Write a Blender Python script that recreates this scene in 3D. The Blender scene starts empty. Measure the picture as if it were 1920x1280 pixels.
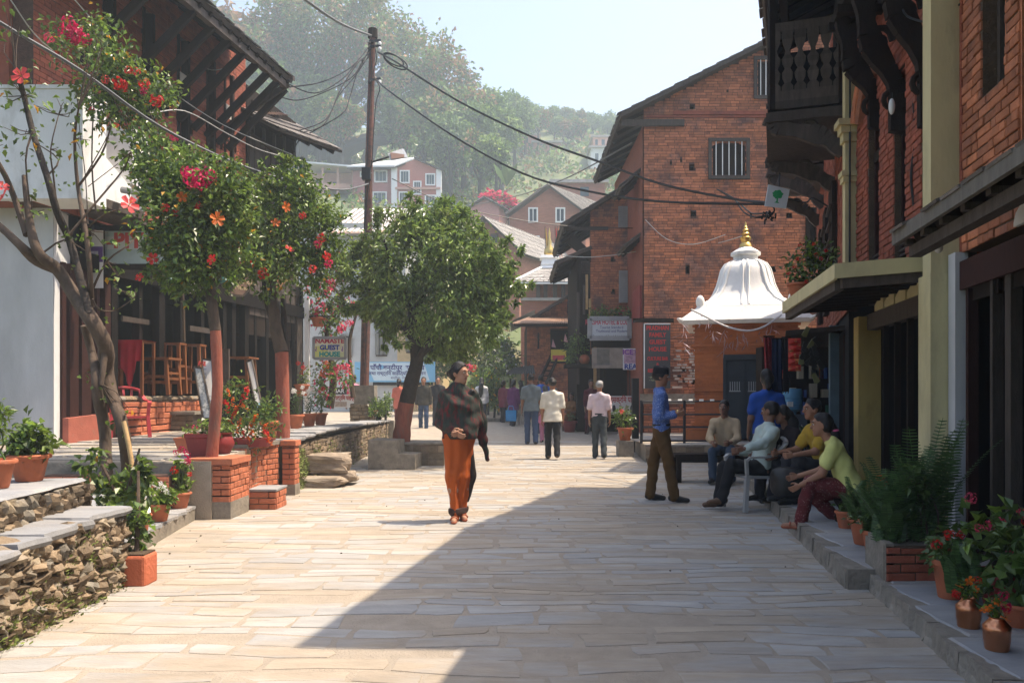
import bpy,bmesh,math,random
import numpy as np
from mathutils import Vector,Matrix,Euler
random.seed(7)
RNG=np.random.default_rng(7)
SC=bpy.context.scene
COL=SC.collection
R=math.radians
# ------------------------------------------------------------------ camera, sky, sun, exposure
FPX,HZ,CXP,CAMZ=1500.0,740.0,960.0,1.38
cam_data=bpy.data.cameras.new("camera")
cam=bpy.data.objects.new("camera",cam_data)
COL.objects.link(cam)
cam.location=(0,0,CAMZ)
cam.rotation_euler=(R(90),0,0)
cam_data.sensor_width=36.0
cam_data.lens=36.0*FPX/1920.0
cam_data.shift_y=(HZ-640.0)/1920.0
cam_data.clip_start=0.05
cam_data.clip_end=2000
SC.camera=cam
SUN_EL,SUN_AZ=R(65),R(8)
world=bpy.data.worlds.new("World")
SC.world=world
world.use_nodes=True
wn=world.node_tree.nodes
wn.clear()
sky=wn.new("ShaderNodeTexSky")
sky.sky_type='NISHITA'
sky.sun_disc=False
sky.sun_elevation=SUN_EL
sky.sun_rotation=R(90)-SUN_AZ
sky.altitude=1000
sky.air_density=0.9
sky.dust_density=9.0
sky.ozone_density=0.8
bg=wn.new("ShaderNodeBackground")
bg.inputs[1].default_value=0.15
wo=wn.new("ShaderNodeOutputWorld")
world.node_tree.links.new(sky.outputs[0],bg.inputs[0])
world.node_tree.links.new(bg.outputs[0],wo.inputs[0])
sun_data=bpy.data.lights.new("sun",'SUN')
sun_data.energy=4.0
sun_data.angle=R(0.5)
sun_data.color=(1.0,0.84,0.65)
sun=bpy.data.objects.new("sun",sun_data)
COL.objects.link(sun)
sdir=Vector((math.cos(SUN_EL)*math.cos(SUN_AZ),math.cos(SUN_EL)*math.sin(SUN_AZ),math.sin(SUN_EL)))
sun.rotation_euler=(-sdir).to_track_quat('-Z','Y').to_euler()
sun.location=(20,0,40)
SC.view_settings.view_transform='Standard'
SC.view_settings.look='None'
SC.view_settings.gamma=1.0
SC.view_settings.use_curve_mapping=False
SC.view_settings.exposure=1.18
SC.render.engine='CYCLES'
try:
 SC.cycles.use_denoising=True
 SC.cycles.max_bounces=8
 SC.cycles.diffuse_bounces=4
 SC.cycles.volume_bounces=1
 SC.cycles.transparent_max_bounces=12
 SC.cycles.caustics_reflective=False
 SC.cycles.caustics_refractive=False
except Exception:
 pass
# ------------------------------------------------------------------ places
def W(px,py,d):
 """The point seen at photo pixel (px, py) that lies d metres in front of the camera."""
 return Vector(((px-CXP)/FPX*d,d,CAMZ+(HZ-py)/FPX*d))
def XX(px,d):
 return(px-CXP)/FPX*d
def ZZ(py,d):
 return CAMZ+(HZ-py)/FPX*d
AX=0.183
def S(u,v,z=0.0):
 return Vector((v+AX*u,u,z))
_TZ=np.array([(-60,0),(14,0),(32,.35),(38,2.5),(55,8),(75,17.5),(100,29),(130,41),(150,50),(170,53),(260,54)],float)
def gz(d):
 return float(np.interp(d,_TZ[:,0],_TZ[:,1]))
# ------------------------------------------------------------------ materials
def mat(name,base,var=0.18,rough=0.8,scale=4.0,bump=0.15,bscale=60.0,isl=0.0,metal=0.0,second=None,sec_amt=0.5,sec_scale=2.0,stretch=(1,1,1),transl=0.0,spec=0.3,coat=0.0,alpha=None,objrand=None,hue=0.0,emit=None,crack=0):
 m=bpy.data.materials.new(name)
 m.use_nodes=True
 nt=m.node_tree
 N,L=nt.nodes,nt.links
 N.clear()
 out=N.new("ShaderNodeOutputMaterial")
 bs=N.new("ShaderNodeBsdfPrincipled")
 bs.inputs["Roughness"].default_value=rough
 bs.inputs["Metallic"].default_value=metal
 bs.inputs["Specular IOR Level"].default_value=spec
 geo=N.new("ShaderNodeNewGeometry")
 mp=N.new("ShaderNodeMapping")
 mp.inputs["Scale"].default_value=stretch
 L.new(geo.outputs["Position"],mp.inputs["Vector"])
 n1=N.new("ShaderNodeTexNoise")
 n1.inputs["Scale"].default_value=scale
 n1.inputs["Detail"].default_value=5
 n1.inputs["Roughness"].default_value=0.6
 L.new(mp.outputs[0],n1.inputs["Vector"])
 rmp=N.new("ShaderNodeMapRange")
 rmp.inputs[1].default_value=0.25
 rmp.inputs[2].default_value=0.75
 rmp.inputs[3].default_value=1.0-var
 rmp.inputs[4].default_value=1.0+var
 L.new(n1.outputs[0],rmp.inputs[0])
 val=rmp.outputs[0]
 col_in=None
 if isl or hue:
  oi=N.new("ShaderNodeObjectInfo")
  ad=N.new("ShaderNodeMath");ad.operation='ADD'
  fr=N.new("ShaderNodeMath");fr.operation='FRACT'
  L.new(geo.outputs["Random Per Island"],ad.inputs[0])
  L.new(oi.outputs["Random"],ad.inputs[1])
  L.new(ad.outputs[0],fr.inputs[0])
  r2=N.new("ShaderNodeMapRange")
  r2.inputs[3].default_value=1.0-isl
  r2.inputs[4].default_value=1.0+isl
  L.new(fr.outputs[0],r2.inputs[0])
  mu=N.new("ShaderNodeMath");mu.operation='MULTIPLY'
  L.new(val,mu.inputs[0]);L.new(r2.outputs[0],mu.inputs[1])
  val=mu.outputs[0]
 if crack:
  mp2=N.new("ShaderNodeMapping");mp2.inputs["Scale"].default_value=(1.1,9,1);mp2.inputs["Rotation"].default_value=(0,0,.06)
  L.new(geo.outputs["Position"],mp2.inputs["Vector"])
  nc=N.new("ShaderNodeTexNoise");nc.inputs["Scale"].default_value=1.7;nc.inputs["Detail"].default_value=8;nc.inputs["Roughness"].default_value=.7
  L.new(mp2.outputs[0],nc.inputs["Vector"])
  rc=N.new("ShaderNodeMapRange");rc.inputs[1].default_value=.285;rc.inputs[2].default_value=.36;rc.inputs[3].default_value=1-crack;rc.inputs[4].default_value=1
  L.new(nc.outputs[0],rc.inputs[0])
  mc=N.new("ShaderNodeMath");mc.operation='MULTIPLY';L.new(val,mc.inputs[0]);L.new(rc.outputs[0],mc.inputs[1]);val=mc.outputs[0]
 rgb=N.new("ShaderNodeRGB")
 rgb.outputs[0].default_value=(*base,1)
 col_in=rgb.outputs[0]
 if second is not None:
  n2=N.new("ShaderNodeTexNoise")
  n2.inputs["Scale"].default_value=sec_scale
  n2.inputs["Detail"].default_value=6
  n2.inputs["Roughness"].default_value=0.65
  L.new(mp.outputs[0],n2.inputs["Vector"])
  r3=N.new("ShaderNodeMapRange")
  r3.inputs[1].default_value=0.62-0.35*sec_amt
  r3.inputs[2].default_value=0.80-0.35*sec_amt
  L.new(n2.outputs[0],r3.inputs[0])
  fac=r3.outputs[0]
  if hue:
   mxf=N.new("ShaderNodeMath");mxf.operation='MULTIPLY_ADD'
   h2=N.new("ShaderNodeMath");h2.operation='MULTIPLY'
   h2.inputs[1].default_value=7.31
   f2=N.new("ShaderNodeMath");f2.operation='FRACT'
   L.new(fr.outputs[0],h2.inputs[0]);L.new(h2.outputs[0],f2.inputs[0])
   L.new(f2.outputs[0],mxf.inputs[0])
   mxf.inputs[1].default_value=hue
   L.new(fac,mxf.inputs[2])
   mxf.use_clamp=True
   fac=mxf.outputs[0]
  mx=N.new("ShaderNodeMix");mx.data_type='RGBA'
  L.new(fac,mx.inputs[0])
  L.new(col_in,mx.inputs[6])
  mx.inputs[7].default_value=(*second,1)
  col_in=mx.outputs[2]
 vm=N.new("ShaderNodeVectorMath");vm.operation='SCALE'
 L.new(col_in,vm.inputs[0])
 L.new(val,vm.inputs["Scale"])
 L.new(vm.outputs[0],bs.inputs["Base Color"])
 if bump:
  nb=N.new("ShaderNodeTexNoise")
  nb.inputs["Scale"].default_value=bscale
  nb.inputs["Detail"].default_value=4
  L.new(mp.outputs[0],nb.inputs["Vector"])
  bp=N.new("ShaderNodeBump")
  bp.inputs["Strength"].default_value=min(1.0,bump*2)
  bp.inputs["Distance"].default_value=0.01
  L.new(nb.outputs[0],bp.inputs["Height"])
  L.new(bp.outputs[0],bs.inputs["Normal"])
 if coat:
  bs.inputs["Coat Weight"].default_value=coat
 surf=bs.outputs[0]
 if transl:
  tr=N.new("ShaderNodeBsdfTranslucent")
  L.new(vm.outputs[0],tr.inputs[0])
  ms=N.new("ShaderNodeMixShader")
  ms.inputs[0].default_value=transl
  L.new(surf,ms.inputs[1]);L.new(tr.outputs[0],ms.inputs[2])
  surf=ms.outputs[0]
 L.new(surf,out.inputs[0])
 return m
M={}
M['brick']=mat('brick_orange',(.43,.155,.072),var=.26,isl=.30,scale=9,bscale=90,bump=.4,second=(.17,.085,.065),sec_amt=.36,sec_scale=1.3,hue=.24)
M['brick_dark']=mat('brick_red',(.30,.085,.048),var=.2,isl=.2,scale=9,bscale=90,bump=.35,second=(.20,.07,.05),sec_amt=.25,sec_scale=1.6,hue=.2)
M['brick_new']=mat('brick_terracotta',(.46,.15,.075),var=.2,isl=.14,scale=12,bscale=80,bump=.3,second=(.24,.10,.07),sec_amt=.15,sec_scale=6,hue=.1)
M['brick_far']=mat('brick_pale',(.40,.16,.11),var=.2,isl=.15,scale=4,bump=.2)
M['mortar']=mat('mortar_earth',(.085,.045,.032),var=.3,scale=20,bump=.4)
M['mortar_light']=mat('mortar_dusty',(.22,.15,.11),var=.3,scale=20,bump=.4)
M['mortar_far']=mat('mortar_far',(.24,.10,.06),var=.3,scale=20,bump=.2)
M['stone']=mat('flagstone',(.335,.335,.33),var=.16,isl=.10,scale=5,rough=.8,bump=.35,bscale=40,second=(.335,.285,.225),sec_amt=.55,sec_scale=.7,hue=.3,stretch=(.7,2.4,1),crack=.55)
M['grout']=mat('grout_dust',(.315,.275,.225),var=.16,scale=6,rough=.95,bump=.5,bscale=60,second=(.335,.285,.225),sec_amt=.5,sec_scale=.7,crack=.4)
M['slate']=mat('slate_slab',(.245,.255,.27),var=.2,isl=.12,scale=3,rough=.7,bump=.3,bscale=30,second=(.31,.29,.27),sec_amt=.4,sec_scale=1.3,hue=.3,stretch=(.6,1.6,1))
M['curb']=mat('curb_stone',(.22,.195,.16),var=.35,scale=8,bump=.8,bscale=35)
M['rubble']=mat('rubble_stone',(.205,.15,.095),var=.3,isl=.3,scale=9,bump=.7,bscale=40,second=(.24,.20,.15),sec_amt=.3,sec_scale=3,hue=.3)
M['rubble_grey']=mat('rubble_grey',(.165,.15,.125),var=.3,isl=.3,scale=9,bump=.7,bscale=40,second=(.30,.24,.16),sec_amt=.4,sec_scale=3,hue=.3)
M['rubble_dark']=mat('rubble_dark',(.11,.08,.052),var=.3,isl=.3,scale=9,bump=.7,bscale=40)
M['fascia_grey']=mat('fascia_grey',(.15,.135,.115),var=.3,scale=8,rough=.8,bump=.4,stretch=(2.5,2.5,.5))
M['soil']=mat('soil_dark',(.08,.055,.035),var=.3,scale=14,bump=.8)
M['moss']=mat('moss_green',(.16,.20,.05),var=.35,scale=10,bump=.7,isl=.3)
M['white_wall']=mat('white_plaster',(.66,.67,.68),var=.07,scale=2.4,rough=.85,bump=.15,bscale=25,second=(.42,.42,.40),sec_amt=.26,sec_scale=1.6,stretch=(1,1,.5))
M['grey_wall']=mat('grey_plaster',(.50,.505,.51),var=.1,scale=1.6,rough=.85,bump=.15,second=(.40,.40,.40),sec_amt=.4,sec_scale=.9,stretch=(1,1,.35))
M['limewash']=mat('limewash_white',(.80,.80,.78),var=.05,scale=5,rough=.7,bump=.2,bscale=18,second=(.52,.51,.48),sec_amt=.2,sec_scale=3,stretch=(1,1,.4))
M['yellow']=mat('yellow_plaster',(.55,.485,.27),var=.1,scale=5,rough=.8,bump=.15,bscale=30,second=(.42,.37,.22),sec_amt=.25,sec_scale=3,stretch=(1,1,.4))
M['ochre']=mat('ochre_plaster',(.45,.33,.11),var=.14,scale=6,rough=.8,bump=.15,second=(.30,.2,.06),sec_amt=.22,sec_scale=4,stretch=(1,1,.4))
M['orange']=mat('orange_limewash',(.46,.155,.055),var=.12,isl=.08,scale=5,rough=.85,bump=.25,second=(.34,.12,.06),sec_amt=.38,sec_scale=2.2)
M['redplinth']=mat('red_plinth',(.36,.11,.075),var=.2,scale=5,rough=.85,bump=.35,second=(.30,.16,.12),sec_amt=.25,sec_scale=4)
M['wood']=mat('dark_wood',(.020,.013,.009),var=.35,scale=7,spec=.15,rough=.85,bump=.35,isl=.2,stretch=(3,3,.4))
M['post_black']=mat('post_black',(.010,.008,.007),var=.35,scale=7,spec=.12,rough=.85,isl=.2,bump=.3,stretch=(3,3,.4))
M['wood_grey']=mat('weathered_wood',(.07,.055,.045),var=.35,scale=8,rough=.75,bump=.45,isl=.22,stretch=(2.5,2.5,.5))
M['wood_red']=mat('red_brown_wood',(.035,.012,.009),var=.25,scale=8,spec=.2,rough=.75,bump=.25,isl=.2,stretch=(3,3,.4))
M['wood_light']=mat('stool_wood',(.20,.075,.028),var=.25,scale=8,rough=.5,bump=.2,isl=.1,stretch=(3,3,.5))
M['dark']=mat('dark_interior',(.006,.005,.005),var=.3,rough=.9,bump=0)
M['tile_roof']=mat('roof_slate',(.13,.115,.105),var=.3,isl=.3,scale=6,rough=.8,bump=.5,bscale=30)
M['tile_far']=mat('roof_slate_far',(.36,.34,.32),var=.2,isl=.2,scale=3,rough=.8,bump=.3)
M['tin']=mat('corrugated_tin',(.36,.24,.18),var=.25,scale=3,rough=.55,bump=.1,metal=.2,second=(.22,.12,.08),sec_amt=.35,sec_scale=2)
M['metal_grey']=mat('grey_metal',(.33,.34,.35),var=.15,rough=.45,metal=.6,bump=.05)
M['rust']=mat('rusty_pole',(.13,.055,.04),var=.35,scale=9,rough=.7,bump=.3,second=(.06,.04,.035),sec_amt=.4,sec_scale=5)
M['black']=mat('black_rubber',(.018,.018,.018),var=.2,rough=.5,bump=0)
M['cable']=mat('cable_grey',(.12,.12,.12),var=.2,rough=.5,bump=0)
M['cable_light']=mat('cable_pale',(.42,.42,.40),var=.1,rough=.5,bump=0)
M['iron']=mat('iron_rail',(.05,.05,.055),var=.3,rough=.5,metal=.5,bump=.1)
M['gold']=mat('gilt_brass',(.62,.42,.14),var=.2,rough=.32,metal=1.0,bump=.1)
M['copper']=mat('beaten_copper',(.62,.27,.14),var=.16,rough=.3,metal=1.0,bump=.15,bscale=40)
M['terracotta']=mat('terracotta_pot',(.40,.125,.06),var=.18,scale=7,rough=.75,bump=.2,second=(.30,.12,.07),sec_amt=.25,sec_scale=9)
M['red_paint']=mat('red_painted_pot',(.22,.03,.03),var=.15,rough=.5,bump=.15)
M['redoxide']=mat('red_oxide_planter',(.46,.13,.065),var=.14,rough=.85,bump=.4,bscale=40)
M['bark']=mat('bark_brown',(.082,.058,.042),var=.35,scale=14,rough=.9,bump=.8,bscale=45,stretch=(1,1,.35))
M['bark_red']=mat('bark_red_oxide',(.28,.085,.055),var=.3,scale=14,rough=.9,bump=.8,bscale=40,second=(.13,.07,.055),sec_amt=.32,sec_scale=7,stretch=(1,1,.4))
M['bark_dark']=mat('bark_dark',(.038,.03,.025),var=.35,scale=14,rough=.9,bump=.8,bscale=45)
M['bamboo']=mat('bamboo_pole',(.42,.28,.13),var=.2,scale=10,rough=.6,bump=.2)
M['plastic_red']=mat('red_plastic',(.40,.04,.05),var=.06,rough=.4,bump=0,spec=.5)
M['plastic_grey']=mat('grey_plastic',(.33,.33,.32),var=.08,rough=.45,bump=0,spec=.5)
M['leaf']=mat('leaf_green',(.135,.215,.035),var=.25,isl=.6,scale=3,rough=.28,bump=0,transl=.35,spec=.5,second=(.20,.25,.04),sec_amt=.15,sec_scale=2,hue=.35)
M['leaf_dark']=mat('leaf_deep',(.07,.125,.028),var=.25,isl=.5,scale=3,rough=.35,bump=0,transl=.28,spec=.55,second=(.10,.14,.035),sec_amt=.2,sec_scale=2,hue=.35)
M['leaf_tree']=mat('leaf_glossy',(.15,.235,.05),var=.25,isl=.6,scale=2.2,rough=.3,bump=0,transl=.3,spec=.6,second=(.24,.31,.07),sec_amt=.35,sec_scale=1.3,hue=.4)
M['fern']=mat('fern_green',(.06,.115,.035),var=.25,isl=.4,scale=3,rough=.45,bump=0,transl=.3)
M['leaf_yellow']=mat('leaf_yellow',(.55,.30,.03),var=.2,isl=.2,rough=.5,bump=0,transl=.4)
M['flower_red']=mat('petal_red',(.55,.022,.018),var=.2,isl=.25,rough=.5,bump=0,transl=.4)
M['flower_orange']=mat('petal_orange',(.70,.16,.02),var=.2,isl=.25,rough=.5,bump=0,transl=.4)
M['flower_coral']=mat('petal_coral',(.72,.09,.09),var=.15,isl=.2,rough=.5,bump=0,transl=.4)
M['flower_magenta']=mat('petal_magenta',(.50,.012,.09),var=.2,isl=.3,rough=.5,bump=0,transl=.4)
M['flower_pink']=mat('petal_pink',(.62,.06,.13),var=.2,isl=.4,rough=.5,bump=0,transl=.4)
M['flower_white']=mat('petal_white',(.78,.78,.76),var=.08,isl=.1,rough=.5,bump=0,transl=.4)
M['forest_a']=mat('forest_green',(.10,.175,.05),var=.3,isl=.4,scale=.35,rough=.6,bump=0,transl=.25,second=(.21,.29,.06),sec_amt=.3,sec_scale=.2,hue=.3)
M['forest_b']=mat('forest_russet',(.30,.16,.085),var=.3,isl=.4,scale=.35,rough=.6,bump=0,transl=.25,second=(.16,.19,.05),sec_amt=.45,sec_scale=.12,hue=.35)
M['hillside']=mat('hillside_scrub',(.10,.125,.055),var=.35,scale=.5,rough=.95,bump=.3,bscale=2,second=(.20,.165,.09),sec_amt=.3,sec_scale=.12)
def flat(name,c,rough=.55,var=.05,**k):
 if name not in M:
  M[name]=mat(name,c,var=var,rough=rough,bump=k.pop('bump',0),scale=k.pop('scale',6),**k)
 return M[name]
# ------------------------------------------------------------------ objects
def link(o,parent=None):
 COL.objects.link(o)
 if parent is not None:
  o.parent=parent
 return o
def tag(o,label=None,cat=None,group=None,kind=None):
 if label:o['label']=label
 if cat:o['category']=cat
 if group:o['group']=group
 if kind:o['kind']=kind
 return o
def thing(name,label,cat,loc=(0,0,0),group=None,rotz=0.0):
 o=bpy.data.objects.new(name,None)
 o.empty_display_size=.1
 COL.objects.link(o)
 o.location=loc
 o.rotation_euler=(0,0,rotz)
 return tag(o,label,cat,group)
def mesh_np(name,V,F,mats,smooth=False,midx=None):
 """V: (n,3) array, F: list of index tuples or an (m,k) array."""
 me=bpy.data.meshes.new(name)
 V=np.asarray(V,dtype=np.float32)
 me.vertices.add(len(V))
 me.vertices.foreach_set("co",V.ravel())
 if isinstance(F,np.ndarray):
  k=F.shape[1]
  tot=np.full(len(F),k,np.int32)
  idx=F.astype(np.int32).ravel()
 else:
  tot=np.array([len(f)for f in F],np.int32)
  idx=np.array([i for f in F for i in f],np.int32)
 st=np.concatenate(([0],np.cumsum(tot)[:-1])).astype(np.int32)
 me.loops.add(len(idx))
 me.loops.foreach_set("vertex_index",idx)
 me.polygons.add(len(tot))
 me.polygons.foreach_set("loop_start",st)
 me.polygons.foreach_set("loop_total",tot)
 if midx is not None:
  me.polygons.foreach_set("material_index",np.asarray(midx,np.int32))
 me.polygons.foreach_set("use_smooth",np.full(len(tot),bool(smooth)))
 for m in(mats if isinstance(mats,(list,tuple))else[mats]):
  me.materials.append(m)
 me.update(calc_edges=True)
 me.validate()
 return me
class MB:
 """Collects shapes (world or local coordinates) into ONE mesh."""
 def __init__(self):
  self.v,self.f,self.m=[],[],[]
  self.mi=0
 def add(self,verts,faces):
  b=len(self.v)
  self.v+=[tuple(p)for p in verts]
  self.f+=[tuple(i+b for i in f)for f in faces]
  self.m+=[self.mi]*len(faces)
  return self
 def hexa(self,p):
  """8 corners: bottom ring 0-3 (counter-clockwise from above), top ring 4-7."""
  return self.add(p,[(3,2,1,0),(4,5,6,7),(0,1,5,4),(1,2,6,5),(2,3,7,6),(3,0,4,7)])
 def box(self,x0,x1,y0,y1,z0,z1):
  return self.hexa([(x0,y0,z0),(x1,y0,z0),(x1,y1,z0),(x0,y1,z0),(x0,y0,z1),(x1,y0,z1),(x1,y1,z1),(x0,y1,z1)])
 def plan(self,quad,z0,z1):
  """quad: four plan points; z0, z1 numbers or four numbers each."""
  q=[Vector((p[0],p[1],0))for p in quad]
  a=sum(q[i].x*q[(i+1)%4].y-q[(i+1)%4].x*q[i].y for i in range(4))
  z0=[z0]*4 if not hasattr(z0,'__len__')else list(z0)
  z1=[z1]*4 if not hasattr(z1,'__len__')else list(z1)
  if a<0:
   q,z0,z1=q[::-1],z0[::-1],z1[::-1]
  return self.hexa([(q[i].x,q[i].y,z0[i])for i in range(4)]+[(q[i].x,q[i].y,z1[i])for i in range(4)])
 def sbox(self,u0,u1,v0,v1,z0,z1):
  return self.plan([S(u0,v0),S(u0,v1),S(u1,v1),S(u1,v0)],z0,z1)
 def beam(self,a,b,w,h,up=(0,0,1)):
  a,b=Vector(a),Vector(b)
  d=(b-a).normalized()
  up=Vector(up)
  if abs(d.dot(up))>.95:up=Vector((1,0,0))if abs(d.x)<.9 else Vector((0,1,0))
  s=d.cross(up).normalized()
  t=s.cross(d).normalized()
  s,t=s*w/2,t*h/2
  return self.hexa([a-s-t,a+s-t,b+s-t,b-s-t,a-s+t,a+s+t,b+s+t,b-s+t])
 def prism(self,poly,vec):
  """poly: planar loop of points, extruded by vec."""
  n=len(poly)
  vec=Vector(vec)
  p=[Vector(q)for q in poly]
  nrm=sum(((p[i]-p[0]).cross(p[(i+1)%n]-p[0])for i in range(n)),Vector())
  if nrm.dot(vec)<0:p=p[::-1]
  vs=p+[q+vec for q in p]
  return self.add(vs,[tuple(range(n-1,-1,-1)),tuple(range(n,2*n))]+[(i,(i+1)%n,(i+1)%n+n,i+n)for i in range(n)])
 def tube(self,pts,rad,n=8,caps=True):
  pts=[Vector(p)for p in pts]
  rad=[rad]*len(pts)if not hasattr(rad,'__len__')else list(rad)
  b,rings=len(self.v),[]
  prev=None
  for i,p in enumerate(pts):
   d=(pts[min(i+1,len(pts)-1)]-pts[max(i-1,0)])
   d=d.normalized()if d.length>1e-9 else Vector((0,0,1))
   if prev is None:
    s=d.cross(Vector((0,0,1)))
    if s.length<.1:s=d.cross(Vector((1,0,0)))
   else:
    s=prev-d*prev.dot(d)
   s.normalize();prev=s
   t=d.cross(s)
   rings.append([p+(s*math.cos(2*math.pi*k/n)+t*math.sin(2*math.pi*k/n))*rad[i]for k in range(n)])
  vs=[q for r in rings for q in r]
  fs=[(i*n+k,i*n+(k+1)%n,(i+1)*n+(k+1)%n,(i+1)*n+k)for i in range(len(pts)-1)for k in range(n)]
  if caps:fs+=[tuple(range(n-1,-1,-1)),tuple((len(pts)-1)*n+k for k in range(n))]
  return self.add(vs,fs)
 def lathe(self,prof,c=(0,0,0),n=20,sq=None,rot=0.0,wob=0.0):
  """prof: (radius, z) from bottom to top; sq: per-ring squareness 0..1."""
  c=Vector(c)
  vs=[]
  for j,(r,z)in enumerate(prof):
   for k in range(n):
    a=2*math.pi*k/n+rot
    q=sq[j]if sq else 0
    ca,sa=math.cos(a),math.sin(a)
    rr=r*((1-q)+q/max(abs(ca),abs(sa)))
    if wob:rr*=1+wob*math.sin(a*8)
    vs.append(c+Vector((rr*ca,rr*sa,z)))
  m=len(prof)
  fs=[(j*n+k,j*n+(k+1)%n,(j+1)*n+(k+1)%n,(j+1)*n+k)for j in range(m-1)for k in range(n)]
  fs+=[tuple(range(n-1,-1,-1)),tuple((m-1)*n+k for k in range(n))]
  return self.add(vs,fs)
 def ball(self,c,r,n=10,m=7,sc=(1,1,1)):
  prof=[(max(1e-4,math.sin(math.pi*j/m)),-math.cos(math.pi*j/m))for j in range(m+1)]
  b=len(self.v)
  self.lathe(prof,(0,0,0),n)
  for i in range(b,len(self.v)):
   p=self.v[i]
   self.v[i]=(c[0]+p[0]*r*sc[0],c[1]+p[1]*r*sc[1],c[2]+p[2]*r*sc[2])
  return self
 def build(self,name,mats,parent=None,smooth=False,kind=None,origin=None):
  mats=mats if isinstance(mats,(list,tuple))else[mats]
  V=np.array(self.v,float)
  if origin is None and parent is not None:
   origin=parent_loc(parent)
   if origin[3]:
    c,s=math.cos(-origin[3]),math.sin(-origin[3])
    V=V-np.array(origin[:3])
    V=np.stack([V[:,0]*c-V[:,1]*s,V[:,0]*s+V[:,1]*c,V[:,2]],1)
   else:
    V=V-np.array(origin[:3])
  me=mesh_np(name,V,self.f,[M[m]if isinstance(m,str)else m for m in mats],smooth,self.m if len(mats)>1 else None)
  if smooth:
   try:me.set_sharp_from_angle(angle=R(48))
   except Exception:pass
  o=link(bpy.data.objects.new(name,me),parent)
  if kind:o['kind']=kind
  return o
def parent_loc(p):
 """World place of a (never scaled) parent: x, y, z, turn about z."""
 x=y=z=0.0;rz=0.0
 chain=[]
 while p is not None:
  chain.append(p);p=p.parent
 for o in reversed(chain):
  l=o.location
  c,s=math.cos(rz),math.sin(rz)
  x,y,z=x+l[0]*c-l[1]*s,y+l[0]*s+l[1]*c,z+l[2]
  rz+=o.rotation_euler[2]
 return(x,y,z,rz)
LOCAL=(0,0,0,0)
def copy_tree(o,parent=None):
 c=o.copy()
 COL.objects.link(c)
 c.parent=parent
 for ch in list(o.children):
  copy_tree(ch,c)
 return c
def text(s,loc,size,mt,parent=None,name='lettering',rot=(R(90),0,0),bold=0.0,align='CENTER',sx=1.0,ext=.002):
 cu=bpy.data.curves.new(name,'FONT')
 cu.body=s
 cu.size=size
 cu.align_x=align
 cu.align_y='CENTER'
 cu.extrude=ext
 cu.offset=bold
 cu.resolution_u=3
 cu.materials.append(M[mt]if isinstance(mt,str)else mt)
 tmp=bpy.data.objects.new(name,cu)
 COL.objects.link(tmp)
 me=bpy.data.meshes.new_from_object(tmp)
 bpy.data.objects.remove(tmp)
 o=bpy.data.objects.new(name,me)
 COL.objects.link(o)
 loc=Vector(loc)
 if parent is not None:
  pl=parent_loc(parent)
  loc=loc-Vector(pl[:3])
  if pl[3]:
   loc.rotate(Euler((0,0,-pl[3])))
   rot=(rot[0],rot[1],rot[2]-pl[3])
  o.parent=parent
 o.location=loc
 o.rotation_euler=rot
 o.scale=(sx,1,1)
 return o
def piece_template(bev=.06):
 b=bev
 V=np.array([(0,0,0),(1,0,0),(1,0,1),(0,0,1),(0,.75,0),(1,.75,0),(1,.75,1),(0,.75,1),(b*.35,1,b),(1-b*.35,1,b),(1-b*.35,1,1-b),(b*.35,1,1-b)],float)
 Fq=np.array([(0,1,5,4),(1,2,6,5),(2,3,7,6),(3,0,4,7),(4,5,9,8),(5,6,10,9),(6,7,11,10),(7,4,8,11),(8,9,10,11)])
 return V,Fq
PT_V,PT_F=piece_template(.12)
_unit={}
def unit_mesh(name,m):
 k=(name,m)
 if k not in _unit:
  _unit[k]=mesh_np(name,PT_V,PT_F,M[m])
 return _unit[k]
def screen_size(p,w,h):
 """Rough pixel area of a piece at p, or 0 outside the picture."""
 if p[1]<.5:return 0
 x=CXP+p[0]/p[1]*FPX
 y=HZ-(p[2]-CAMZ)/p[1]*FPX
 if not(-10<x<1930 and-10<y<1290):return 0
 return w*h*(FPX/p[1])**2
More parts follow.
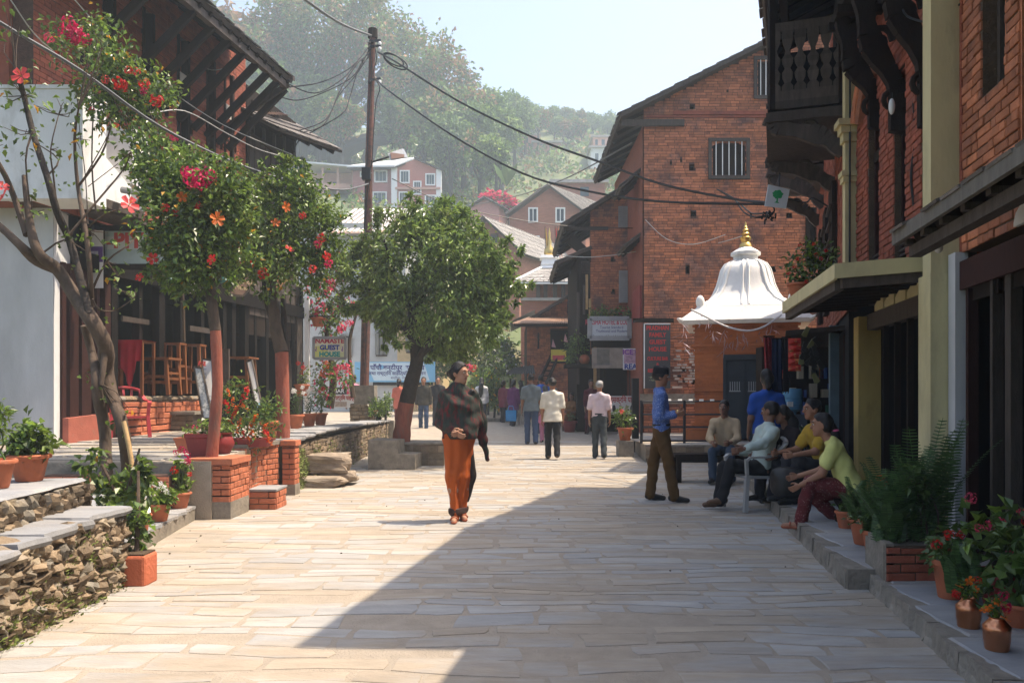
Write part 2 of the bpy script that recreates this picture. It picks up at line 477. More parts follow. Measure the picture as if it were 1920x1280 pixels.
def masonry(parent,O,du,n,w,z0,z1,mt='brick',mort='mortar',L=.215,c=.072,g=.010,holes=(),top=None,proud=.012,parts=250,name='brick',jit=.004,bond='stretcher',depth=.12,see=None,backing=True,seed=1,head=.35,reveal='mortar'):
 """Bricks laid one by one on the plane through O along du (unit, horizontal) from 0..w and z0..z1, facing n.
    holes: (a0, a1, z0, z1); top(a) -> height of a sloping top. The largest in view become parts, the rest one part."""
 rnd=random.Random(seed)
 du,n,O=Vector(du).normalized(),Vector(n).normalized(),Vector(O)
 rows=[]
 z,j=z0,0
 while z<z1-.02:
  h=min(c,z1-z)-g
  a=-rnd.random()*L if bond=='random' else-(j%2)*L*.5
  while a<w:
   l=L
   if bond=='random' or bond=='mixed':
    l=L*(rnd.uniform(.85,1.12)if rnd.random()>head else rnd.uniform(.42,.55))
   a0,a1=max(0,a),min(w,a+l-g)
   a+=l
   if a1-a0<.025:continue
   segs=[(a0,a1)]
   for(h0,h1,b0,b1)in holes:
    if z+h>b0+.01 and z<b1-.01:
     ns=[]
     for(s0,s1)in segs:
      if s1<=h0 or s0>=h1:ns.append((s0,s1));continue
      if s0<h0-.03:ns.append((s0,h0))
      if s1>h1+.03:ns.append((h1,s1))
     segs=ns
   for(s0,s1)in segs:
    if top is not None and z+h>top((s0+s1)/2):continue
    rows.append((s0,z+rnd.uniform(-jit,jit)*.5,s1-s0,h+rnd.uniform(-jit,jit),proud*rnd.uniform(.45,1.25)))
  z+=c;j+=1
 scored=[]
 for i,(a,zz,l,h,p)in enumerate(rows):
  P=O+du*(a+l/2);P.z=zz+h/2
  d=P-Vector((0,0,CAMZ))
  f=abs(d.normalized().dot(n))
  s=screen_size(P,l*max(.15,f),h)
  if see is not None and s:
   x=CXP+P[0]/P[1]*FPX;y=HZ-(P[2]-CAMZ)/P[1]*FPX
   if not see(x,y):s*=.01
  scored.append((s,i))
 scored.sort(key=lambda t:-t[0])
 pick=set(i for s,i in scored[:parts]if s>0)
 pl=Vector(parent_loc(parent)[:3])if parent is not None else Vector()
 rot=Matrix((du,n,Vector((0,0,1)))).transposed()
 if rot.determinant()<0:flip=True
 else:flip=False
 q=rot.to_quaternion()if not flip else None
 um=unit_mesh(name,mt)
 rest=[]
 for i,(a,zz,l,h,p)in enumerate(rows):
  if i in pick:
   o=bpy.data.objects.new(name,um)
   COL.objects.link(o);o.parent=parent
   P=O+du*(a if not flip else a+l)-pl;P.z=zz-pl.z
   o.location=P
   if flip:
    r2=Matrix((-du,n,Vector((0,0,1)))).transposed()
    o.rotation_euler=r2.to_euler()
   else:
    o.rotation_euler=rot.to_euler()
   o.scale=(l,p,h)
  else:
   rest.append((a,zz,l,h,p))
 if rest:
  A=np.array(rest)
  T=PT_V[None]*np.stack([A[:,2],A[:,4],A[:,3]],1)[:,None,:]
  T[:,:,0]+=A[:,0][:,None]
  Wp=(np.array(O-pl)[None,None]*np.array((1,1,0))+T[:,:,:1]*np.array(du)+T[:,:,1:2]*np.array(n))
  Wp[:,:,2]=T[:,:,2]+A[:,1][:,None]-pl.z
  Fq=(PT_F[None]+(np.arange(len(A))*len(PT_V))[:,None,None]).reshape(-1,4)
  if flip:Fq=Fq[:,::-1]
  o=link(bpy.data.objects.new(name+'_courses',mesh_np(name+'_courses',Wp.reshape(-1,3),Fq,M[mt])),parent)
  o['kind']='stuff'
 if backing:
  mb=MB()
  cuts=sorted({0,w,*[min(max(x,0),w)for h in holes for x in h[:2]]}|({w*k/12 for k in range(13)}if top else set()))
  for a0,a1 in zip(cuts[:-1],cuts[1:]):
   if a1-a0<1e-4:continue
   am=(a0+a1)/2
   blocks=sorted((h[2],h[3])for h in holes if h[0]<=am<=h[1])
   zz=z0
   spans=[]
   for b0,b1 in blocks:
    if b0>zz:spans.append((zz,b0))
    zz=max(zz,b1)
   spans.append((zz,None))
   for s0,s1 in spans:
    t0=s1 if s1 is not None else(min(z1,top(a0))if top else z1)
    t1=s1 if s1 is not None else(min(z1,top(a1))if top else z1)
    if t0<=s0+1e-3 and t1<=s0+1e-3:continue
    A_,B_=O+du*a0,O+du*a1
    mb.plan([A_,B_,B_-n*depth,A_-n*depth],s0,[max(s0,t0),max(s0,t1),max(s0,t1),max(s0,t0)])
  mb.build('mortar_bed',mort,parent)
def blob_mesh(name,m,seed,sub=1,rough=.18,flat_=1.0):
 """An irregular stone about 1 across."""
 bm=bmesh.new()
 bmesh.ops.create_cube(bm,size=1.0)
 rnd=random.Random(seed)
 bmesh.ops.subdivide_edges(bm,edges=bm.edges[:],cuts=1,use_grid_fill=True)
 for v in bm.verts:
  co=v.co
  sph=co.normalized()*.62
  v.co=co.lerp(sph,.45)+Vector((rnd.uniform(-1,1),rnd.uniform(-1,1),rnd.uniform(-1,1)))*rough*.5
  v.co.z*=flat_
 me=bpy.data.meshes.new(name)
 bm.to_mesh(me);bm.free()
 me.materials.append(M[m])
 return me
# ------------------------------------------------------------------ the setting: terrain, street, pavements, terraces
def build_terrain():
 xs=np.concatenate((np.linspace(-150,-30,25),np.linspace(-26,26,40),np.linspace(30,150,25)))
 ys=np.concatenate((np.linspace(-40,14,8),np.linspace(16,60,45),np.linspace(62,260,80)))
 rn=np.random.default_rng(3)
 V=[]
 for y in ys:
  for x in xs:
   z=gz(y)-.03
   if y>40:
    z+=(math.sin(x*.09+y*.05)+math.sin(x*.037-y*.08+1))*min(1.2,(y-40)*.03)
    z+=max(0,-x-8)*min(.10,(y-40)*.004)-max(0,x-40)*.05*min(1,(y-40)/60)
   V.append((x,y,z))
 nx=len(xs)
 Fq=np.array([(j*nx+i,j*nx+i+1,(j+1)*nx+i+1,(j+1)*nx+i)for j in range(len(ys)-1)for i in range(nx-1)])
 o=link(bpy.data.objects.new("ground",mesh_np("ground",V,Fq,M['hillside'],True)))
 tag(o,kind='structure')
 return o
build_terrain()
def stone_geom(x0,x1,y0,y1,rnd,h,jx=.03,jy=.02,drop=.02):
 """Outline of one flagstone with a chamfered rim; local to its own centre."""
 pts=[]
 nx=max(2,int((x1-x0)/.22))
 for k in range(nx):pts.append((x0+(x1-x0)*k/nx,y0))
 pts.append((x1,y0));pts.append((x1,(y0+y1)/2))
 for k in range(nx):pts.append((x1-(x1-x0)*k/nx,y1))
 pts.append((x0,y1));pts.append((x0,(y0+y1)/2))
 cx,cy=(x0+x1)/2,(y0+y1)/2
 out=[]
 for(x,y)in pts:
  ex=1-.03*abs((x-cx)/(x1-x0)*2)**3*abs((y-cy)/(y1-y0)*2)**3
  out.append(((x-cx)*ex+rnd.uniform(-jx,jx)*.5,(y-cy)*ex+rnd.uniform(-jy,jy)*.5))
 n=len(out)
 tx,ty=rnd.uniform(-.006,.006),rnd.uniform(-.01,.01)
 V=[(x,y,-drop)for x,y in out]+[(x,y,h*.55)for x,y in out]+[(x*.975,y*(.955),h+tx*x+ty*y)for x,y in out]
 Fs=[(i,(i+1)%n,(i+1)%n+n,i+n)for i in range(n)]+[(i+n,(i+1)%n+n,(i+1)%n+2*n,i+2*n)for i in range(n)]
 Fs.append(tuple(range(2*n,3*n)))
 return V,Fs,(cx,cy)
def pave(parent,d0,d1,xl,xr,zf,mt,parts,seed,row=(.11,.27),ln=(.25,.75),h=(.0005,.006),gap=(.006,.06),name='flagstone',wob=.03,keep=None,skip=0):
 rnd=random.Random(seed)
 stones=[]
 pl=parent_loc(parent)
 d=d0
 wv=lambda x,q:.045*math.sin(x*1.9+q*2.7)+.03*math.sin(x*4.3-q*5.1)
 while d<d1:
  rh=rnd.uniform(*row)
  e=min(d1,d+rh)
  if e-d<.1:break
  dm=(d+e)/2
  x=xl(dm)-rnd.uniform(0,.4)
  while x<xr(dm):
   l=rnd.uniform(*ln)
   a0,a1=max(x,xl(dm)),min(x+l,xr(dm))
   x+=l
   if a1-a0<.12 or(skip and rnd.random()<skip):continue
   gp=rnd.uniform(*gap)
   V,Fs,c=stone_geom(a0+gp/2,a1-gp/2,d+gp*.4,e-gp*.4,rnd,rnd.uniform(*h))
   P=(c[0],c[1]+rnd.uniform(-wob,wob)*.3,zf(dm))
   if skip:
    yl,yh=d-c[1],e-c[1]
    V=[(x_,y_+wv(x_+c[0],d)*(yh-y_)/(yh-yl)+wv(x_+c[0],e)*(y_-yl)/(yh-yl),z_)for x_,y_,z_ in V]
   if keep and not keep(*P):continue
   stones.append((screen_size(P,(a1-a0),(e-d)*CAMZ/dm),V,Fs,P))
  d=e
 order=sorted(range(len(stones)),key=lambda i:-stones[i][0])
 pick=set(i for i in order[:parts]if stones[i][0]>0)
 mb=MB()
 for i,(s,V,Fs,P)in enumerate(stones):
  if i in pick:
   o=link(bpy.data.objects.new(name,mesh_np(name,V,Fs,M[mt])),parent)
   o.location=(P[0]-pl[0],P[1]-pl[1],P[2]-pl[2])
  else:
   mb.add([(v[0]+P[0],v[1]+P[1],v[2]+P[2])for v in V],Fs)
 if mb.v:mb.build(name+'_field',mt,parent,kind='stuff')
def street_left(d):
 return float(np.interp(d,[2.5,4.3,5.8,6.9,8.8,9.0,11.3,20.3,20.6,33],[-2.72,-2.80,-2.86,-3.13,-3.5,-3.12,-3.1,-3.12,-6.5,-7.5]))
def street_right(d):
 return float(np.interp(d,[2.5,5.65,5.7,9.8,12.5,15.8,15.9,20,22,30],[1.5+.183*2.5,1.5+.183*5.65,1.33+.183*5.7,1.47+.183*9.8,4.2,4.9,2.62,2.75,2.6,3.0]))
mb=MB()
ds=[1.5,3,4.4,5.7,6.9,8.8,9.0,11.3,14,15.8,16,20.3,20.6,24,28,32]
for a,b in zip(ds[:-1],ds[1:]):
 xa0,xa1,xb0,xb1=street_left(a)-.5,street_right(a)+.9,street_left(b)-.5,street_right(b)+.9
 mb.add([(xa0,a,gz(a)),(xa1,a,gz(a)),(xb1,b,gz(b)),(xb0,b,gz(b))],[(0,1,2,3)])
mb.add([(-13,20.7,gz(20.7)-.012),(6,20.7,gz(20.7)-.012),(6,33,gz(33)-.012),(-13,33,gz(33)-.012)],[(0,1,2,3)])
street=mb.build("street",'grout')
tag(street,kind='structure')
pave(street,3.3,31.5,street_left,street_right,gz,'stone',300,11,skip=.07)
mb=MB();rnd=random.Random(5)
for i in range(70):
 d=rnd.uniform(3.6,19);x=rnd.uniform(street_left(d)+.1,street_right(d)-.1)
 if i%3:x=street_left(d)+abs(rnd.gauss(0,.35))+.05
 s=rnd.uniform(.002,.006)
 mb.box(x-s*rnd.uniform(.6,2),x+s,d-s,d+s*rnd.uniform(.6,2),gz(d)+.006,gz(d)+.012+s*.4)
mb.build("street_debris",'soil',kind='stuff')
def kerb_run(parent,u0,u1,v,z1,seed,mt='curb',n=14,name='kerbstone',z0=-.02):
 rnd=random.Random(seed)
 u=u0
 while u<u1-.05:
  e=min(u1,u+rnd.uniform(.38,.75))
  if u1-e<.15:e=u1
  mb=MB()
  k=7
  top,bot,inn=[],[],[]
  for i in range(k+1):
   uu=u+.006+(e-u-.012)*i/k
   j=rnd.uniform(-.014,.014)
   top.append(S(uu,v+.008+j,z1+rnd.uniform(-.008,.004)))
   bot.append(S(uu,v-.012+rnd.uniform(-.014,.014),z0))
   inn.append(S(uu,v+.16,z1-.004))
  vs=bot+[(p.x-.006,p.y,(p.z+z0)/2+rnd.uniform(-.01,.01))for p in top]+top+inn
  m=k+1
  fs=[]
  for r in range(3):
   fs+=[(r*m+i,(r+1)*m+i,(r+1)*m+i+1,r*m+i+1)for i in range(k)]
  fs+=[(0,3*m,2*m,m),(m-1,2*m-1,3*m-1,4*m-1)]
  mb.add(vs,fs)
  mb.build(name,mt,parent)
  u=e
pav=MB()
pav.sbox(1.0,5.66,1.62,2.9,-.05,.098)
pavement=pav.build("pavement",'grout');tag(pavement,kind='structure')
pave(pavement,3.0,5.64,lambda d:1.56+AX*d,lambda d:2.55+AX*d,lambda d:.1,'slate',40,21,row=(.5,.8),ln=(.9,1.6),h=(.012,.018),gap=(.006,.014))
kerb_run(pavement,2.4,5.66,1.49,.112,4)
pav=MB()
pav.sbox(5.68,12.4,1.5,2.9,-.05,.132)
pav2=pav.build("upper_pavement",'grout');tag(pav2,kind='structure')
pave(pav2,5.69,12.3,lambda d:1.41+AX*d+.02*max(0,d-5.7),lambda d:2.5+AX*d,lambda d:.134,'slate',60,22,row=(.5,.85),ln=(.6,1.3),h=(.012,.018),gap=(.006,.014))
kerb_run(pav2,5.70,12.4,1.335,.148,9)
mb=MB()
mb.plan([S(5.672,1.34),S(5.672,1.66),S(5.70,1.66),S(5.70,1.34)],-.02,.146)
mb.build("kerb_end",'curb',pav2)
mb=MB()
mb.plan([(2.66,15.9),(8.2,15.9),(8.2,21),(2.95,21)],-.05,.385)
plat=mb.build("temple_platform",'curb');tag(plat,kind='structure')
pave(plat,15.9,20.5,lambda d:2.66,lambda d:8.1,lambda d:.387,'stone',40,23,row=(.45,.6),ln=(.7,1.4))
masonry(plat,(2.66,15.9,0),(1,0,0),(0,-1,0),4.2,0,.36,mt='rubble',mort='mortar_light',L=.4,c=.12,bond='random',parts=40,name='stone_block',backing=False,seed=3)
PZ=.66
def patio_z(d):return float(np.interp(d,[8.8,13,20.6],[.655,.79,.72]))
def patio_l(d):return-8.1+.167*d
mb=MB()
pd=[8.85,9.8,11.2,13,16,20.4]
for a,b in zip(pd[:-1],pd[1:]):
 ra=-3.35 if a>9 else-3.55
 mb.plan([(-8.6+.12*a,a),(-3.33,a),(-3.33,b),(-8.6+.12*b,b)],-.05,[patio_z(a)-.012]*2+[patio_z(b)-.012]*2)
patio=mb.build("patio",'grout');tag(patio,kind='structure')
pave(patio,8.92,20.3,lambda d:patio_l(d)-.1,lambda d:-3.33 if d>9.4 else-3.6,lambda d:patio_z(d)-.008,'stone',110,31,row=(.35,.6),ln=(.5,1.1))
mb=MB()
mb.plan([(-7.4,8.72),(-3.56,8.72),(-3.56,8.845),(-7.4,8.845)],.2,.64)
mb.build("riser",'curb',patio)
mb=MB()
mb.plan([(-7.0,5.3),(-3.3,5.95),(-3.72,8.72),(-7.0,8.72)],-.05,.33)
strip=mb.build("sunken_path",'grout');tag(strip,kind='structure')
pave(strip,6.1,8.7,lambda d:-6.0,lambda d:-3.5-.1*(d-6),lambda d:.335,'slate',30,37,row=(.4,.6),ln=(.5,.9))
t=thing("brick_step","low red brick step below the patio edge behind the rubble wall","step",(-4.4,8.5,.33))
masonry(t,(-5.0,8.5,.33),(1,0,0),(0,-1,0),1.35,.33,.52,mt='brick_new',L=.23,c=.062,parts=24,seed=4,depth=.2)
mb=MB()
mb.plan([(-3.16,6.3),(-3.50,8.84),(-4.1,8.7),(-3.75,6.2)],-.05,.125)
ledge=mb.build("ledge",'curb');tag(ledge,kind='structure')
rnd=random.Random(8)
for k in range(4):
 a,b=6.35+k*.62,6.95+k*.62
 m2=MB()
 e=lambda d:-3.16-(d-6.3)*.134
 n=6
 poly=[(e(a+(b-a)*i/n)+rnd.uniform(-.02,.03),a+(b-a)*i/n,.128)for i in range(n+1)]+[(e(b)-.52,b,.128),(e(a)-.52,a,.128)]
 m2.prism(poly,(0,0,.03));m2.build("ledge_slab",'slate',ledge)
def rubble_wall(name,label,A,B,z0,z1,size,parts,seed,mt='rubble',thick=.35,out=.05,inner='soil',flat_=.7,rows_reg=False,nrm=None,ground=None):
 """Irregular stones packed on the face between plan points A and B."""
 A,B=Vector((*A,0)),Vector((*B,0))
 du=(B-A);w=du.length;du.normalize()
 n=Vector(nrm)if nrm else Vector((du.y,-du.x,0))
 t=thing(name,label,"wall",(A.x,A.y,z0))
 mb=MB()
 mb.plan([A-n*.015,B-n*.015,B-n*thick,A-n*thick],z0-.05,z1-.03)
 mb.build("core",inner,t)
 rnd=random.Random(seed)
 meshes=[blob_mesh("stone",(mt,mt,"rubble_grey",mt,"rubble_dark",mt,"rubble_grey")[k],seed*10+k,rough=.24)for k in range(7)]
 st=[]
 z=z0+size[1]*.3
 while z<z1-size[1]*.2:
  hh=rnd.uniform(size[1]*.7,size[1]*1.35)if not rows_reg else size[1]
  a=-rnd.random()*size[0]*.4
  while a<w:
   l=rnd.uniform(size[0]*.55,size[0]*1.5)
   zz=z+rnd.uniform(-.35,.35)*hh*(0 if rows_reg else 1)
   if zz+hh*.3<z1:
    st.append((a+l/2,zz,l,hh))
   a+=l*(.86 if not rows_reg else .97)
  z+=hh*(.78 if not rows_reg else .98)
 sc=sorted(range(len(st)),key=lambda i:-screen_size(A+du*st[i][0]+Vector((0,0,st[i][1])),st[i][2],st[i][3]))
 pick=set(sc[:parts])
 pl=parent_loc(t)
 rest_v,rest_f,nb=[],[],0
 for i,(a,zz,l,hh)in enumerate(st):
  if a<0 or a>w+.05:continue
  me=rnd.choice(meshes)
  P=A+du*a-n*rnd.uniform(0,out*.5)+Vector((0,0,zz))
  yaw=math.atan2(du.y,du.x)
  rot=Euler((rnd.uniform(-.25,.25),rnd.uniform(-.35,.35)*(0.2 if rows_reg else 1),yaw+rnd.uniform(-.2,.2)))
  sca=(l*1.08,rnd.uniform(.10,.17)+out,hh*1.25*flat_/.7)
  if i in pick:
   o=link(bpy.data.objects.new("stone",me),t)
   o.location=P-Vector(pl[:3]);o.rotation_euler=rot;o.scale=sca
  else:
   mm=Matrix.Translation(P-Vector(pl[:3]))@rot.to_matrix().to_4x4()@Matrix.Diagonal((*sca,1))
   vs=[mm@v.co for v in me.vertices]
   rest_f+=[tuple(k+nb for k in p.vertices)for p in me.polygons]
   rest_v+=vs;nb+=len(vs)
 if rest_v:
  o=link(bpy.data.objects.new("stone_filling",mesh_np("stone_filling",np.array([tuple(v)for v in rest_v]),rest_f,[M[mt],M['rubble_grey']],False,[i%2 for i in range(len(rest_f))])),t)
  o['kind']='stuff'
 return t
def slab(parent,poly,z,th,mt='slate',name='coping_slab',seed=1,wob=.02):
 rnd=random.Random(seed)
 pts=[]
 m=len(poly)
 for i in range(m):
  a,b=Vector(poly[i]),Vector(poly[(i+1)%m])
  k=max(1,int((b-a).length/.1))
  for j in range(k):
   p=a.lerp(b,j/k)
   pts.append((p.x+rnd.uniform(-wob,wob),p.y+rnd.uniform(-wob,wob)))
 n=len(pts)
 cx=sum(p[0]for p in pts)/n;cy=sum(p[1]for p in pts)/n
 zz=lambda p:z+(rnd.uniform(-.004,.004))
 V=[(cx+(x-cx)*.96,cy+(y-cy)*.96,z-th)for x,y in pts]+[(x,y,z-th*.5)for x,y in pts]+[(cx+(x-cx)*.97,cy+(y-cy)*.97,zz((x,y)))for x,y in pts]
 Fs=[tuple(range(n-1,-1,-1))]+[(r*n+i,r*n+(i+1)%n,(r+1)*n+(i+1)%n,(r+1)*n+i)for r in range(2)for i in range(n)]+[tuple(range(2*n,3*n))]
 a=sum(pts[i][0]*pts[(i+1)%n][1]-pts[(i+1)%n][0]*pts[i][1]for i in range(n))
 if a<0:Fs=[f[::-1]for f in Fs]
 mb=MB();mb.add(V,Fs)
 return mb.build(name,mt,parent)
rw=rubble_wall("rubble_wall","dry stone rubble wall with grey slab coping beside the sunlit street",(-2.80,3.2),(-2.86,5.74),0,.545,(.10,.05),280,41,thick=.6)
slab(rw,[(-2.74,5.80),(-2.78,5.25),(-3.3,5.2),(-3.3,5.85)],.575,.05,seed=1)
slab(rw,[(-2.75,5.23),(-2.74,4.70),(-3.3,4.62),(-3.3,5.24)],.562,.055,seed=2)
slab(rw,[(-2.70,4.72),(-2.74,4.45),(-3.4,4.4),(-3.4,4.66)],.548,.05,seed=3)
slab(rw,[(-2.70,4.44),(-2.66,3.9),(-3.4,3.9),(-3.4,4.42)],.528,.05,seed=4)
slab(rw,[(-2.70,3.88),(-2.66,3.2),(-3.4,3.2),(-3.4,3.86)],.528,.05,seed=5)
masonry(rw,(-2.845,5.4,0),(-.05,1,0),(1,.05,0),.36,.22,.53,mt='rubble',mort='soil',L=.16,c=.085,bond='random',parts=14,name='corner_stone',proud=.05,backing=False,seed=5)
rw2=rubble_wall("upper_rubble_wall","upper tier of squared rubble stones under a pale slab terrace with flower pots",(-3.06,4.2),(-3.22,5.93),.54,.735,(.09,.066),70,43,thick=1.5,rows_reg=True)
slab(rw2,[(-3.0,4.2),(-3.06,4.95),(-3.16,5.97),(-4.6,5.97),(-4.6,4.2)],.762,.035,seed=7,wob=.012)
mb=MB();rnd=random.Random(12)
for i in range(2000):
 if rnd.random()<.55:
  d=rnd.uniform(4.2,5.72);z=abs(rnd.gauss(0,.10))
 else:
  cl=rnd.choice([(4.5,.22),(4.75,.12),(5.0,.3),(5.2,.42),(5.45,.36),(5.5,.2),(4.4,.1),(5.0,.1),(5.3,.28)])
  d,z=cl[0]+rnd.gauss(0,.06),cl[1]+rnd.gauss(0,.035)
 if z>.5:continue
 x=-2.755-(d-4.3)*.043+rnd.uniform(-.03,.04)
 if z<.03:x+=abs(rnd.gauss(0,.04))
 s=rnd.uniform(.010,.024)
 v=Vector((rnd.uniform(.2,1),rnd.uniform(-1,1),rnd.uniform(.1,1))).normalized()*s
 w=Vector((rnd.uniform(-1,1),rnd.uniform(-1,1),rnd.uniform(-.3,.3))).normalized()*s*.5
 p=Vector((x,d,max(.01,z)))
 mb.add([p,p+v*.6+w,p+v*1.3,p+v*.6-w],[(0,1,2,3)])
mb.build("wall_weeds",'moss',kind='stuff')
t=thing("brick_planter","stepped terracotta brick planter wall with cement footing that holds the hibiscus trees","planter",(-3.3,9.0,0))
BP=t
mb=MB();mb.box(-3.545,-3.125,8.885,9.5,-.03,.19)
mb.plan([(-3.125,9.5),(-3.30,10.05),(-3.55,10.05),(-3.5,9.5)],-.03,.17)
mb.build("cement_footing",'curb',t)
masonry(t,(-3.53,8.9,0),(1,0,0),(0,-1,0),.39,.19,.60,mt='brick_new',mort='mortar_light',L=.2,c=.072,parts=40,seed=6,depth=.5,proud=.014)
masonry(t,(-3.14,8.9,0),(0,1,0),(1,0,0),.62,.19,.60,mt='brick_new',mort='mortar_light',L=.125,c=.072,parts=60,seed=7,depth=.3,proud=.014)
curve=[(-3.14,9.52),(-3.22,9.72),(-3.29,9.95),(-3.33,10.2),(-3.34,10.45),(-3.29,10.72),(-3.2,10.97)]
for i,(p,q)in enumerate(zip(curve[:-1],curve[1:])):
 h=[.62,.50,.50,.70,.72,.74][i]
 dv=Vector((q[0]-p[0],q[1]-p[1],0));L_=dv.length
 nn=Vector((dv.y,-dv.x,0)).normalized()
 masonry(t,(*p,0),dv,nn,L_,.02 if i>1 else .16,h,mt='brick_new',mort='mortar_light',L=.125,c=.072,parts=40,seed=20+i,depth=.25,proud=.014)
mb=MB();mb.plan([(-3.60,8.86),(-3.10,8.86),(-3.10,9.5),(-3.60,9.5)],.602,.672);mb.build("coping",'brick_new',t)
mb=MB()
mb.plan([(-3.62,9.51),(-3.13,9.51),(-3.3,10.0),(-3.62,10.0)],.505,.62)
mb.plan([(-3.62,10.01),(-3.31,10.01),(-3.18,11.0),(-3.62,11.0)],.705,.755)
mb.build("planter_top",'curb',t)
masonry(t,(-3.58,10.0,0),(1,0,0),(0,-1,0),.26,.5,.72,mt='brick_new',mort='mortar_light',L=.23,c=.072,parts=8,seed=31,depth=.1)
t=thing("brick_post","square brick post between the planter and the mossy terrace wall","pillar",(-3.06,11.05,0))
mb=MB();mb.box(-3.165,-2.975,10.97,11.23,-.03,.15);mb.build("cement_footing",'curb',t)
masonry(t,(-3.15,10.985,0),(1,0,0),(0,-1,0),.16,.15,.68,mt='brick_new',mort='mortar_light',L=.2,c=.072,parts=20,seed=8,depth=.16)
masonry(t,(-2.99,10.985,0),(0,1,0),(1,0,0),.23,.15,.68,mt='brick_new',mort='mortar_light',L=.12,c=.072,parts=20,seed=9,depth=.155)
mb=MB();mb.box(-3.175,-2.965,10.96,11.24,.682,.752);mb.build("coping",'brick_new',t)
t=thing("brick_step","small brick step with a slab top in front of the curved planter","step",(-3.0,9.8,0))
masonry(t,(-3.16,9.63,0),(1,0,0),(0,-1,0),.32,0,.222,mt='brick_new',mort='mortar_light',L=.24,c=.073,parts=12,seed=10,depth=.1)
masonry(t,(-2.84,9.63,0),(0,1,0),(1,0,0),.42,0,.222,mt='brick_new',mort='mortar_light',L=.115,c=.073,parts=16,seed=11,depth=.1)
mb=MB();mb.box(-3.175,-2.83,9.615,10.08,.224,.246);mb.build("top_slab",'slate',t)
t=thing("terrace_wall","low mossy terrace wall of rough courses under the pots and the utility pole","wall",(-3.1,15,0))
masonry(t,(-3.14,11.25,0),(0,1,0),(1,0,0),8.9,0,.66,mt='rubble',mort='soil',L=.2,c=.068,bond='random',parts=260,name='stone',seed=12,depth=.35,proud=.03,jit=.012)
rnd=random.Random(3)
for k in range(14):
 a=11.25+k*.65
 slab(t,[(-3.06+rnd.uniform(-.03,.03),a),(-3.08+rnd.uniform(-.03,.03),a+.63),(-3.6,a+.63),(-3.6,a)],patio_z(a)+.02+rnd.uniform(0,.01),.05,seed=50+k,mt='slate')
mb=MB();mb.box(-3.5,-2.98,20.16,20.6,-.1,.73);mb.build("end_pier",'curb',t)
mb=MB()
for i in range(2600):
 d=11.3+abs(rnd.gauss(0,1.0))*(1 if i%3 else 6)
 if d>20:continue
 z=rnd.uniform(.02,.62)*(.6+.4*math.sin(d*3.1)**2)
 s=rnd.uniform(.015,.04)
 p=Vector((-3.11+rnd.uniform(0,.05),d,z))
 v=Vector((rnd.uniform(.1,.6),rnd.uniform(-.5,.5),rnd.uniform(-.4,1))).normalized()*s
 w=Vector((0,rnd.uniform(-1,1),rnd.uniform(-1,1))).normalized()*s*.35
 mb.add([p,p+v*.5+w,p+v*1.3,p+v*.5-w],[(0,1,2,3)])
o=mb.build("terrace_moss",'moss',kind='stuff')
def boulder(label,c,sc,rz,seed,mt='rubble'):
 me=blob_mesh("boulder",mt,seed,rough=.22)
 bm=bmesh.new();bm.from_mesh(me)
 bmesh.ops.subdivide_edges(bm,edges=bm.edges[:],cuts=2,use_grid_fill=True,smooth=.4)
 rr=random.Random(seed)
 for v in bm.verts:v.co+=Vector((rr.gauss(0,1),rr.gauss(0,1),rr.gauss(0,1)))*.012
 bm.to_mesh(me);bm.free()
 o=link(bpy.data.objects.new("boulder",me))
 o.location=c;o.scale=sc;o.rotation_euler=(0,0,rz)
 tag(o,label,"boulder","boulders at the terrace wall")
M['boulder']=mat('boulder_brown',(.25,.20,.15),var=.35,scale=7,bump=.8,bscale=25,second=(.34,.30,.24),sec_amt=.3,sec_scale=2,stretch=(1,1,3))
boulder("big rounded brown boulder lying on flat stones by the terrace wall",(-2.86,12.3,.32),(.66,.45,.30),.1,61,'boulder')
boulder("low flat pale stone slab under the big brown boulder",(-2.92,12.0,.07),(.68,.34,.17),-.05,62,'boulder')
boulder("flat stone wedged behind the low slab under the boulder",(-2.68,12.35,.12),(.52,.4,.16),.1,63,'boulder')
t=MB()
x0,x1,x2,d0=XX(690,14.6),XX(746,14.6),XX(778,14.6),14.6
t.prism([(x0,d0,-.02),(x2,d0,-.02),(x2,d0,.29),(x1,d0,.30),(x1-.03,d0,.54),(x0,d0,.56)],(.05,.75,0))
o=t.build("stone_step",'curb');tag(o,"weathered stone block step with a notched corner beside the leaning tree","step")
t=thing("tree_planter","rough stone curb box around the foot of the leaning round tree","planter",(-1.77,15.8,0))
masonry(t,(XX(747,15.3),15.3,0),(1,0,0),(0,-1,0),.86,0,.42,mt='rubble',mort='mortar_light',L=.34,c=.14,bond='random',parts=12,name='stone_block',seed=13,depth=.9)
masonry(t,(XX(747,15.3)+.86,15.3,0),(0,1,0),(1,0,0),.9,0,.42,mt='rubble',mort='mortar_light',L=.34,c=.14,bond='random',parts=10,name='stone_block',seed=14,depth=.2)
slab(t,[(XX(745,15.3),15.27),(XX(745,15.3)+.9,15.27),(XX(745,15.3)+.9,16.2),(XX(745,15.3),16.2)],.47,.05,seed=15,mt='curb',name='rim')
t=thing("corner_planter","cube planter painted red oxide at the end of the rubble wall","planter",(-2.72,5.87,0))
bm_=MB();bm_.box(-2.855,-2.64,5.75,5.97,-.01,.222)
o=bm_.build("box",'redoxide',t)
bv=o.modifiers.new("b",'BEVEL');bv.width=.022;bv.segments=2
mb=MB();mb.box(-2.84,-2.655,5.765,5.955,.2,.232);mb.build("soil",'soil',t)
hz=MB();hz.box(-160,160,-45,262,-1.6,84)
hm=bpy.data.materials.new("haze_air");hm.use_nodes=True
hn=hm.node_tree.nodes;hn.clear()
ho=hn.new("ShaderNodeOutputMaterial");pv=hn.new("ShaderNodeVolumePrincipled")
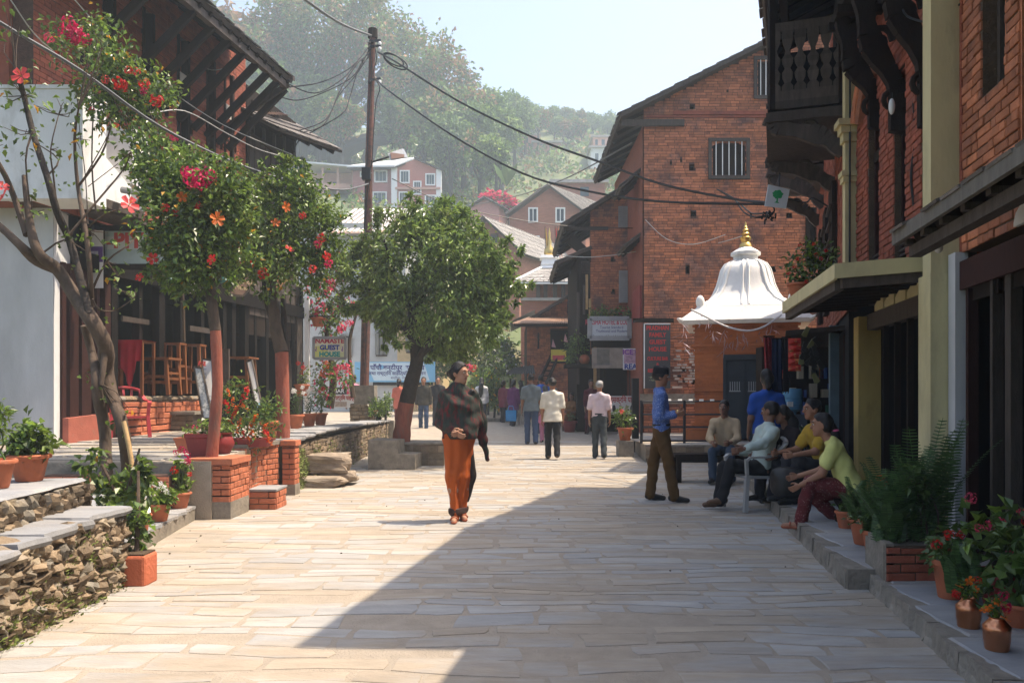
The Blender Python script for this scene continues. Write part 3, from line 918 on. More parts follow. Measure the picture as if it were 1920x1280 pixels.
pv.inputs["Color"].default_value=(.74,.88,1.0,1)
pv.inputs["Density"].default_value=0.0024
pv.inputs["Anisotropy"].default_value=0.2
hm.node_tree.links.new(pv.outputs[0],ho.inputs[1])
M['haze']=hm
HAZE=hz.build("haze",'haze');tag(HAZE,kind='stuff')
# ------------------------------------------------------------------ houses on the shaded side of the street
def roof_slab(parent,quad,th=.07,mt='tile_roof',name='roof',rafters=0,raf_mt='wood',tiles=True,seed=1,tl=.34):
 """quad: eave0, eave1, ridge1, ridge0 (3D). A slab, slate rows on it and rafters under it."""
 e0,e1,r1,r0=[Vector(p)for p in quad]
 n=(e1-e0).cross(r0-e0).normalized()
 if n.z<0:n=-n
 mb=MB()
 mb.hexa([e0-n*th,e1-n*th,r1-n*th,r0-n*th,e0,e1,r1,r0]if(e1-e0).cross(r0-e0).z>0 else[e1-n*th,e0-n*th,r0-n*th,r1-n*th,e1,e0,r0,r1])
 rf=mb.build(name,'wood_grey',parent)
 if tiles:
  rnd=random.Random(seed)
  L=(r0-e0).length
  rows=max(2,int(L/tl))
  mb=MB()
  for j in range(rows):
   a0,a1=e0.lerp(r0,j/rows),e1.lerp(r1,j/rows)
   b0,b1=e0.lerp(r0,min(1,(j+1.25)/rows)),e1.lerp(r1,min(1,(j+1.25)/rows))
   w=(a1-a0).length
   k=max(1,int(w/.3))
   s=0.0
   for i in range(k):
    t0,t1=i/k,(i+1)/k-.012
    dn=(a0-r0).normalized()*rnd.uniform(0,.04)
    p=[a0.lerp(a1,t0)+dn,a0.lerp(a1,t1)+dn,b0.lerp(b1,t1),b0.lerp(b1,t0)]
    h0,h1=.035+rnd.uniform(0,.012),.010
    lo=[p[0]+n*(h0-.018),p[1]+n*(h0-.018),p[2]+n*.002,p[3]+n*.002]
    hi=[p[0]+n*h0,p[1]+n*h0,p[2]+n*(h1+.002),p[3]+n*(h1+.002)]
    mb.hexa(lo+hi if(e1-e0).cross(r0-e0).z>0 else lo[::-1]+hi[::-1])
  mb.build("slate",mt,rf,kind='stuff')
 for k in range(rafters):
  t=(k+.5)/rafters
  a,b=e0.lerp(e1,t),r0.lerp(r1,t)
  m2=MB();m2.beam(a-n*(th+.05)+(b-a).normalized()*.04,b-n*(th+.05),.07,.09,n)
  m2.build("rafter",raf_mt,parent)
 return rf
# ---- near brick house (house A): wall v = 2.4, u up to 6.5
HA=thing("brick_house","near brick house with a sagging dark wooden canopy and a yellow corner pilaster","house",S(5,2.4,0))
VA=2.4
def wall_s(parent,u0,u1,v,z0,z1,**k):
 """masonry along the street axis, facing the street; a runs from u1 (far) towards u0 (near)."""
 A,B=S(u1,v),S(u0,v)
 du=(B-A);w=du.length;du.normalize()
 n=Vector((-du.y,du.x,0))
 if n.x>0:n=-n
 return masonry(parent,A,du,n,w,z0,z1,**k)
def A2a(u1,u,k=math.hypot(1,AX)):return(u1-u)*k
wall_s(HA,3.3,6.28,VA,2.5,5.2,mt='brick',holes=[(A2a(6.28,5.92),A2a(6.28,5.52),3.58,5.2),(A2a(6.28,5.30),A2a(6.28,3.3),2.5,5.2)],parts=230,seed=71,bond='mixed',depth=.25,proud=.016,mort='soil',g=.012)
mb=MB()
mb.sbox(5.34,5.28,VA,VA+.25,2.5,5.2);mb.sbox(5.52,5.56,VA+.01,VA+.25,3.58,5.2)
mb.build("jamb",'brick',HA)
mb=MB();mb.sbox(5.5,5.94,VA+.16,VA+.2,3.5,5.2);w_=mb.build("window",'dark',HA)
mb=MB()
for u in(5.56,5.72,5.88):mb.sbox(u-.025,u+.025,VA+.10,VA+.15,3.60,5.2)
mb.sbox(5.53,5.91,VA+.09,VA+.15,3.59,3.65)
mb.build("frame",'wood_grey',w_)
mb=MB();mb.sbox(3.3,5.28,VA+.2,VA+.24,2.5,5.2);w_=mb.build("window",'dark',HA)
mb=MB()
for u in(5.2,4.9,4.4):mb.sbox(u-.035,u+.035,VA+.02,VA+.1,2.5,5.2)
mb.build("frame",'wood',w_)
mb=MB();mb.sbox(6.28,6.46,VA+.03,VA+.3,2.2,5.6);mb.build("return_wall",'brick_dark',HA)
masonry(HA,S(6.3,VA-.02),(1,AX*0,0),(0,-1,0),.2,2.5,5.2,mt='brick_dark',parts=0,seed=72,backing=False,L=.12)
mb=MB()
mb.sbox(6.46,6.66,2.20,2.46,2.35,6.6);mb.sbox(6.44,6.74,2.19,2.52,.12,2.36)
o=mb.build("pilaster",'yellow',HA)
mb=MB();mb.sbox(6.28,6.43,2.33,2.5,.12,2.5);mb.build("plaster_strip",'grey_wall',HA)
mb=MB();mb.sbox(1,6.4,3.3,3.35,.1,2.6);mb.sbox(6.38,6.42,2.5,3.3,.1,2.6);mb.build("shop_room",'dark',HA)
for u,w_ in((6.17,.05),(5.72,.045),(5.45,.09),(5.0,.06),(4.6,.09)):
 mb=MB();mb.sbox(u-w_/2,u+w_/2,2.38,2.46,.12,2.25);mb.build("post",'wood_red' if u>6 else 'wood_grey',HA)
mb=MB();mb.sbox(3.0,6.27,2.36,2.50,2.2,2.42);mb.build("lintel",'wood_red',HA)
for k in range(4):
 mb=MB();mb.sbox(4.0+k*.55,4.46+k*.55,2.40,2.43,2.10,2.2);mb.build("carved_valance",'wood',HA)
e0,e1=S(5.36,1.60,2.45),S(2.6,1.60,2.45)
roof_slab(HA,[e0,e1,S(2.6,2.42,2.82),S(5.36,2.42,2.82)],th=.03,rafters=7,raf_mt='wood',name='canopy',seed=2)
mb=MB();mb.plan([S(5.40,1.575),S(5.40,1.605),S(2.6,1.605),S(2.6,1.575)],2.385,2.475);mb.build("fascia",'fascia_grey',HA)
mb=MB();mb.plan([S(5.30,1.66),S(5.30,1.74),S(2.6,1.74),S(2.6,1.66)],2.29,2.36);mb.build("eave_beam",'wood_grey',HA)
for k in range(8):
 u=5.28-k*.33
 mb=MB();mb.plan([S(u,1.62),S(u,1.74),S(u-.06,1.74),S(u-.06,1.62)],2.36,2.40);mb.build("bracket",'wood_grey',HA)
mb=MB()
for k in range(5):
 u=5.25-k*.5
 pts=[S(u-.4*math.sin(a)*.5-.2,2.33,2.5+.12*math.cos(a))for a in np.linspace(-1.5,1.5,7)]
 mb.prism(pts+[S(u-.4,2.33,2.48),S(u,2.33,2.48)],(.03,0,0))
mb.build("plaster_infill",'limewash',HA)
HA_body=MB();HA_body.sbox(-6,6.27,VA+.28,8,2.6,5.4);HA_body.sbox(-6,3.29,VA,VA+.28,.1,5.4);HA_body.sbox(4.6,4.7,1.6,8,5.0,5.05);HA_body.prism([S(4.6,1.4,5.0),S(4.6,8,5.0),S(4.6,8,6.9),S(4.6,4.6,6.7)],(0.01,.07,0));HA_body.build("body",'brick',HA)  # attic prism under the main roof added out of view to block leaking sunlight
roof_slab(HA,[S(4.72,1.2,5.0),S(-6,1.2,5.0),S(-6,4.6,6.9),S(4.72,4.6,6.9)],name='main_roof',rafters=0,tiles=False)
# ---- middle brick house (house B): tall arched windows, concrete canopy with yellow edge
HB=thing("brick_house","tall brick house with narrow arched windows above a yellow edged concrete canopy","house",S(8.2,2.4,0))
VB=2.40
wb=[(9.12,8.66,2.3,4.62),(8.12,7.74,2.3,4.62),(7.26,6.86,2.3,4.62)]
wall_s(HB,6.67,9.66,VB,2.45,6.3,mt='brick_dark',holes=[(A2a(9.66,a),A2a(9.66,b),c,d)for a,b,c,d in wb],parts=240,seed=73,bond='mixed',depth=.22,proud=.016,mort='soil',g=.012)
for a,b,c,d in wb:
 mb=MB();mb.sbox(b,a,VB+.15,VB+.18,c,d+.1);w_=mb.build("window",'dark',HB)
 mb=MB()
 for u in(a-.03,b+.03,(a+b)/2):mb.sbox(u-.025,u+.025,VB+.06,VB+.14,c,d)
 mb.build("frame",'wood_red',w_)
 mb=MB();mb.sbox(b+.0,a-.0,VB+.05,VB+.12,d-.62,d-.5);mb.build("transom",'wood',w_)
 mb=MB()
 m_=(a+b)/2
 mb.prism([S(a,VB+.02,d-.02),S(b,VB+.02,d-.02),S(b,VB+.02,d-.14),S(m_-.05,VB+.02,d-.03),S(m_+.05,VB+.02,d-.03),S(a,VB+.02,d-.14)],(.1,.018,0))
 mb.build("arch_head",'brick_dark',w_)
 mb=MB()
 for k in range(7):
  z=2.6+k*.055
  mb.sbox(b+.04,a-.04,VB+.03,VB+.06,z,z+.02)
 mb.build("shutter_louvre",'wood_grey',w_)
mb=MB()
for r_,o_ in((.80,.0),(.70,.03),(.60,.01)):
 pts=[S(8.85+r_*math.cos(a)*.95,VB-.05+o_,4.35+r_*math.sin(a))for a in np.linspace(R(20),R(100),10)]
 mb.tube(pts,.055,6)
mb.build("arch_moulding",'brick',HB,smooth=True)
mb=MB();mb.sbox(9.68,9.82,2.26,2.42,2.5,6.4)
for z,o_,h in((4.62,.10,.07),(4.54,.06,.08),(4.44,.03,.1),(4.02,.05,.06),(3.95,.03,.07)):
 mb.sbox(9.68-o_,9.82+o_*.3,2.26-o_,2.43+o_*.2,z,z+h)
mb.build("far_pilaster",'yellow',HB)
mb=MB();mb.tube([S(9.63,2.30,2.5),S(9.63,2.31,6.4)],.012,6);mb.build("downpipe",'black',HB)
mb=MB();mb.plan([S(6.80,1.52),S(6.80,2.42),S(9.6,2.42),S(9.6,1.52)],[2.40,2.47,2.47,2.40],[2.455,2.53,2.53,2.455]);mb.build("canopy_slab",'wood_grey',HB)
mb=MB()
mb.plan([S(6.77,1.49),S(6.77,2.30),S(6.80,2.30),S(6.80,1.49)],[2.365,2.43,2.43,2.365],[2.49,2.56,2.56,2.49])
mb.plan([S(6.80,1.49),S(9.62,1.49),S(9.62,1.52),S(6.80,1.52)],2.36,[2.488]*4)
mb.build("canopy_edge",'yellow',HB)
mb=MB()
mb.beam(S(6.9,1.56,2.325),S(9.6,1.56,2.325),.07,.09);mb.beam(S(6.83,1.56,2.33),S(6.83,2.36,2.39),.06,.08)
mb.build("edge_beam",'wood_grey',HB)
for k in range(9):
 u=7.1+k*.3
 mb=MB();mb.beam(S(u,1.58,2.37),S(u,2.4,2.43),.06,.07);mb.build("rafter",'wood',HB)
mb=MB()
for k in range(5):
 u=6.95+k*.38
 mb.prism([S(u,2.38,2.30),S(u+.34,2.38,2.30),S(u+.34,2.38,2.36),S(u+.17,2.38,2.43),S(u,2.38,2.42)],(.03,0,0))
mb.build("plaster_infill",'yellow',HB)
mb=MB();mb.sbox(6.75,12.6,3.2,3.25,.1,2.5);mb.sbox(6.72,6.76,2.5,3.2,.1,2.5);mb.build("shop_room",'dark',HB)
mb=MB();mb.sbox(6.75,9.7,2.40,2.52,2.12,2.30);mb.build("lintel",'wood_grey',HB)
for u,w_ in((7.0,.05),(7.34,.035),(7.78,.045),(8.2,.04),(8.62,.04)):
 mb=MB();mb.sbox(u-w_/2,u+w_/2,2.42,2.48,.12,2.14);mb.build("post",'wood',HB)
mb=MB();mb.sbox(9.20,9.42,2.30,2.56,.12,2.28);mb.build("ochre_pillar",'ochre',HB)
for u in(9.6,9.75,9.9,10.05,10.25,10.45):
 mb=MB();mb.sbox(u-.02,u+.02,2.42,2.48,.12,2.16);mb.build("post",'wood_red',HB)
mb=MB();mb.sbox(10.62,10.72,2.28,2.40,.12,2.3);mb.build("blue_post",flat('blue_grey_paint',(.12,.17,.20),var=.2),HB)
mb=MB();mb.sbox(6.7,9.1,1.95,2.4,5.52,5.62);mb.build("balcony_floor",'wood',HB)
for k in range(6):
 mb=MB();mb.sbox(6.8+k*.42,6.88+k*.42,1.9,2.4,5.44,5.52);mb.build("joist",'wood',HB)
def carved_strut(parent,u,v0,z0,v1,z1,th=.10,mt='wood',sf=S):
 """S-shaped bracket from the wall (v0, z0) out to (v1, z1) with scrolls."""
 pts=[]
 for t in np.linspace(0,1,13):
  b=t*t*(3-2*t)
  v=v0+(v1-v0)*(b*.75+t*t*.25)
  z=z0+(z1-z0)*(t*.6+t**.55*.4)
  pts.append((v+.05*math.sin(t*9),z))
 mb=MB()
 w=[.07+.035*math.sin(math.pi*t)+.02*math.sin(t*16)for t in np.linspace(0,1,13)]
 for i in range(12):
  a,b=pts[i],pts[i+1]
  dx,dz=b[0]-a[0],b[1]-a[1]
  l=math.hypot(dx,dz);nx,nz=-dz/l,dx/l
  q=[(a[0]+nx*w[i],a[1]+nz*w[i]),(b[0]+nx*w[i+1],b[1]+nz*w[i+1]),(b[0]-nx*w[i+1],b[1]-nz*w[i+1]),(a[0]-nx*w[i],a[1]-nz*w[i])]
  mb.prism([sf(u,p[0],p[1])for p in q],sf(u+th,0,0)-sf(u,0,0))
 st=mb.build("carved_strut",mt,parent)
 for t_,r_ in((.22,.12),(.52,.15),(.85,.13)):
  i=int(t_*12)
  m2=MB()
  c=pts[i]
  side=-1 if t_<.5 else 1
  sp=[]
  for a in np.linspace(0,9,16):
   rr=r_*(1-a/11)
   sp.append(sf(u+th/2,c[0]+side*.08+rr*math.cos(a)*.8,c[1]+side*.06+rr*math.sin(a)))
  m2.tube(sp,[.035*(1-k/22)for k in range(16)],6)
  m2.build("scroll",mt,st,smooth=True)
 return st
carved_strut(HB,7.05,2.38,3.75,1.95,5.5)
carved_strut(HB,7.95,2.38,4.0,1.95,5.5)
carved_strut(HB,8.75,2.38,4.3,1.98,5.5)
hb=MB();hb.sbox(4.79,8.5,VB+.26,8,5.42,6.6)  # this upper box and the gable-end prisms are added unseen against leaking sunlight
for u_ in(4.82,8.40):hb.prism([S(u_,1.3,6.6),S(u_,8,6.6),S(u_,8,8.6),S(u_,5,8.6)],(AX*.07,.07,0))
hb.sbox(6.67,9.66,VB+.24,8,2.55,6.6);hb.build("body",'brick_dark',HB)
roof_slab(HB,[S(8.5,1.0,6.65),S(4.8,1.0,6.65),S(4.8,5,8.9),S(8.5,5,8.9)],name='roof',rafters=0,tiles=False)
# ---- house C: carved balconies, deep eave; its front runs along (.33, 1)
CA,CD=Vector((4.12,9.84,0)),Vector((.33,1,0))
CN=Vector((-1,.33,0)).normalized()
def C(t,o,z=0.0):
 """t metres of depth along house C's front, o metres out towards the street."""
 p=CA+CD*t+CN*o
 return Vector((p.x,p.y,z))
HC=thing("brick_house","old brick house with two black carved wooden balconies under a deep slate eave","house",CA)
A,B=C(7.2,0),C(0,0)
du=(B-A);wl=du.length;du.normalize()
masonry(HC,A,du,CN,wl,2.4,7.0,mt='brick_dark',holes=[(wl-2.3,wl-1.5,2.7,4.4),(wl-3.9,wl-3.2,2.7,4.4),(wl-5.6,wl-5.0,2.7,4.4)],parts=60,seed=75,bond='mixed',see=lambda x,y:1555<x<1592)
mb=MB();mb.prism([C(0,-.02),C(7.2,-.02),C(7.2,-4),C(0,-4)],(0,0,7.0));mb.build("body",'dark',HC)
for a,b in((1.5,2.3),(3.2,3.9),(5.0,5.6)):
 k_=1/CD.length
 mb=MB()
 mb.prism([C(a*k_,.02,2.7),C(b*k_,.02,2.7),C(b*k_,.08,2.7),C(a*k_,.08,2.7)],(0,0,1.7));w_=mb.build("window",'wood',HC)
 mb=MB()
 for j in range(6):
  z=2.85+j*.24
  mb.prism([C(a*k_,.09,z),C(b*k_,.09,z),C(b*k_,.12,z),C(a*k_,.12,z)],(0,0,.04))
 mb.build("shutter",'wood_grey',w_)
def lattice_panel(parent,P0,dx,w,z0,z1,th=.03,mt='wood_grey',cols=6):
 """Cut-out balusters (vase outlines) between two rails. P0 plan point, dx unit direction, facing the camera."""
 P0=Vector(P0);dx=Vector(dx).normalized()
 nb=Vector((-dx.y,dx.x,0))*th
 st=w/cols
 for k in range(cols):
  cx=st*(k+.5)
  prof=[(0,.46),(.08,.46),(.14,.22),(.22,.40),(.30,.44),(.38,.20),(.46,.40),(.54,.46),(.60,.24),(.68,.16),(.78,.36),(.86,.44),(.92,.46),(1,.46)]
  mb=MB()
  for(a,wa),(b,wb2)in zip(prof[:-1],prof[1:]):
   za,zb=z0+(z1-z0)*a,z0+(z1-z0)*b
   q=[P0+dx*(cx-wa*st),P0+dx*(cx+wa*st),P0+dx*(cx+wb2*st),P0+dx*(cx-wb2*st)]
   q=[Vector((q[0].x,q[0].y,za)),Vector((q[1].x,q[1].y,za)),Vector((q[2].x,q[2].y,zb)),Vector((q[3].x,q[3].y,zb))]
   mb.prism(q,nb)
  mb.build("baluster",mt,parent)
def balcony(t0,t1,zf,out_,hh,name_rail=True,cols=6):
 P=thing
 k=MB()
 k.prism([C(t0,0,zf),C(t1,0,zf),C(t1,out_,zf),C(t0,out_,zf)],(0,0,.10))
 k.prism([C(t0-.03,0,zf-.16),C(t1,0,zf-.16),C(t1,out_+.03,zf-.16),C(t0-.03,out_+.03,zf-.16)],(0,0,.12))
 fl=k.build("balcony",'wood_grey',HC)
 for(t,o)in((t0+.04,out_-.05),(t1-.04,out_-.05),(t0+.04,.05),((t0+t1)/2,out_-.05)):
  k=MB();p=C(t,o)
  k.box(p.x-.05,p.x+.05,p.y-.05,p.y+.05,zf,zf+hh*2.1);k.build("balcony_post",'wood',fl)
 a,b=C(t0,out_),C(t0,0)
 lattice_panel(fl,a+Vector((0,0,0)),b-a,out_,zf+.22,zf+hh-.03,cols=cols)
 dn=(b-a).normalized()
 for z,h in((zf+.10,.13),(zf+hh-.03,.11),(zf+hh+.42,.07)):
  k=MB();k.prism([a,b,b+CD*.07,a+CD*.07],(0,0,h))
  k.v=[(x,y,zz+z)for x,y,zz in k.v];k.build("rail",'wood_grey',fl)
 a,b=C(t1,out_),C(t0,out_)
 lattice_panel(fl,a,b-a,(b-a).length,zf+.22,zf+hh-.03,cols=int((t1-t0)/.15))
 for z,h in((zf+.10,.13),(zf+hh-.03,.11)):
  k=MB();k.prism([a,b,b-CN*.07,a-CN*.07],(0,0,h));k.v=[(x,y,zz+z)for x,y,zz in k.v];k.build("rail",'wood_grey',fl)
 k=MB();k.prism([C(t0+.1,.01,zf+.1),C(t1-.05,.01,zf+.1),C(t1-.05,.03,zf+.1),C(t0+.1,.03,zf+.1)],(0,0,hh*2));k.build("opening",'dark',fl)
 k=MB();k.prism([C(t0+.5,.06,zf+.1),C(t0+.5,out_-.12,zf+.1),C(t0+.54,out_-.12,zf+.1),C(t0+.54,.06,zf+.1)],(0,0,hh*.8));k.build("backboard",'dark',fl)
 for tt in(t0+.02,t1-.15):
  carved_strut(fl,tt,.02,zf-(.62 if zf<5.3 else .8),out_*.92,zf-.16,th=.09,sf=C,mt='wood_grey')
balcony(.12,2.0,5.02,.92,1.02)
balcony(4.6,6.3,5.58,.95,.98)
roof_slab(HC,[(3.95,12.4,6.62),(2.56,8.5,6.67),(6.2,8.3,8.7),(7.9,12.4,8.7)],name='roof',rafters=9,raf_mt='wood',seed=5)
mb=MB();mb.beam((4.25,12.35,6.58),(2.85,8.6,6.63),.10,.12);mb.build("eave_beam",'wood',HC)
mb=MB();mb.prism([C(.9,-.6,.1),C(7,-.6,.1),C(7,-.65,.1),C(.9,-.65,.1)],(0,0,2.3));mb.build("shop_room",'dark',HC)
mb=MB();mb.prism([C(.3,.0,2.2),C(7,.0,2.2),C(7,.7,2.2),C(.9,.7,2.2)],(0,0,.06));mb.build("awning",'wood',HC)
# ---- gable house E facing the camera at the bend
HE=thing("gable_house","tall orange brick gable house with putlog holes and barred windows behind the white temple","house",(5.5,21,0))
DE=21.0
def xe(px):return XX(px,DE)
def ze(py):return ZZ(py,DE)
def etop(a):
 x=3.46+a
 return ze(222)+(x-xe(1160))*(ze(80)-ze(222))/(xe(1440)-xe(1160))-.05
eh=[(1336,1397,268,328),(1421,1470,115,178),(1510,1560,388,500)]
holes=[(xe(a)-3.46,xe(b)-3.46,ze(d),ze(c))for a,b,c,d in eh]
put=[(1298,201,10,9),(1441,199,10,10),(1297,314,10,11),(1438,310,7,11),(1300,401,11,10),(1289,505,8,15),(1449,505,9,10),(1302,712,8,10),(1364,172,4,5),(1258,306,4,5),(1277,301,4,5),(1408,403,5,6),(1479,404,10,9)]
holes+=[(xe(x-w/2)-3.46,xe(x+w/2)-3.46,ze(y+h/2),ze(y-h/2))for x,y,w,h in put]
masonry(HE,(3.46,DE,0),(1,0,0),(0,-1,0),4.9,.2,11.5,mt='brick',holes=holes,top=etop,parts=300,seed=77,bond='mixed',L=.27,c=.0735,g=.012,depth=.2,proud=.012,see=lambda x,y:y<620 and x<1460 and not(1300<x<1490 and y>470))
mb=MB();mb.prism([(3.47,DE+.22,.2),(8.3,DE+.22,.2),(8.3,DE+.22,etop(4.8)),(3.47,DE+.22,etop(0))],(0,.04,0));mb.build("inner_wall",'dark',HE)
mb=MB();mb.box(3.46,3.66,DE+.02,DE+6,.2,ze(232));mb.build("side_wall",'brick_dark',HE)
for(a,b,c,d)in eh[:2]:
 mb=MB()
 x0,x1,z0,z1=xe(a)-.03,xe(b)+.03,ze(d)-.03,ze(c)+.03
 w=.085
 mb.box(x0-w,x1+w,DE-.06,DE+.06,z1,z1+w);mb.box(x0-w,x1+w,DE-.07,DE+.06,z0-w,z0)
 mb.box(x0-w,x0,DE-.055,DE+.06,z0,z1);mb.box(x1,x1+w,DE-.055,DE+.06,z0,z1)
 wd=mb.build("window",'wood_grey',HE)
 for k in range(5):
  x=x0+(x1-x0)*(k+.7)/5.4
  m2=MB();m2.tube([(x,DE-.02,z0),(x,DE-.02,z1)],.013,6);m2.build("window_bar",'limewash',wd)
 m2=MB();m2.box(x0,x1,DE+.12,DE+.14,z0,z1);m2.build("pane",'wood',wd)
mb=MB()
x0,x1,z0,z1=xe(1510),xe(1560),ze(500),ze(388)
for x in(x0+.05,x0+.33,x1-.05):mb.box(x-.05,x+.05,DE-.05,DE+.1,z0,z1)
mb.box(x0,x1,DE+.11,DE+.13,z0,z1)
mb.build("window",'wood',HE)
mb=MB()
ac,n_=Vector((xe(1366),DE-.012,ze(330))),17
for k in range(n_):
 a=R(50+80*k/(n_-1));r0,r1=.90,1.06
 da=R(80/n_*.42)
 mb.prism([ac+Vector((r*math.cos(a+s),0,r*math.sin(a+s)))for r,s in((r0,-da),(r1,-da),(r1,da),(r0,da))],(0,.05,0))
mb.build("arch",'brick',HE)
mb=MB();mb.box(xe(1262),xe(1470),DE-.05,DE+.02,ze(216),ze(209));mb.box(xe(1212),xe(1470),DE-.03,DE+.02,ze(221),ze(217));mb.build("cornice",'brick_dark',HE)
mb=MB();mb.box(xe(1165),xe(1282),DE-.10,DE-.02,ze(238),ze(226));mb.build("tie_beam",'wood_grey',HE)
mb=MB();mb.box(xe(1187),xe(1262),DE-.09,DE+.02,ze(604),ze(597));mb.build("lintel",'wood',HE)
sl=(ze(80)-ze(222))/(xe(1440)-xe(1160))
xr=8.2
zr=ze(222)+(xr-xe(1160))*sl
roof_slab(HE,[(xe(1158),DE-.35,ze(222)),(xe(1158),DE+6.2,ze(222)),(xr,DE+6.2,zr),(xr,DE-.35,zr)],th=.10,rafters=8,name='roof',seed=6,tl=.4)
roof_slab(HE,[(xr+5,DE-.35,zr-5*sl),(xr+5,DE+6.2,zr-5*sl),(xr,DE+6.2,zr),(xr,DE-.35,zr)],th=.10,name='roof',seed=7,tiles=False)
mb=MB();mb.box(8.36,12.5,DE,DE+.2,.2,9);mb.build("rear_wall",'brick',HE)
for(px,py,w_,h_)in((1187,330,38,50),(1191,447,30,36)):
 x1=xe(px+w_/2);x0=xe(px-w_/2)
 roof_slab(HE,[(x0,DE+.5,ze(py+h_*.2)),(x0,DE+2,ze(py+h_*.2)),(3.46,DE+2,ze(py-h_/2)),(3.46,DE+.5,ze(py-h_/2))],name='skirt_roof',th=.06,rafters=3,seed=8)
mb=MB();mb.box(3.40,3.455,DE+.3,DE+1.6,ze(595),ze(532));mb.build("door",flat('door_red',(.22,.03,.025),var=.2),HE)
mb=MB();mb.tube([(3.52,23.2,5.2),(3.52,23.2,8.3)],.05,8);mb.tube([(3.52,23.2,2.2),(3.52,23.2,4.9)],.05,8);mb.build("drain_pipe",'metal_grey',HE)
mb=MB();rnd=random.Random(4)
for r_ in range(14):
 for k in range(7):
  if rnd.random()<.62:
   x=xe(1262)+k*.13+rnd.uniform(-.03,.03)+(r_%2)*.06
   z=ze(728)+r_*.0735*(1.0)
   mb.box(x,x+rnd.uniform(.08,.22),DE-.022,DE-.014,z+.008,z+.058)
mb.build("whitewash_patch",flat('old_whitewash',(.42,.36,.31),var=.3,isl=.3),HE,kind='stuff')
mb=MB();mb.box(xe(1200),xe(1320),DE-.05,DE+.02,ze(757),ze(738));mb.build("base_ledge",'curb',HE)
# ---- house F beyond it
DF=24.0
HF=thing("brick_house","weathered brick house with timber front and white hotel signboards before the tall gable","house",(3,DF,0))
def xf(px):return XX(px,DF)
def zf(py):return ZZ(py,DF)
ftop=lambda a:zf(424)+(xf(1107)+a-xf(1050))*(zf(346)-zf(424))/(xf(1176)-xf(1050))
masonry(HF,(xf(1107),DF,0),(1,0,0),(0,-1,0),1.32,2.6,8,mt='brick',top=lambda a:ftop(a)-.06,parts=120,seed=78,bond='mixed',L=.25,c=.075,depth=.2,holes=[(xf(1145)-xf(1107),xf(1152)-xf(1107),zf(491),zf(483)),(xf(1147)-xf(1107),xf(1153)-xf(1107),zf(549),zf(542))])
mb=MB();mb.box(xf(1108),xf(1190),DF+.21,DF+.24,.2,7);mb.build("inner_wall",'dark',HF)
s2=(zf(346)-zf(424))/(xf(1176)-xf(1050))
roof_slab(HF,[(xf(1052),DF-.3,zf(424)),(xf(1052),DF+5,zf(424)),(xf(1215),DF+5,zf(424)+s2*(xf(1215)-xf(1052))),(xf(1215),DF-.3,zf(424)+s2*(xf(1215)-xf(1052)))],th=.1,rafters=6,seed=9)
roof_slab(HF,[(xf(1042),DF-.1,zf(492)),(xf(1042),DF+4,zf(492)),(xf(1108),DF+4,zf(462)),(xf(1108),DF-.1,zf(462))],th=.09,rafters=5,name='skirt_roof',seed=10)
mb=MB();mb.box(xf(1058),xf(1140),DF-.06,DF,zf(432),zf(426));mb.build("tie_beam",'wood_grey',HF)
mb=MB();mb.prism([(xf(1062),DF-.03,zf(455)),(xf(1075),DF-.03,zf(440)),(xf(1108),DF-.03,zf(472)),(xf(1108),DF-.03,zf(492))],(0,.12,0));mb.build("eave_strut",'wood',HF)
mb=MB();mb.box(xf(1082),xf(1106),DF+.05,DF+4,.2,zf(470));mb.build("timber_bay",'wood',HF)
for k,(px,y0,y1,c)in enumerate(((1084,548,720,'wood_grey'),(1089,495,610,'wood'),(1095,535,590,'wood_grey'),(1100,515,580,'bamboo'),(1106,560,610,'bamboo'))):
 mb=MB();mb.box(xf(px-2.2),xf(px+2.2),DF-.06,DF+.05,zf(y1),zf(y0));mb.build("timber_post",c,HF)
mb=MB()
for k in range(9):mb.box(xf(1090),xf(1106),DF-.02,DF+.02,zf(512-k*2.6),zf(510.6-k*2.6))
mb.build("louvre",'wood_grey',HF)
for(y0,y1,x0)in((388,427,1159),(508,568,1160)):
 mb=MB();mb.box(xf(x0),xf(x0+17),DF-.10,DF-.04,zf(y1),zf(y0));sh=mb.build("shutter",'metal_grey',HF)
 for k in range(int((y1-y0)/3.2)):
  m2=MB();m2.box(xf(x0+1),xf(x0+16),DF-.125,DF-.095,zf(y1-1-k*3.2),zf(y1-2.6-k*3.2));m2.build("slat",'metal_grey',sh)
mb=MB();mb.box(xf(1108),xf(1205),DF-.7,DF+.2,zf(653),zf(636));mb.build("balcony_slab",'wood',HF)
mb=MB();mb.box(xf(1110),xf(1205),DF+.1,DF+.16,.2,zf(640));mb.build("shop_opening",'dark',HF)
for px,c in((1112,'bamboo'),(1118,'wood_grey'),(1130,'wood'),(1178,'wood_grey'),(1186,'limewash')):
 mb=MB();mb.box(xf(px-2.5),xf(px+2.5),DF-.6,DF-.5,.25,zf(640));mb.build("shop_post",c,HF)
mb=MB();mb.box(xf(1188),xf(1205),DF-.4,DF-.3,.25,zf(690));mb.build("red_panel",flat('door_red',(.22,.03,.025)),HF)
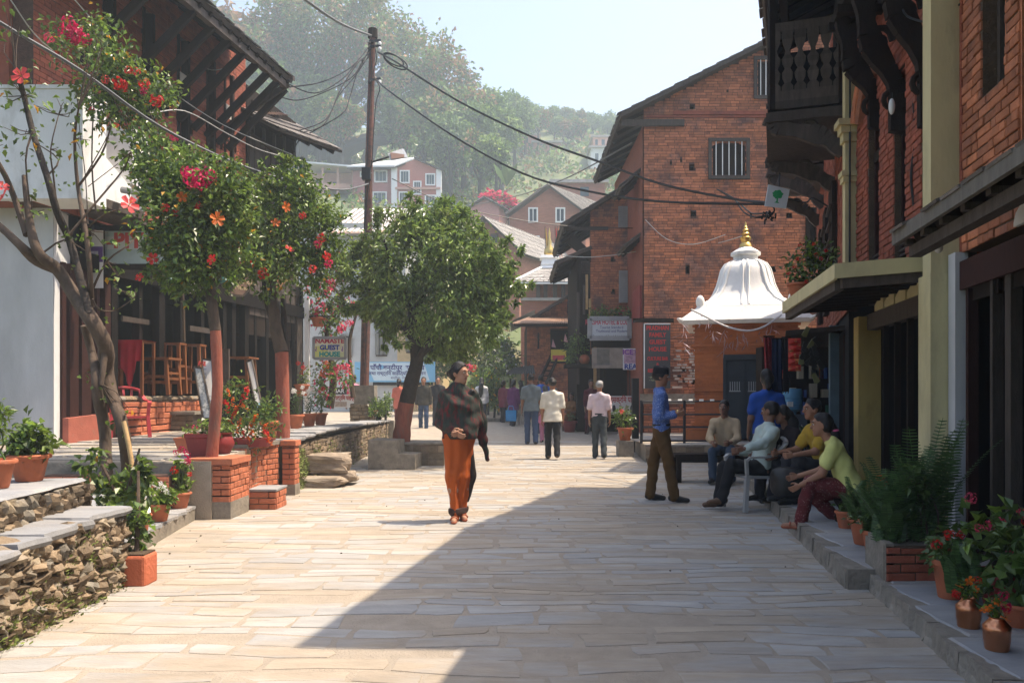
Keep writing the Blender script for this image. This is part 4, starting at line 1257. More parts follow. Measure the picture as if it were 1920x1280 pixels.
# ------------------------------------------------------------------ sunny side: white house, restaurant house with deep eaves
def Lp(d,o=0.0,z=0.0):
 """A point on the left facade line at depth d, o metres out over the street."""
 return Vector((-8.0+.167*d+o,d,z))
def lbox(mb,d0,d1,o0,o1,z0,z1):
 return mb.plan([Lp(d0,o0),Lp(d0,o1),Lp(d1,o1),Lp(d1,o0)],z0,z1)
HW=thing("white_house","white plastered house with a big balcony parapet and grey side wall beside the restaurant","house",Lp(10.5))
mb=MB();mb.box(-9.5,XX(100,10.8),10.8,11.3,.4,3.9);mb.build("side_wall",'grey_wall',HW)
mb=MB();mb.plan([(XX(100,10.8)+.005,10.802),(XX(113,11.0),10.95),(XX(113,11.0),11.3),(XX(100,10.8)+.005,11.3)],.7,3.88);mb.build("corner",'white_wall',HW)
z0,z1=ZZ(372,10.3),ZZ(167,10.3)
mb=MB();mb.box(-9.5,XX(155,10.3),10.3,10.9,z0,z1);mb.box(-9.5,XX(157,10.3),10.28,10.9,z1+.002,z1+.05);mb.build("balcony_parapet",'white_wall',HW)
mb=MB()
x1=XX(248,11.7)
mb.prism([(-7.2,11.7,ZZ(400,11.7)),(XX(215,11.7),11.7,ZZ(350,11.7)),(x1,11.7,ZZ(345,11.7)),(x1,11.7,ZZ(238,11.7)),(-7.2,11.7,ZZ(233,11.7))],(0,.5,0))
mb.build("rear_parapet",'white_wall',HW)
mb=MB()
top=[Vector((XX(156,10.95),10.95,ZZ(248,10.95))),Vector((XX(190,11.25),11.25,ZZ(285,11.25))),Vector((XX(246,11.66),11.66,ZZ(352,11.66))),Vector((XX(272,11.68),11.68,ZZ(400,11.68)))]
bot=[Vector((p.x,p.y,ZZ(372+30*i/3,p.y)))for i,p in enumerate(top)]
bk=[p+Vector((-.9,.0,0.04))for p in top]
vs=top+bot+bk
fs=[(i,i+4,i+5,i+1)for i in range(3)]+[(i,i+1,i+9,i+8)for i in range(3)]+[(3,7,6,2)]
mb.add(vs,fs);mb.build("sloped_apron",'limewash',HW)
mb=MB()
for(xa,ya,xb,yb,d_)in((228,356,268,362,11.2),(250,378,285,384,11.25)):
 mb.tube([W(xa,ya,d_),W(xb,yb,d_)],.045,8)
mb.build("drain_spout",'metal_grey',HW)
mb=MB();mb.beam(W(165,372,10.9),W(265,405,11.6),.12,.12);mb.beam(W(170,395,11.2),W(262,425,11.9),.5,.05);mb.build("balcony_beam",'wood_grey',HW)
mb=MB();mb.box(-9,XX(125,12.0),12.2,12.3,.7,4.2);mb.box(-9.5,-6.1,11.35,12.2,3.5,3.89);mb.build("inner_wall",'dark',HW)
mb=MB();mb.box(-9.6,XX(58,12.3),12.3,12.5,4.3,8.5);mb.build("rear_wall",'ochre',HW)
mb=MB();mb.box(XX(-20,12.2),XX(30,12.2),12.22,12.29,ZZ(160,12.2),ZZ(20,12.2));w_=mb.build("window",'limewash',HW)
mb=MB();mb.box(XX(-10,12.2),XX(24,12.2),12.2,12.22,ZZ(155,12.2),ZZ(95,12.2));mb.build("pane",'dark',w_)
# ---- restaurant house: brick upper floor, slate eave on struts, open timber ground floor
HL=thing("restaurant_house","red brick restaurant house with deep strutted slate eaves above an open timber ground floor","house",Lp(13))
def ld(px,o=0.0):
 return(-8.0+o)/((px-CXP)/FPX-.167)
dA,dB=10.45,ld(460)
A,B=Lp(dA),Lp(dB)
du=(B-A);wl=du.length;k_=wl/(dB-dA);du.normalize();nL=Vector((du.y,-du.x,0))
win=[(192,216,30,190),(266,289,18,215),(331,355,45,252),(386,403,100,285),(419,438,150,303)]
hs=[]
zb,zt=5.62,7.55
for a,b,c,d in win:
 hs.append(((ld(a)-dA)*k_,(ld(b)-dA)*k_,zb,zt))
for px,py in((309,205),(355,240),(412,270),(232,180),(438,275)):
 d_=ld(px);hs.append(((d_-dA)*k_,(d_-dA)*k_+.10,ZZ(py,d_)-.1,ZZ(py,d_)+.1))
masonry(HL,A,du,nL,wl,3.9,8.3,mt='brick_dark',holes=hs,parts=280,seed=81,bond='mixed',L=.22,c=.07,depth=.3,proud=.010)
mb=MB()
for k in range(int((dB-dA)/.16)):
 d_=dA+.1+k*.16
 lbox(mb,d_,d_+.07,0,.03,5.05,5.2)
lbox(mb,dA,dB,0,.035,5.22,5.26);lbox(mb,dA,dB,0,.03,4.99,5.03)
mb.build("dentil_course",'brick_dark',HL)
for i,(a,b,c,d)in enumerate(win):
 d0,d1=ld(a),ld(b)
 mb=MB();lbox(mb,d0,d1,-.22,-.2,zb,zt);w_=mb.build("window",'dark',HL)
 mb=MB()
 lbox(mb,d0,d0+.07,-.1,.02,zb,zt);lbox(mb,d1-.07,d1,-.1,.02,zb,zt);lbox(mb,d0,d1,-.1,.03,zb-.03,zb+.05);lbox(mb,d0,d1,-.09,-.04,zb+.62,zb+.68)
 mb.build("frame",'wood',w_)
 mb=MB();lbox(mb,d0+.1,(d0+d1)/2,-.08,-.06,zb+.08,zb+.6);mb.build("shutter",flat('shutter_blue',(.10,.13,.15),var=.2),w_)
 if i in(2,4):
  mb=MB();lbox(mb,d0+.05,d1-.12,.0,.02,zb+1.05,zb+1.3);mb.build("paper_notice",flat('paper',(.55,.52,.46)),w_)
mb=MB();mb.plan([Lp(dB,-.01),Lp(dB,-7),Lp(dA,-7),Lp(dA,-.32)],3.9,8.3);mb.build("body",'brick_dark',HL)
mb=MB();lbox(mb,dB-.02,dB+.01,-.31,0,3.9,8.3);mb.build("end_wall",'brick_dark',HL)
eo=1.25
dE1=ld(550,eo)
zE=ZZ(150,dE1)
e0,e1=Lp(8.0,eo,zE),Lp(dE1,eo,zE)
r0,r1=Lp(8.0,-2.4,zE+2.2),Lp(dE1,-2.4,zE+2.2)
roof_slab(HL,[e0,e1,r1,r0],th=.08,rafters=0,seed=12,tl=.3)
mb=MB()
for k in range(10):
 t=k/10
mb.beam(Lp(8,eo-.12,zE-.14),Lp(dE1-.1,eo-.12,zE-.14),.10,.12);mb.build("eave_beam",'wood_grey',HL)
for k in range(26):
 d_=8.3+k*.3
 if d_>dE1:break
 mb=MB();a,b=Lp(d_,eo-.03,zE-.10),Lp(d_,-.1,zE+.68);mb.beam(a,b,.055,.07,(0,0,1));mb.build("rafter",'wood',HL)
mb=MB()
for j in range(7):
 o=eo-.1-j*.17
 z=zE-.05+(eo-o)*.6
 mb.beam(Lp(8,o,z),Lp(dE1-.05,o,z),.05,.025)
mb.build("roof_batten",'wood_grey',HL)
for px in(160,236,278,313,346,374,398,420,438):
 d_=ld(px-14)
 mb=MB();mb.beam(Lp(d_,.02,zE-1.35),Lp(d_+.05,eo-.14,zE-.18),.09,.11);mb.build("eave_strut",'wood',HL)
mb=MB();mb.beam(Lp(dE1-.15,-.3,zE-1.2),Lp(dE1-.1,eo-.05,zE-.12),.07,.09);mb.build("eave_strut",'wood_grey',HL)
mb=MB();mb.prism([Lp(dE1-.02,eo,zE-.02),Lp(dE1-.02,eo,zE+.08),Lp(dE1-.02,-2.4,zE+2.28),Lp(dE1-.02,-2.4,zE+2.1)],(.02,.06,0));mb.build("bargeboard",'wood_grey',HL)
mb=MB();lbox(mb,dB+.06,18.3,-.5,.0,2.6,7.6);mb.build("timber_bay",'wood',HL)
rnd=random.Random(2)
for k in range(9):
 d_=dB+.1+k*.235
 mb=MB();lbox(mb,d_,d_+.2,.0,.025+rnd.uniform(0,.01),3.0,ZZ(275,17));mb.build("bay_plank",'wood_grey',HL)
 if k%2==0:
  mb=MB();lbox(mb,d_+.05,d_+.10,.03,.09,ZZ(275,17),ZZ(215,17));mb.build("bay_bar",'wood_grey',HL)
mb=MB();lbox(mb,dB+.05,18.2,.02,.08,ZZ(282,17),ZZ(275,17));mb.build("bay_rail",'wood_grey',HL)
roof_slab(HL,[Lp(dB-.2,.75,ZZ(222,15.2)),Lp(18.6,.95,ZZ(268,18)),Lp(18.6,-.6,ZZ(268,18)+.9),Lp(dB-.2,-.6,ZZ(205,15.2)+.55)],th=.05,rafters=5,name='bay_roof',seed=13)
mb=MB()
for k in range(14):
 t=k/13
 p=W(466,212,dB+.1).lerp(W(538,216,dB+1.2),t)
 mb.beam(p,p+Vector((-.35,.35,.20)),.055,.02)
mb.build("tin_edge",'tin',HL)
mb=MB();mb.beam(Lp(17.9,.05,4.6),Lp(17.8,.8,5.5),.06,.06);mb.build("bay_strut",'wood',HL)
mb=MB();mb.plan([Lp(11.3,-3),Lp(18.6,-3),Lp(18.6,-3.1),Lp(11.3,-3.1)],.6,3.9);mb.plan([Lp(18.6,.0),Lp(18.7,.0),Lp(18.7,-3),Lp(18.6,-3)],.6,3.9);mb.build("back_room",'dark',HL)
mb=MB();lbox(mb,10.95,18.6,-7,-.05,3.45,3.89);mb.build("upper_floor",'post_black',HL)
mb=MB();lbox(mb,11.2,18.6,-.06,.08,3.15,3.4);mb.build("lintel",'post_black',HL)
for px,w_,c in((118,.06,'wood_red'),(137,.14,'wood_red'),(160,.16,'wood_red'),(182,.05,'wood_red'),(200,.10,'wood_red'),(213,.12,'post_black'),(262,.07,'post_black'),(302,.13,'post_black'),(341,.12,'post_black'),(378,.09,'post_black'),(420,.10,'post_black'),(437,.12,'post_black'),(461,.12,'post_black'),(478,.08,'post_black'),(500,.10,'post_black'),(548,.12,'post_black'),(560,.22,'wood_grey')):
 d_=ld(px)
 mb=MB();lbox(mb,d_-w_*.6,d_+w_*.6,-.10,.02,.7,3.2);mb.build("post",c,HL)
for px0,px1,y in((223,273,597),(350,390,615)):
 d0,d1=ld(px0),ld(px1)
 mb=MB();lbox(mb,d0,d1,.03,.06,ZZ(y+5,d0),ZZ(y-5,d0));mb.build("cross_board",'wood_grey',HL)
mb=MB();mb.plan([Lp(10.95,.10),Lp(12.85,.10),Lp(12.85,-.5),Lp(10.95,-.5)],.6,[1.06,1.17,1.17,1.06]);mb.build("plinth",'redplinth',HL)
mb=MB();mb.plan([Lp(10.96,-.05),Lp(12.2,-.05),Lp(12.2,-.6),Lp(10.96,-.6)],ZZ(655,11.3),ZZ(632,11.3));mb.build("counter",'redplinth',HL)
t=thing("parapet_wall","low sunlit brick parapet with a row of rounded coping bricks under the restaurant posts","wall",Lp(14))
A2,B2=Lp(ld(203),.22),Lp(ld(372),.10)
dv=B2-A2
masonry(t,A2,dv,Vector((dv.y,-dv.x,0)),dv.length,.72,1.28,mt='brick_new',mort='mortar',L=.5,c=.095,g=.016,bond='random',parts=60,seed=83,depth=.3,proud=.03,jit=.014)
rnd=random.Random(6)
for k in range(17):
 p=A2.lerp(B2,(k+.5)/17)
 mb=MB();mb.ball((0,0,0),1,8,6,(.10,.12,.055));o=mb.build("coping_brick",'rubble' if k%3 else 'curb',t,origin=LOCAL);o.location=p+Vector((-.1,0,1.31))-t.location
t=thing("brick_bench","low shaded brick seat with a slab top in front of the sunlit parapet","bench",Lp(12.8,.9))
A3=W(283,800,13.2);B3=W(362,806,13.2);A3.z=B3.z=0
zz=ZZ(802,13.2)
masonry(t,A3,(1,0,0),(0,-1,0),(B3-A3).length,zz-.03,zz+.22,mt='rubble',mort='soil',L=.3,c=.075,bond='random',parts=20,seed=84,depth=.5)
mb=MB();mb.box(A3.x-.04,B3.x+.05,13.14,13.7,zz+.222,zz+.27);mb.build("top_slab",'curb',t)
def sign_board(name,label,quad,th,mt,cat="sign",frame=None,group=None):
 """quad: bottom-left, bottom-right, top-right, top-left points (3D)."""
 q=[Vector(p)for p in quad]
 n=(q[1]-q[0]).cross(q[3]-q[0]).normalized()
 t=thing(name,label,cat,q[0],group)
 mb=MB();mb.prism(q,-n*th);mb.build("board",mt,t)
 if frame:
  mb=MB()
  for i in range(4):
   a,b=q[i],q[(i+1)%4]
   mb.beam(a-n*th*.5,b-n*th*.5,th*1.6,th*1.6)
  mb.build("frame",frame,t)
 ex,ey=(q[1]-q[0]),(q[3]-q[0])
 r=Matrix((ex.normalized(),n.cross(ex.normalized()),n)).transposed().to_euler()
 def put_text(s,fx,fy,size,mt_,bold=0.0,sx=1.0,name='lettering'):
  p=q[0]+ex*fx+ey*fy+n*.004
  return text(s,p,size,mt_,t,rot=r,bold=bold,sx=sx,name=name)
 def patch(fx0,fx1,fy0,fy1,mt_,nm='print',off=.002,poly=None):
  mb=MB()
  pp=poly or[(fx0,fy0),(fx1,fy0),(fx1,fy1),(fx0,fy1)]
  mb.add([q[0]+ex*a+ey*b+n*off for a,b in pp],[tuple(range(len(pp)))])
  return mb.build(nm,mt_,t)
 t_api=(t,put_text,patch,ex.length,ey.length)
 return t_api
def facing(x0,x1,y0,y1,d,dd=0.0):
 """Board seen square on between photo columns and rows at depth d."""
 return[W(x0,y1,d),W(x1,y1,d+dd),W(x1,y0,d+dd),W(x0,y0,d)]
sg,tx,pa,sw,sh=sign_board("restaurant_sign","faded grey green signboard with red lettering PIYA above the restaurant posts",facing(192,330,428,500,11.75),.05,flat('sign_greygreen',(.30,.36,.36),var=.15),frame='wood')
pa(0,1,.45,.78,flat('sign_grey',(.42,.43,.42),var=.12))
tx("-PIYA",.40,.66,.30,flat('sign_red',(.42,.04,.03)),bold=.012,sx=1.05)
sg,tx,pa,sw,sh=sign_board("banner","narrow purple and white printed banner hanging beside the faded signboard",facing(150,193,432,540,11.6),.012,flat('banner_white',(.62,.60,.60)))
pa(0,1,.45,.72,flat('banner_purple',(.09,.025,.16)),'print')
pa(.2,.8,.52,.64,flat('banner_pale',(.45,.38,.45)),'emblem',.003)
tree_w=None
sg,tx,pa,sw,sh=sign_board("hanging_sign","brown painted menu board hanging tilted under the hibiscus crown",[W(428,552,12.2),W(456,555,12.4),W(486,518,12.6),W(458,512,12.4)],.02,flat('menu_brown',(.22,.15,.12),var=.3),frame='wood_grey')
tx("Welcome",.5,.62,.10,flat('paint_cream',(.6,.5,.3)),sx=.9);tx("Menu",.5,.35,.10,flat('paint_cream',(.6,.5,.3)))
sg,tx,pa,sw,sh=sign_board("hanging_sign","orange board tilted between the two trunks of the reddish hibiscus",[W(488,552,12.8),W(522,540,12.9),W(548,520,13.0),W(520,512,12.9)],.02,flat('menu_orange',(.42,.22,.12),var=.2))
t=thing("wall_clock","oval white disc sign hanging in the dark bay next to the hibiscus","sign",W(356,530,12.5))
mb=MB();mb.lathe([(.001,-.012),(.95,-.012),(1,0),(.95,.012),(.001,.012)],(0,0,0),20)
mb.v=[(x*.085,z*.7,y*.17)for x,y,z in mb.v]
mb.build("disc",flat('disc_white',(.66,.64,.60)),t,origin=LOCAL)
mb=MB();mb.add([(-.06,-.012,-.10),(-.02,-.012,-.10),(-.01,-.012,.03),(-.06,-.012,.02)],[(0,1,2,3)]);mb.build("red_mark",flat('sign_red',(.42,.04,.03)),t,origin=LOCAL)
mb=MB();mb.add([(-.03,-.0125,.09),(.03,-.0125,.09),(.03,-.0125,.11),(-.03,-.0125,.11)],[(0,1,2,3)]);mb.build("dark_mark",'black',t,origin=LOCAL)
def leaning(label,b0,b1,t1,t0,d,mt,lean=.25):
 q=[W(*b0,d),W(*b1,d+.02),W(*t1,d+lean),W(*t0,d+lean)]
 return sign_board("leaning_board",label,q,.018,mt,cat="sign",frame='wood_grey')
sg,tx,pa,sw,sh=leaning("white menu board with red heading leaning beside the red trunk",(386,770),(405,772),(397,675),(379,672),12.2,flat('menu_white',(.62,.62,.62)))
tx("MENU",.5,.9,.10,flat('sign_red',(.42,.04,.03)),bold=.004)
for k in range(8):tx("tea coffee" if k%2 else "momo rice",.5,.8-k*.085,.042,flat('ink_blue',(.10,.14,.3)))
sg,tx,pa,sw,sh=leaning("pale board with black scribbled drawing leaning against the menu board",(381,784),(398,784),(378,690),(364,687),12.0,flat('board_scribble',(.42,.43,.43),var=.3,scale=30,second=(.12,.12,.12),sec_amt=.4,sec_scale=24))
sg,tx,pa,sw,sh=leaning("narrow blue and white printed board leaning behind the red flowers",(481,765),(491,762),(472,674),(463,678),13.4,flat('menu_white',(.62,.62,.62)))
pa(0,1,0,.75,flat('print_blue',(.22,.42,.62),var=.3,scale=9));pa(0,1,.8,.95,flat('print_pinkish',(.6,.42,.38)),off=.003)
sg,tx,pa,sw,sh=sign_board("green_sign","dark green signboard reading OLD on the end of the timber bay",facing(537,570,298,334,17.4),.05,flat('sign_green',(.01,.14,.10)),frame='metal_grey')
tx("OLD",.48,.58,.22,flat('paint_white',(.75,.75,.75)),bold=.006,sx=.9)
tx("INN",.5,.06,.18,flat('paint_white',(.75,.75,.75)),bold=.004)
def stool(name,label,px,py,d,w,h,group=None,legs=True):
 P=W(px,py,d)
 t=thing(name,label,"stool",P,group)
 s=w/2;r=.022
 for sx_ in(-1,1):
  for sy in(-1,1):
   mb=MB();mb.beam((sx_*s*1.0,sy*s*.9,0),(sx_*s*.82,sy*s*.8,h-.03),.05,.05);mb.build("leg",'wood_light',t,origin=LOCAL)
 for z in(.18,h*.45):
  for sy in(-1,1):
   mb=MB();mb.box(-s*.95,s*.95,sy*s*.85-.015,sy*s*.85+.015,z,z+.045);mb.build("rung",'wood_light',t,origin=LOCAL)
  for sx_ in(-1,1):
   mb=MB();mb.box(sx_*s*.9-.015,sx_*s*.9+.015,-s*.8,s*.8,z+.06,z+.10);mb.build("rung",'wood_light',t,origin=LOCAL)
 mb=MB();mb.box(-s*1.08,s*1.08,-s,s,h-.035,h);mb.build("seat",'wood_light',t,origin=LOCAL)
 return t
stool("bar_stool","tall varnished bar stool at the bay with the red cloth",327,738,13.4,.28,.85,"stools and tables in the restaurant")
stool("bar_stool","tall stool half hidden behind the red painted tree trunk",365,738,13.8,.28,.85,"stools and tables in the restaurant")
stool("low_table","low varnished table behind the brick parapet near the cloth",297,740,13.0,.52,.60,"stools and tables in the restaurant")
stool("low_table","varnished table deep in the bay behind the red flowering plants",445,742,15.5,.6,.75,"stools and tables in the restaurant")
t=thing("tablecloth","deep red cloth draped over a table in the dark bay","tablecloth",W(243,637,12.3))
mb=MB()
nx,ny=22,12
wd,hh=XX(270,12.75)-XX(222,12.75),.72
vs=[]
for j in range(ny):
 for i in range(nx):
  u,v=i/(nx-1),j/(ny-1)
  dl=hh*(.62+.38*max(0,1-abs(u-.52)*3.4))if u<.78 else hh*.45
  vs.append(((u-.5)*wd*(1-.08*v),-.02+.025*math.sin(u*22+v)*v,-v*dl))
mb.add(vs,[(j*nx+i,(j+1)*nx+i,(j+1)*nx+i+1,j*nx+i+1)for j in range(ny-1)for i in range(nx-1)])
mb.add([(-wd/2,-.02,0),(wd/2,-.02,0),(wd/2,.5,.0),(-wd/2,.5,.0)],[(0,1,2,3)])
mb.build("cloth",flat('cloth_red',(.34,.014,.025),var=.2,rough=.9),t,origin=LOCAL,smooth=True)
mb=MB();mb.box(-wd/2+.02,wd/2-.02,.0,.48,-.03,-.004)
for sx_ in(-1,1):
 for y in(.04,.44):mb.box(sx_*wd*.42-.02,sx_*wd*.42+.02,y-.02,y+.02,-.85,-.03)
mb.build("table",'wood_light',t,origin=LOCAL)
o=thing("wooden_stump","upright red brown plank end beside the tree at the plinth","post",W(218,745,12.4))
mb=MB();mb.box(-.085,.085,-.05,.05,-.05,ZZ(672,12.4)-ZZ(745,12.4));mb.build("plank",'wood_light',o,origin=LOCAL)
t=thing("board_panel","dark weathered board standing between posts near the red trunk","board",W(418,735,13.9))
mb=MB();mb.box(-.11,.11,-.03,.03,-.05,.75);mb.build("panel",'wood_grey',t,origin=LOCAL)
for i,(px,c)in enumerate(((118,(.10,.25,.45)),(124,(.55,.6,.62)),(129,(.45,.5,.55)),(178,(.25,.4,.55)))):
 mb=MB();P=W(px,632 if i<3 else 628,11.3 if i<3 else 11.8)
 mb.lathe([(.001,0),(.032,0),(.033,.15),(.014,.20),(.013,.235),(.001,.24)],P,10)
 o=mb.build("water_bottle",flat('bottle%d'%i,c,rough=.15),smooth=True)
 tag(o,["blue labelled water bottle at the white column end of the counter","clear water bottle in the middle of the counter row","grey capped water bottle third along the counter row","lone water bottle behind the bare tree trunk"][i],"bottle","bottles on the red counter")
for px,py in((318,528),(420,530)):
 P=W(px,py,13.0)
 t=thing("hanging_lamp","small green enamel lamp hanging in the dark bay, "+("between the signboard and white disc" if px<400 else "next to the red trunk"),"lamp",P,"lamps in the restaurant bays")
 mb=MB();mb.lathe([(.10,0),(.095,.03),(.04,.09),(.03,.11)],(0,0,0),12);mb.build("shade",flat('enamel_green',(.02,.09,.08),rough=.3),t,origin=LOCAL)
 mb=MB();mb.tube([(0,0,.1),(0,0,.5)],.006,5);mb.build("cord",'black',t,origin=LOCAL)
t=thing("red_lantern","small red paper lantern hanging beside the purple banner","lantern",W(132,515,11.5))
mb=MB();mb.ball((0,0,0),.07,12,8,(1,1,1.25));mb.build("shade",flat('lantern_red',(.5,.03,.02)),t,origin=LOCAL,smooth=True)
mb=MB();mb.tube([(0,0,.08),(0,0,.6)],.004,5);mb.build("cord",'black',t,origin=LOCAL)
def plastic_chair(label,P,rz,mt,armrests=True):
 t=thing("plastic_chair",label,"chair",P,"plastic armchairs",rz)
 sz,sw,sd=.42,.23,.22
 mb=MB();mb.hexa([(-sw,-sd,sz-.03),(sw,-sd,sz-.03),(sw*.9,sd,sz-.045),(-sw*.9,sd,sz-.045),(-sw,-sd,sz),(sw,-sd,sz),(sw*.9,sd,sz-.015),(-sw*.9,sd,sz-.015)]);mb.build("seat",mt,t,origin=LOCAL)
 bp=[]
 nb=9
 mb=MB()
 for k in range(nb):
  a=-1+2*k/(nb-1)
  x0,y0=a*sw*.88,sd+.02-.05*a*a
  x1,y1=a*sw*.98,sd+.15-.07*a*a
  if k%2==0 or k in(0,nb-1):
   mb.beam((x0,y0,sz-.02),(x1,y1,.80+.04*(1-a*a)),.036,.014,(0,1,0))
 mb.build("backrest",mt,t,origin=LOCAL)
 mb=MB();mb.tube([(a*sw,sd+.155-.07*a*a,.80+.05*(1-a*a))for a in np.linspace(-1,1,9)],.026,7);mb.build("top_rail",mt,t,origin=LOCAL,smooth=True)
 for sx_ in(-1,1):
  mb=MB()
  pts=[(sx_*sw*.98,sd+.085,.79),(sx_*(sw+.035),sd*.6,.66),(sx_*(sw+.05),0,.64),(sx_*(sw+.045),-sd*.85,.64),(sx_*(sw+.035),-sd-.01,.60)]
  for a,b in zip(pts[:-1],pts[1:]):mb.beam(a,b,.055,.022)
  mb.build("armrest",mt,t,origin=LOCAL)
  mb=MB();mb.beam((sx_*(sw+.03),-sd-.01,.62),(sx_*(sw+.015),-sd+.01,sz-.03),.045,.03,(0,1,0));mb.beam((sx_*(sw+.015),-sd+.01,sz),(sx_*(sw+.045),-sd-.03,0),.05,.045,(0,1,0));mb.build("front_leg",mt,t,origin=LOCAL)
  mb=MB();mb.beam((sx_*sw*.9,sd-.01,sz),(sx_*(sw+.01),sd+.10,0),.05,.045,(0,1,0));mb.build("rear_leg",mt,t,origin=LOCAL)
 return t
plastic_chair("faded red plastic armchair standing on the patio behind the bare tree",(XX(236,12.0),12.05,ZZ(832,12.0)),R(35),'plastic_red')
# ------------------------------------------------------------------ the far end of the street, the hill village and the wooded hill
def brick_tex(name,base,mortar,sc=1.0):
 m=bpy.data.materials.new(name);m.use_nodes=True
 N,L=m.node_tree.nodes,m.node_tree.links
 bs=N["Principled BSDF"];bs.inputs["Roughness"].default_value=.9
 geo=N.new("ShaderNodeNewGeometry");sp=N.new("ShaderNodeSeparateXYZ");cb=N.new("ShaderNodeCombineXYZ");ad=N.new("ShaderNodeMath")
 L.new(geo.outputs["Position"],sp.inputs[0]);L.new(sp.outputs[0],ad.inputs[0]);L.new(sp.outputs[1],ad.inputs[1]);L.new(ad.outputs[0],cb.inputs[0]);L.new(sp.outputs[2],cb.inputs[1])
 bt=N.new("ShaderNodeTexBrick");bt.inputs["Scale"].default_value=sc
 bt.inputs["Color1"].default_value=(*base,1);bt.inputs["Color2"].default_value=(base[0]*.75,base[1]*.7,base[2]*.7,1);bt.inputs["Mortar"].default_value=(*mortar,1)
 bt.inputs["Mortar Size"].default_value=.012;bt.inputs["Brick Width"].default_value=.25;bt.inputs["Row Height"].default_value=.075
 L.new(cb.outputs[0],bt.inputs["Vector"])
 nz=N.new("ShaderNodeTexNoise");nz.inputs["Scale"].default_value=.8;nz.inputs["Detail"].default_value=5;L.new(geo.outputs["Position"],nz.inputs["Vector"])
 mr=N.new("ShaderNodeMapRange");mr.inputs[3].default_value=.7;mr.inputs[4].default_value=1.3;L.new(nz.outputs[0],mr.inputs[0])
 vm=N.new("ShaderNodeVectorMath");vm.operation='SCALE';L.new(bt.outputs[0],vm.inputs[0]);L.new(mr.outputs[0],vm.inputs["Scale"]);L.new(vm.outputs[0],bs.inputs["Base Color"])
 M[name]=m
brick_tex('brick_tex',(.40,.15,.085),(.26,.13,.09))
def gable_house(name,label,d,x0,x1,ybase,yeave_l,xridge,yridge,yeave_r,depth,wall='brick_tex',roofm='tile_far',wins=(),over=.35,group=None,slope_dir=(0,1,0),th=.12,winframe='limewash'):
 """Gable end facing the camera; all arguments in photo pixels at depth d."""
 X=lambda p:XX(p,d);Z=lambda p:ZZ(p,d)
 t=thing(name,label,"house",(X((x0+x1)/2),d,gz(d)),group)
 zb=min(Z(ybase),gz(d))-.5
 L_=Vector((X(x0),d,0));R_=Vector((X(x1),d,0))
 mb=MB()
 xr=X(xridge)
 mb.prism([(L_.x,d,zb),(R_.x,d,zb),(R_.x,d,Z(yeave_r)),(xr,d,Z(yridge)),(L_.x,d,Z(yeave_l))],Vector(slope_dir)*depth)
 mb.build("wall",wall,t)
 sd=Vector(slope_dir)*(depth+over*2)
 f=Vector((0,-over,0))
 sl=(Z(yridge)-Z(yeave_l))/(xr-L_.x)if xr>L_.x+.01 else 0
 sr=(Z(yridge)-Z(yeave_r))/(R_.x-xr)if R_.x>xr+.01 else 0
 P=lambda x,z:Vector((x,d,z))+f
 up=Vector((0,0,.05))
 if sl:
  roof_slab(t,[P(L_.x-over,Z(yeave_l)-sl*over)+up,P(L_.x-over,Z(yeave_l)-sl*over)+sd+up,P(xr,Z(yridge))+sd+up,P(xr,Z(yridge))+up],th=th,mt=roofm,seed=int(d),tl=.5)
 if sr:
  roof_slab(t,[P(R_.x+over,Z(yeave_r)-sr*over)+up,P(R_.x+over,Z(yeave_r)-sr*over)+sd+up,P(xr,Z(yridge))+sd+up,P(xr,Z(yridge))+up],th=th,mt=roofm,seed=int(d)+1,tl=.5)
 for(a,b,c,e)in wins:
  wm=MB();w=.10
  wm.box(X(a)-w,X(b)+w,d-.08,d+.02,Z(e)-w,Z(e));wm.box(X(a)-w,X(b)+w,d-.08,d+.02,Z(c),Z(c)+w)
  wm.box(X(a)-w,X(a),d-.07,d+.02,Z(e),Z(c));wm.box(X(b),X(b)+w,d-.07,d+.02,Z(e),Z(c))
  wo_=wm.build("window",winframe,t)
  wm=MB();wm.box(X(a),X(b),d-.03,d-.01,Z(e),Z(c));wm.build("pane",flat('pane_dark',(.03,.045,.06),rough=.25),wo_)
  wm=MB();xm=(X(a)+X(b))/2;wm.box(xm-.03,xm+.03,d-.05,d-.035,Z(e),Z(c));wm.build("mullion",winframe,wo_)
 return t
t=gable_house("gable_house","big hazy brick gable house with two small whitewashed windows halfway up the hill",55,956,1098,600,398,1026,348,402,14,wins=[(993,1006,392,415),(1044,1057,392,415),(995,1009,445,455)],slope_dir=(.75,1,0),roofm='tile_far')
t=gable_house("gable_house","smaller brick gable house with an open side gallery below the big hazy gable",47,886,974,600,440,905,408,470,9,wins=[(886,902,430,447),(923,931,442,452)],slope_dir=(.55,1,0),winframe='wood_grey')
mb=MB();d_=46.9
for px in(976,984,990,997,1004,1012):mb.box(XX(px,46)-.12,XX(px,46)+.12,48+(px-976)*.2,48.3+(px-976)*.2,ZZ(520,47),ZZ(466+(px-976)*.5,47))
mb.build("gallery_post",'wood_grey',t)
t=gable_house("small_house","small pink house with a pale roof behind a magenta bougainvillea on the hill",68,876,936,430,391,907,371,386,6,wall=flat('pink_wall',(.48,.22,.19),var=.15),roofm=flat('white_roof',(.72,.72,.72)),slope_dir=(.3,1,0))
D=75.0
X=lambda p:XX(p,D);Z=lambda p:ZZ(p,D)
t=thing("concrete_house","two storey salmon concrete house with white corner strips and white window frames on the hill","house",(X(760),D,gz(D)))
TR,WH=flat('terracotta_wall',(.46,.17,.13),var=.12),flat('far_white',(.78,.78,.78))
mb=MB()
mb.prism([(X(742),D,Z(430)),(X(826),D,Z(430)),(X(826),D,Z(318)),(X(778),D,Z(299)),(X(742),D,Z(312))],(-.9*8,8,0));mb.build("wall",TR,t)
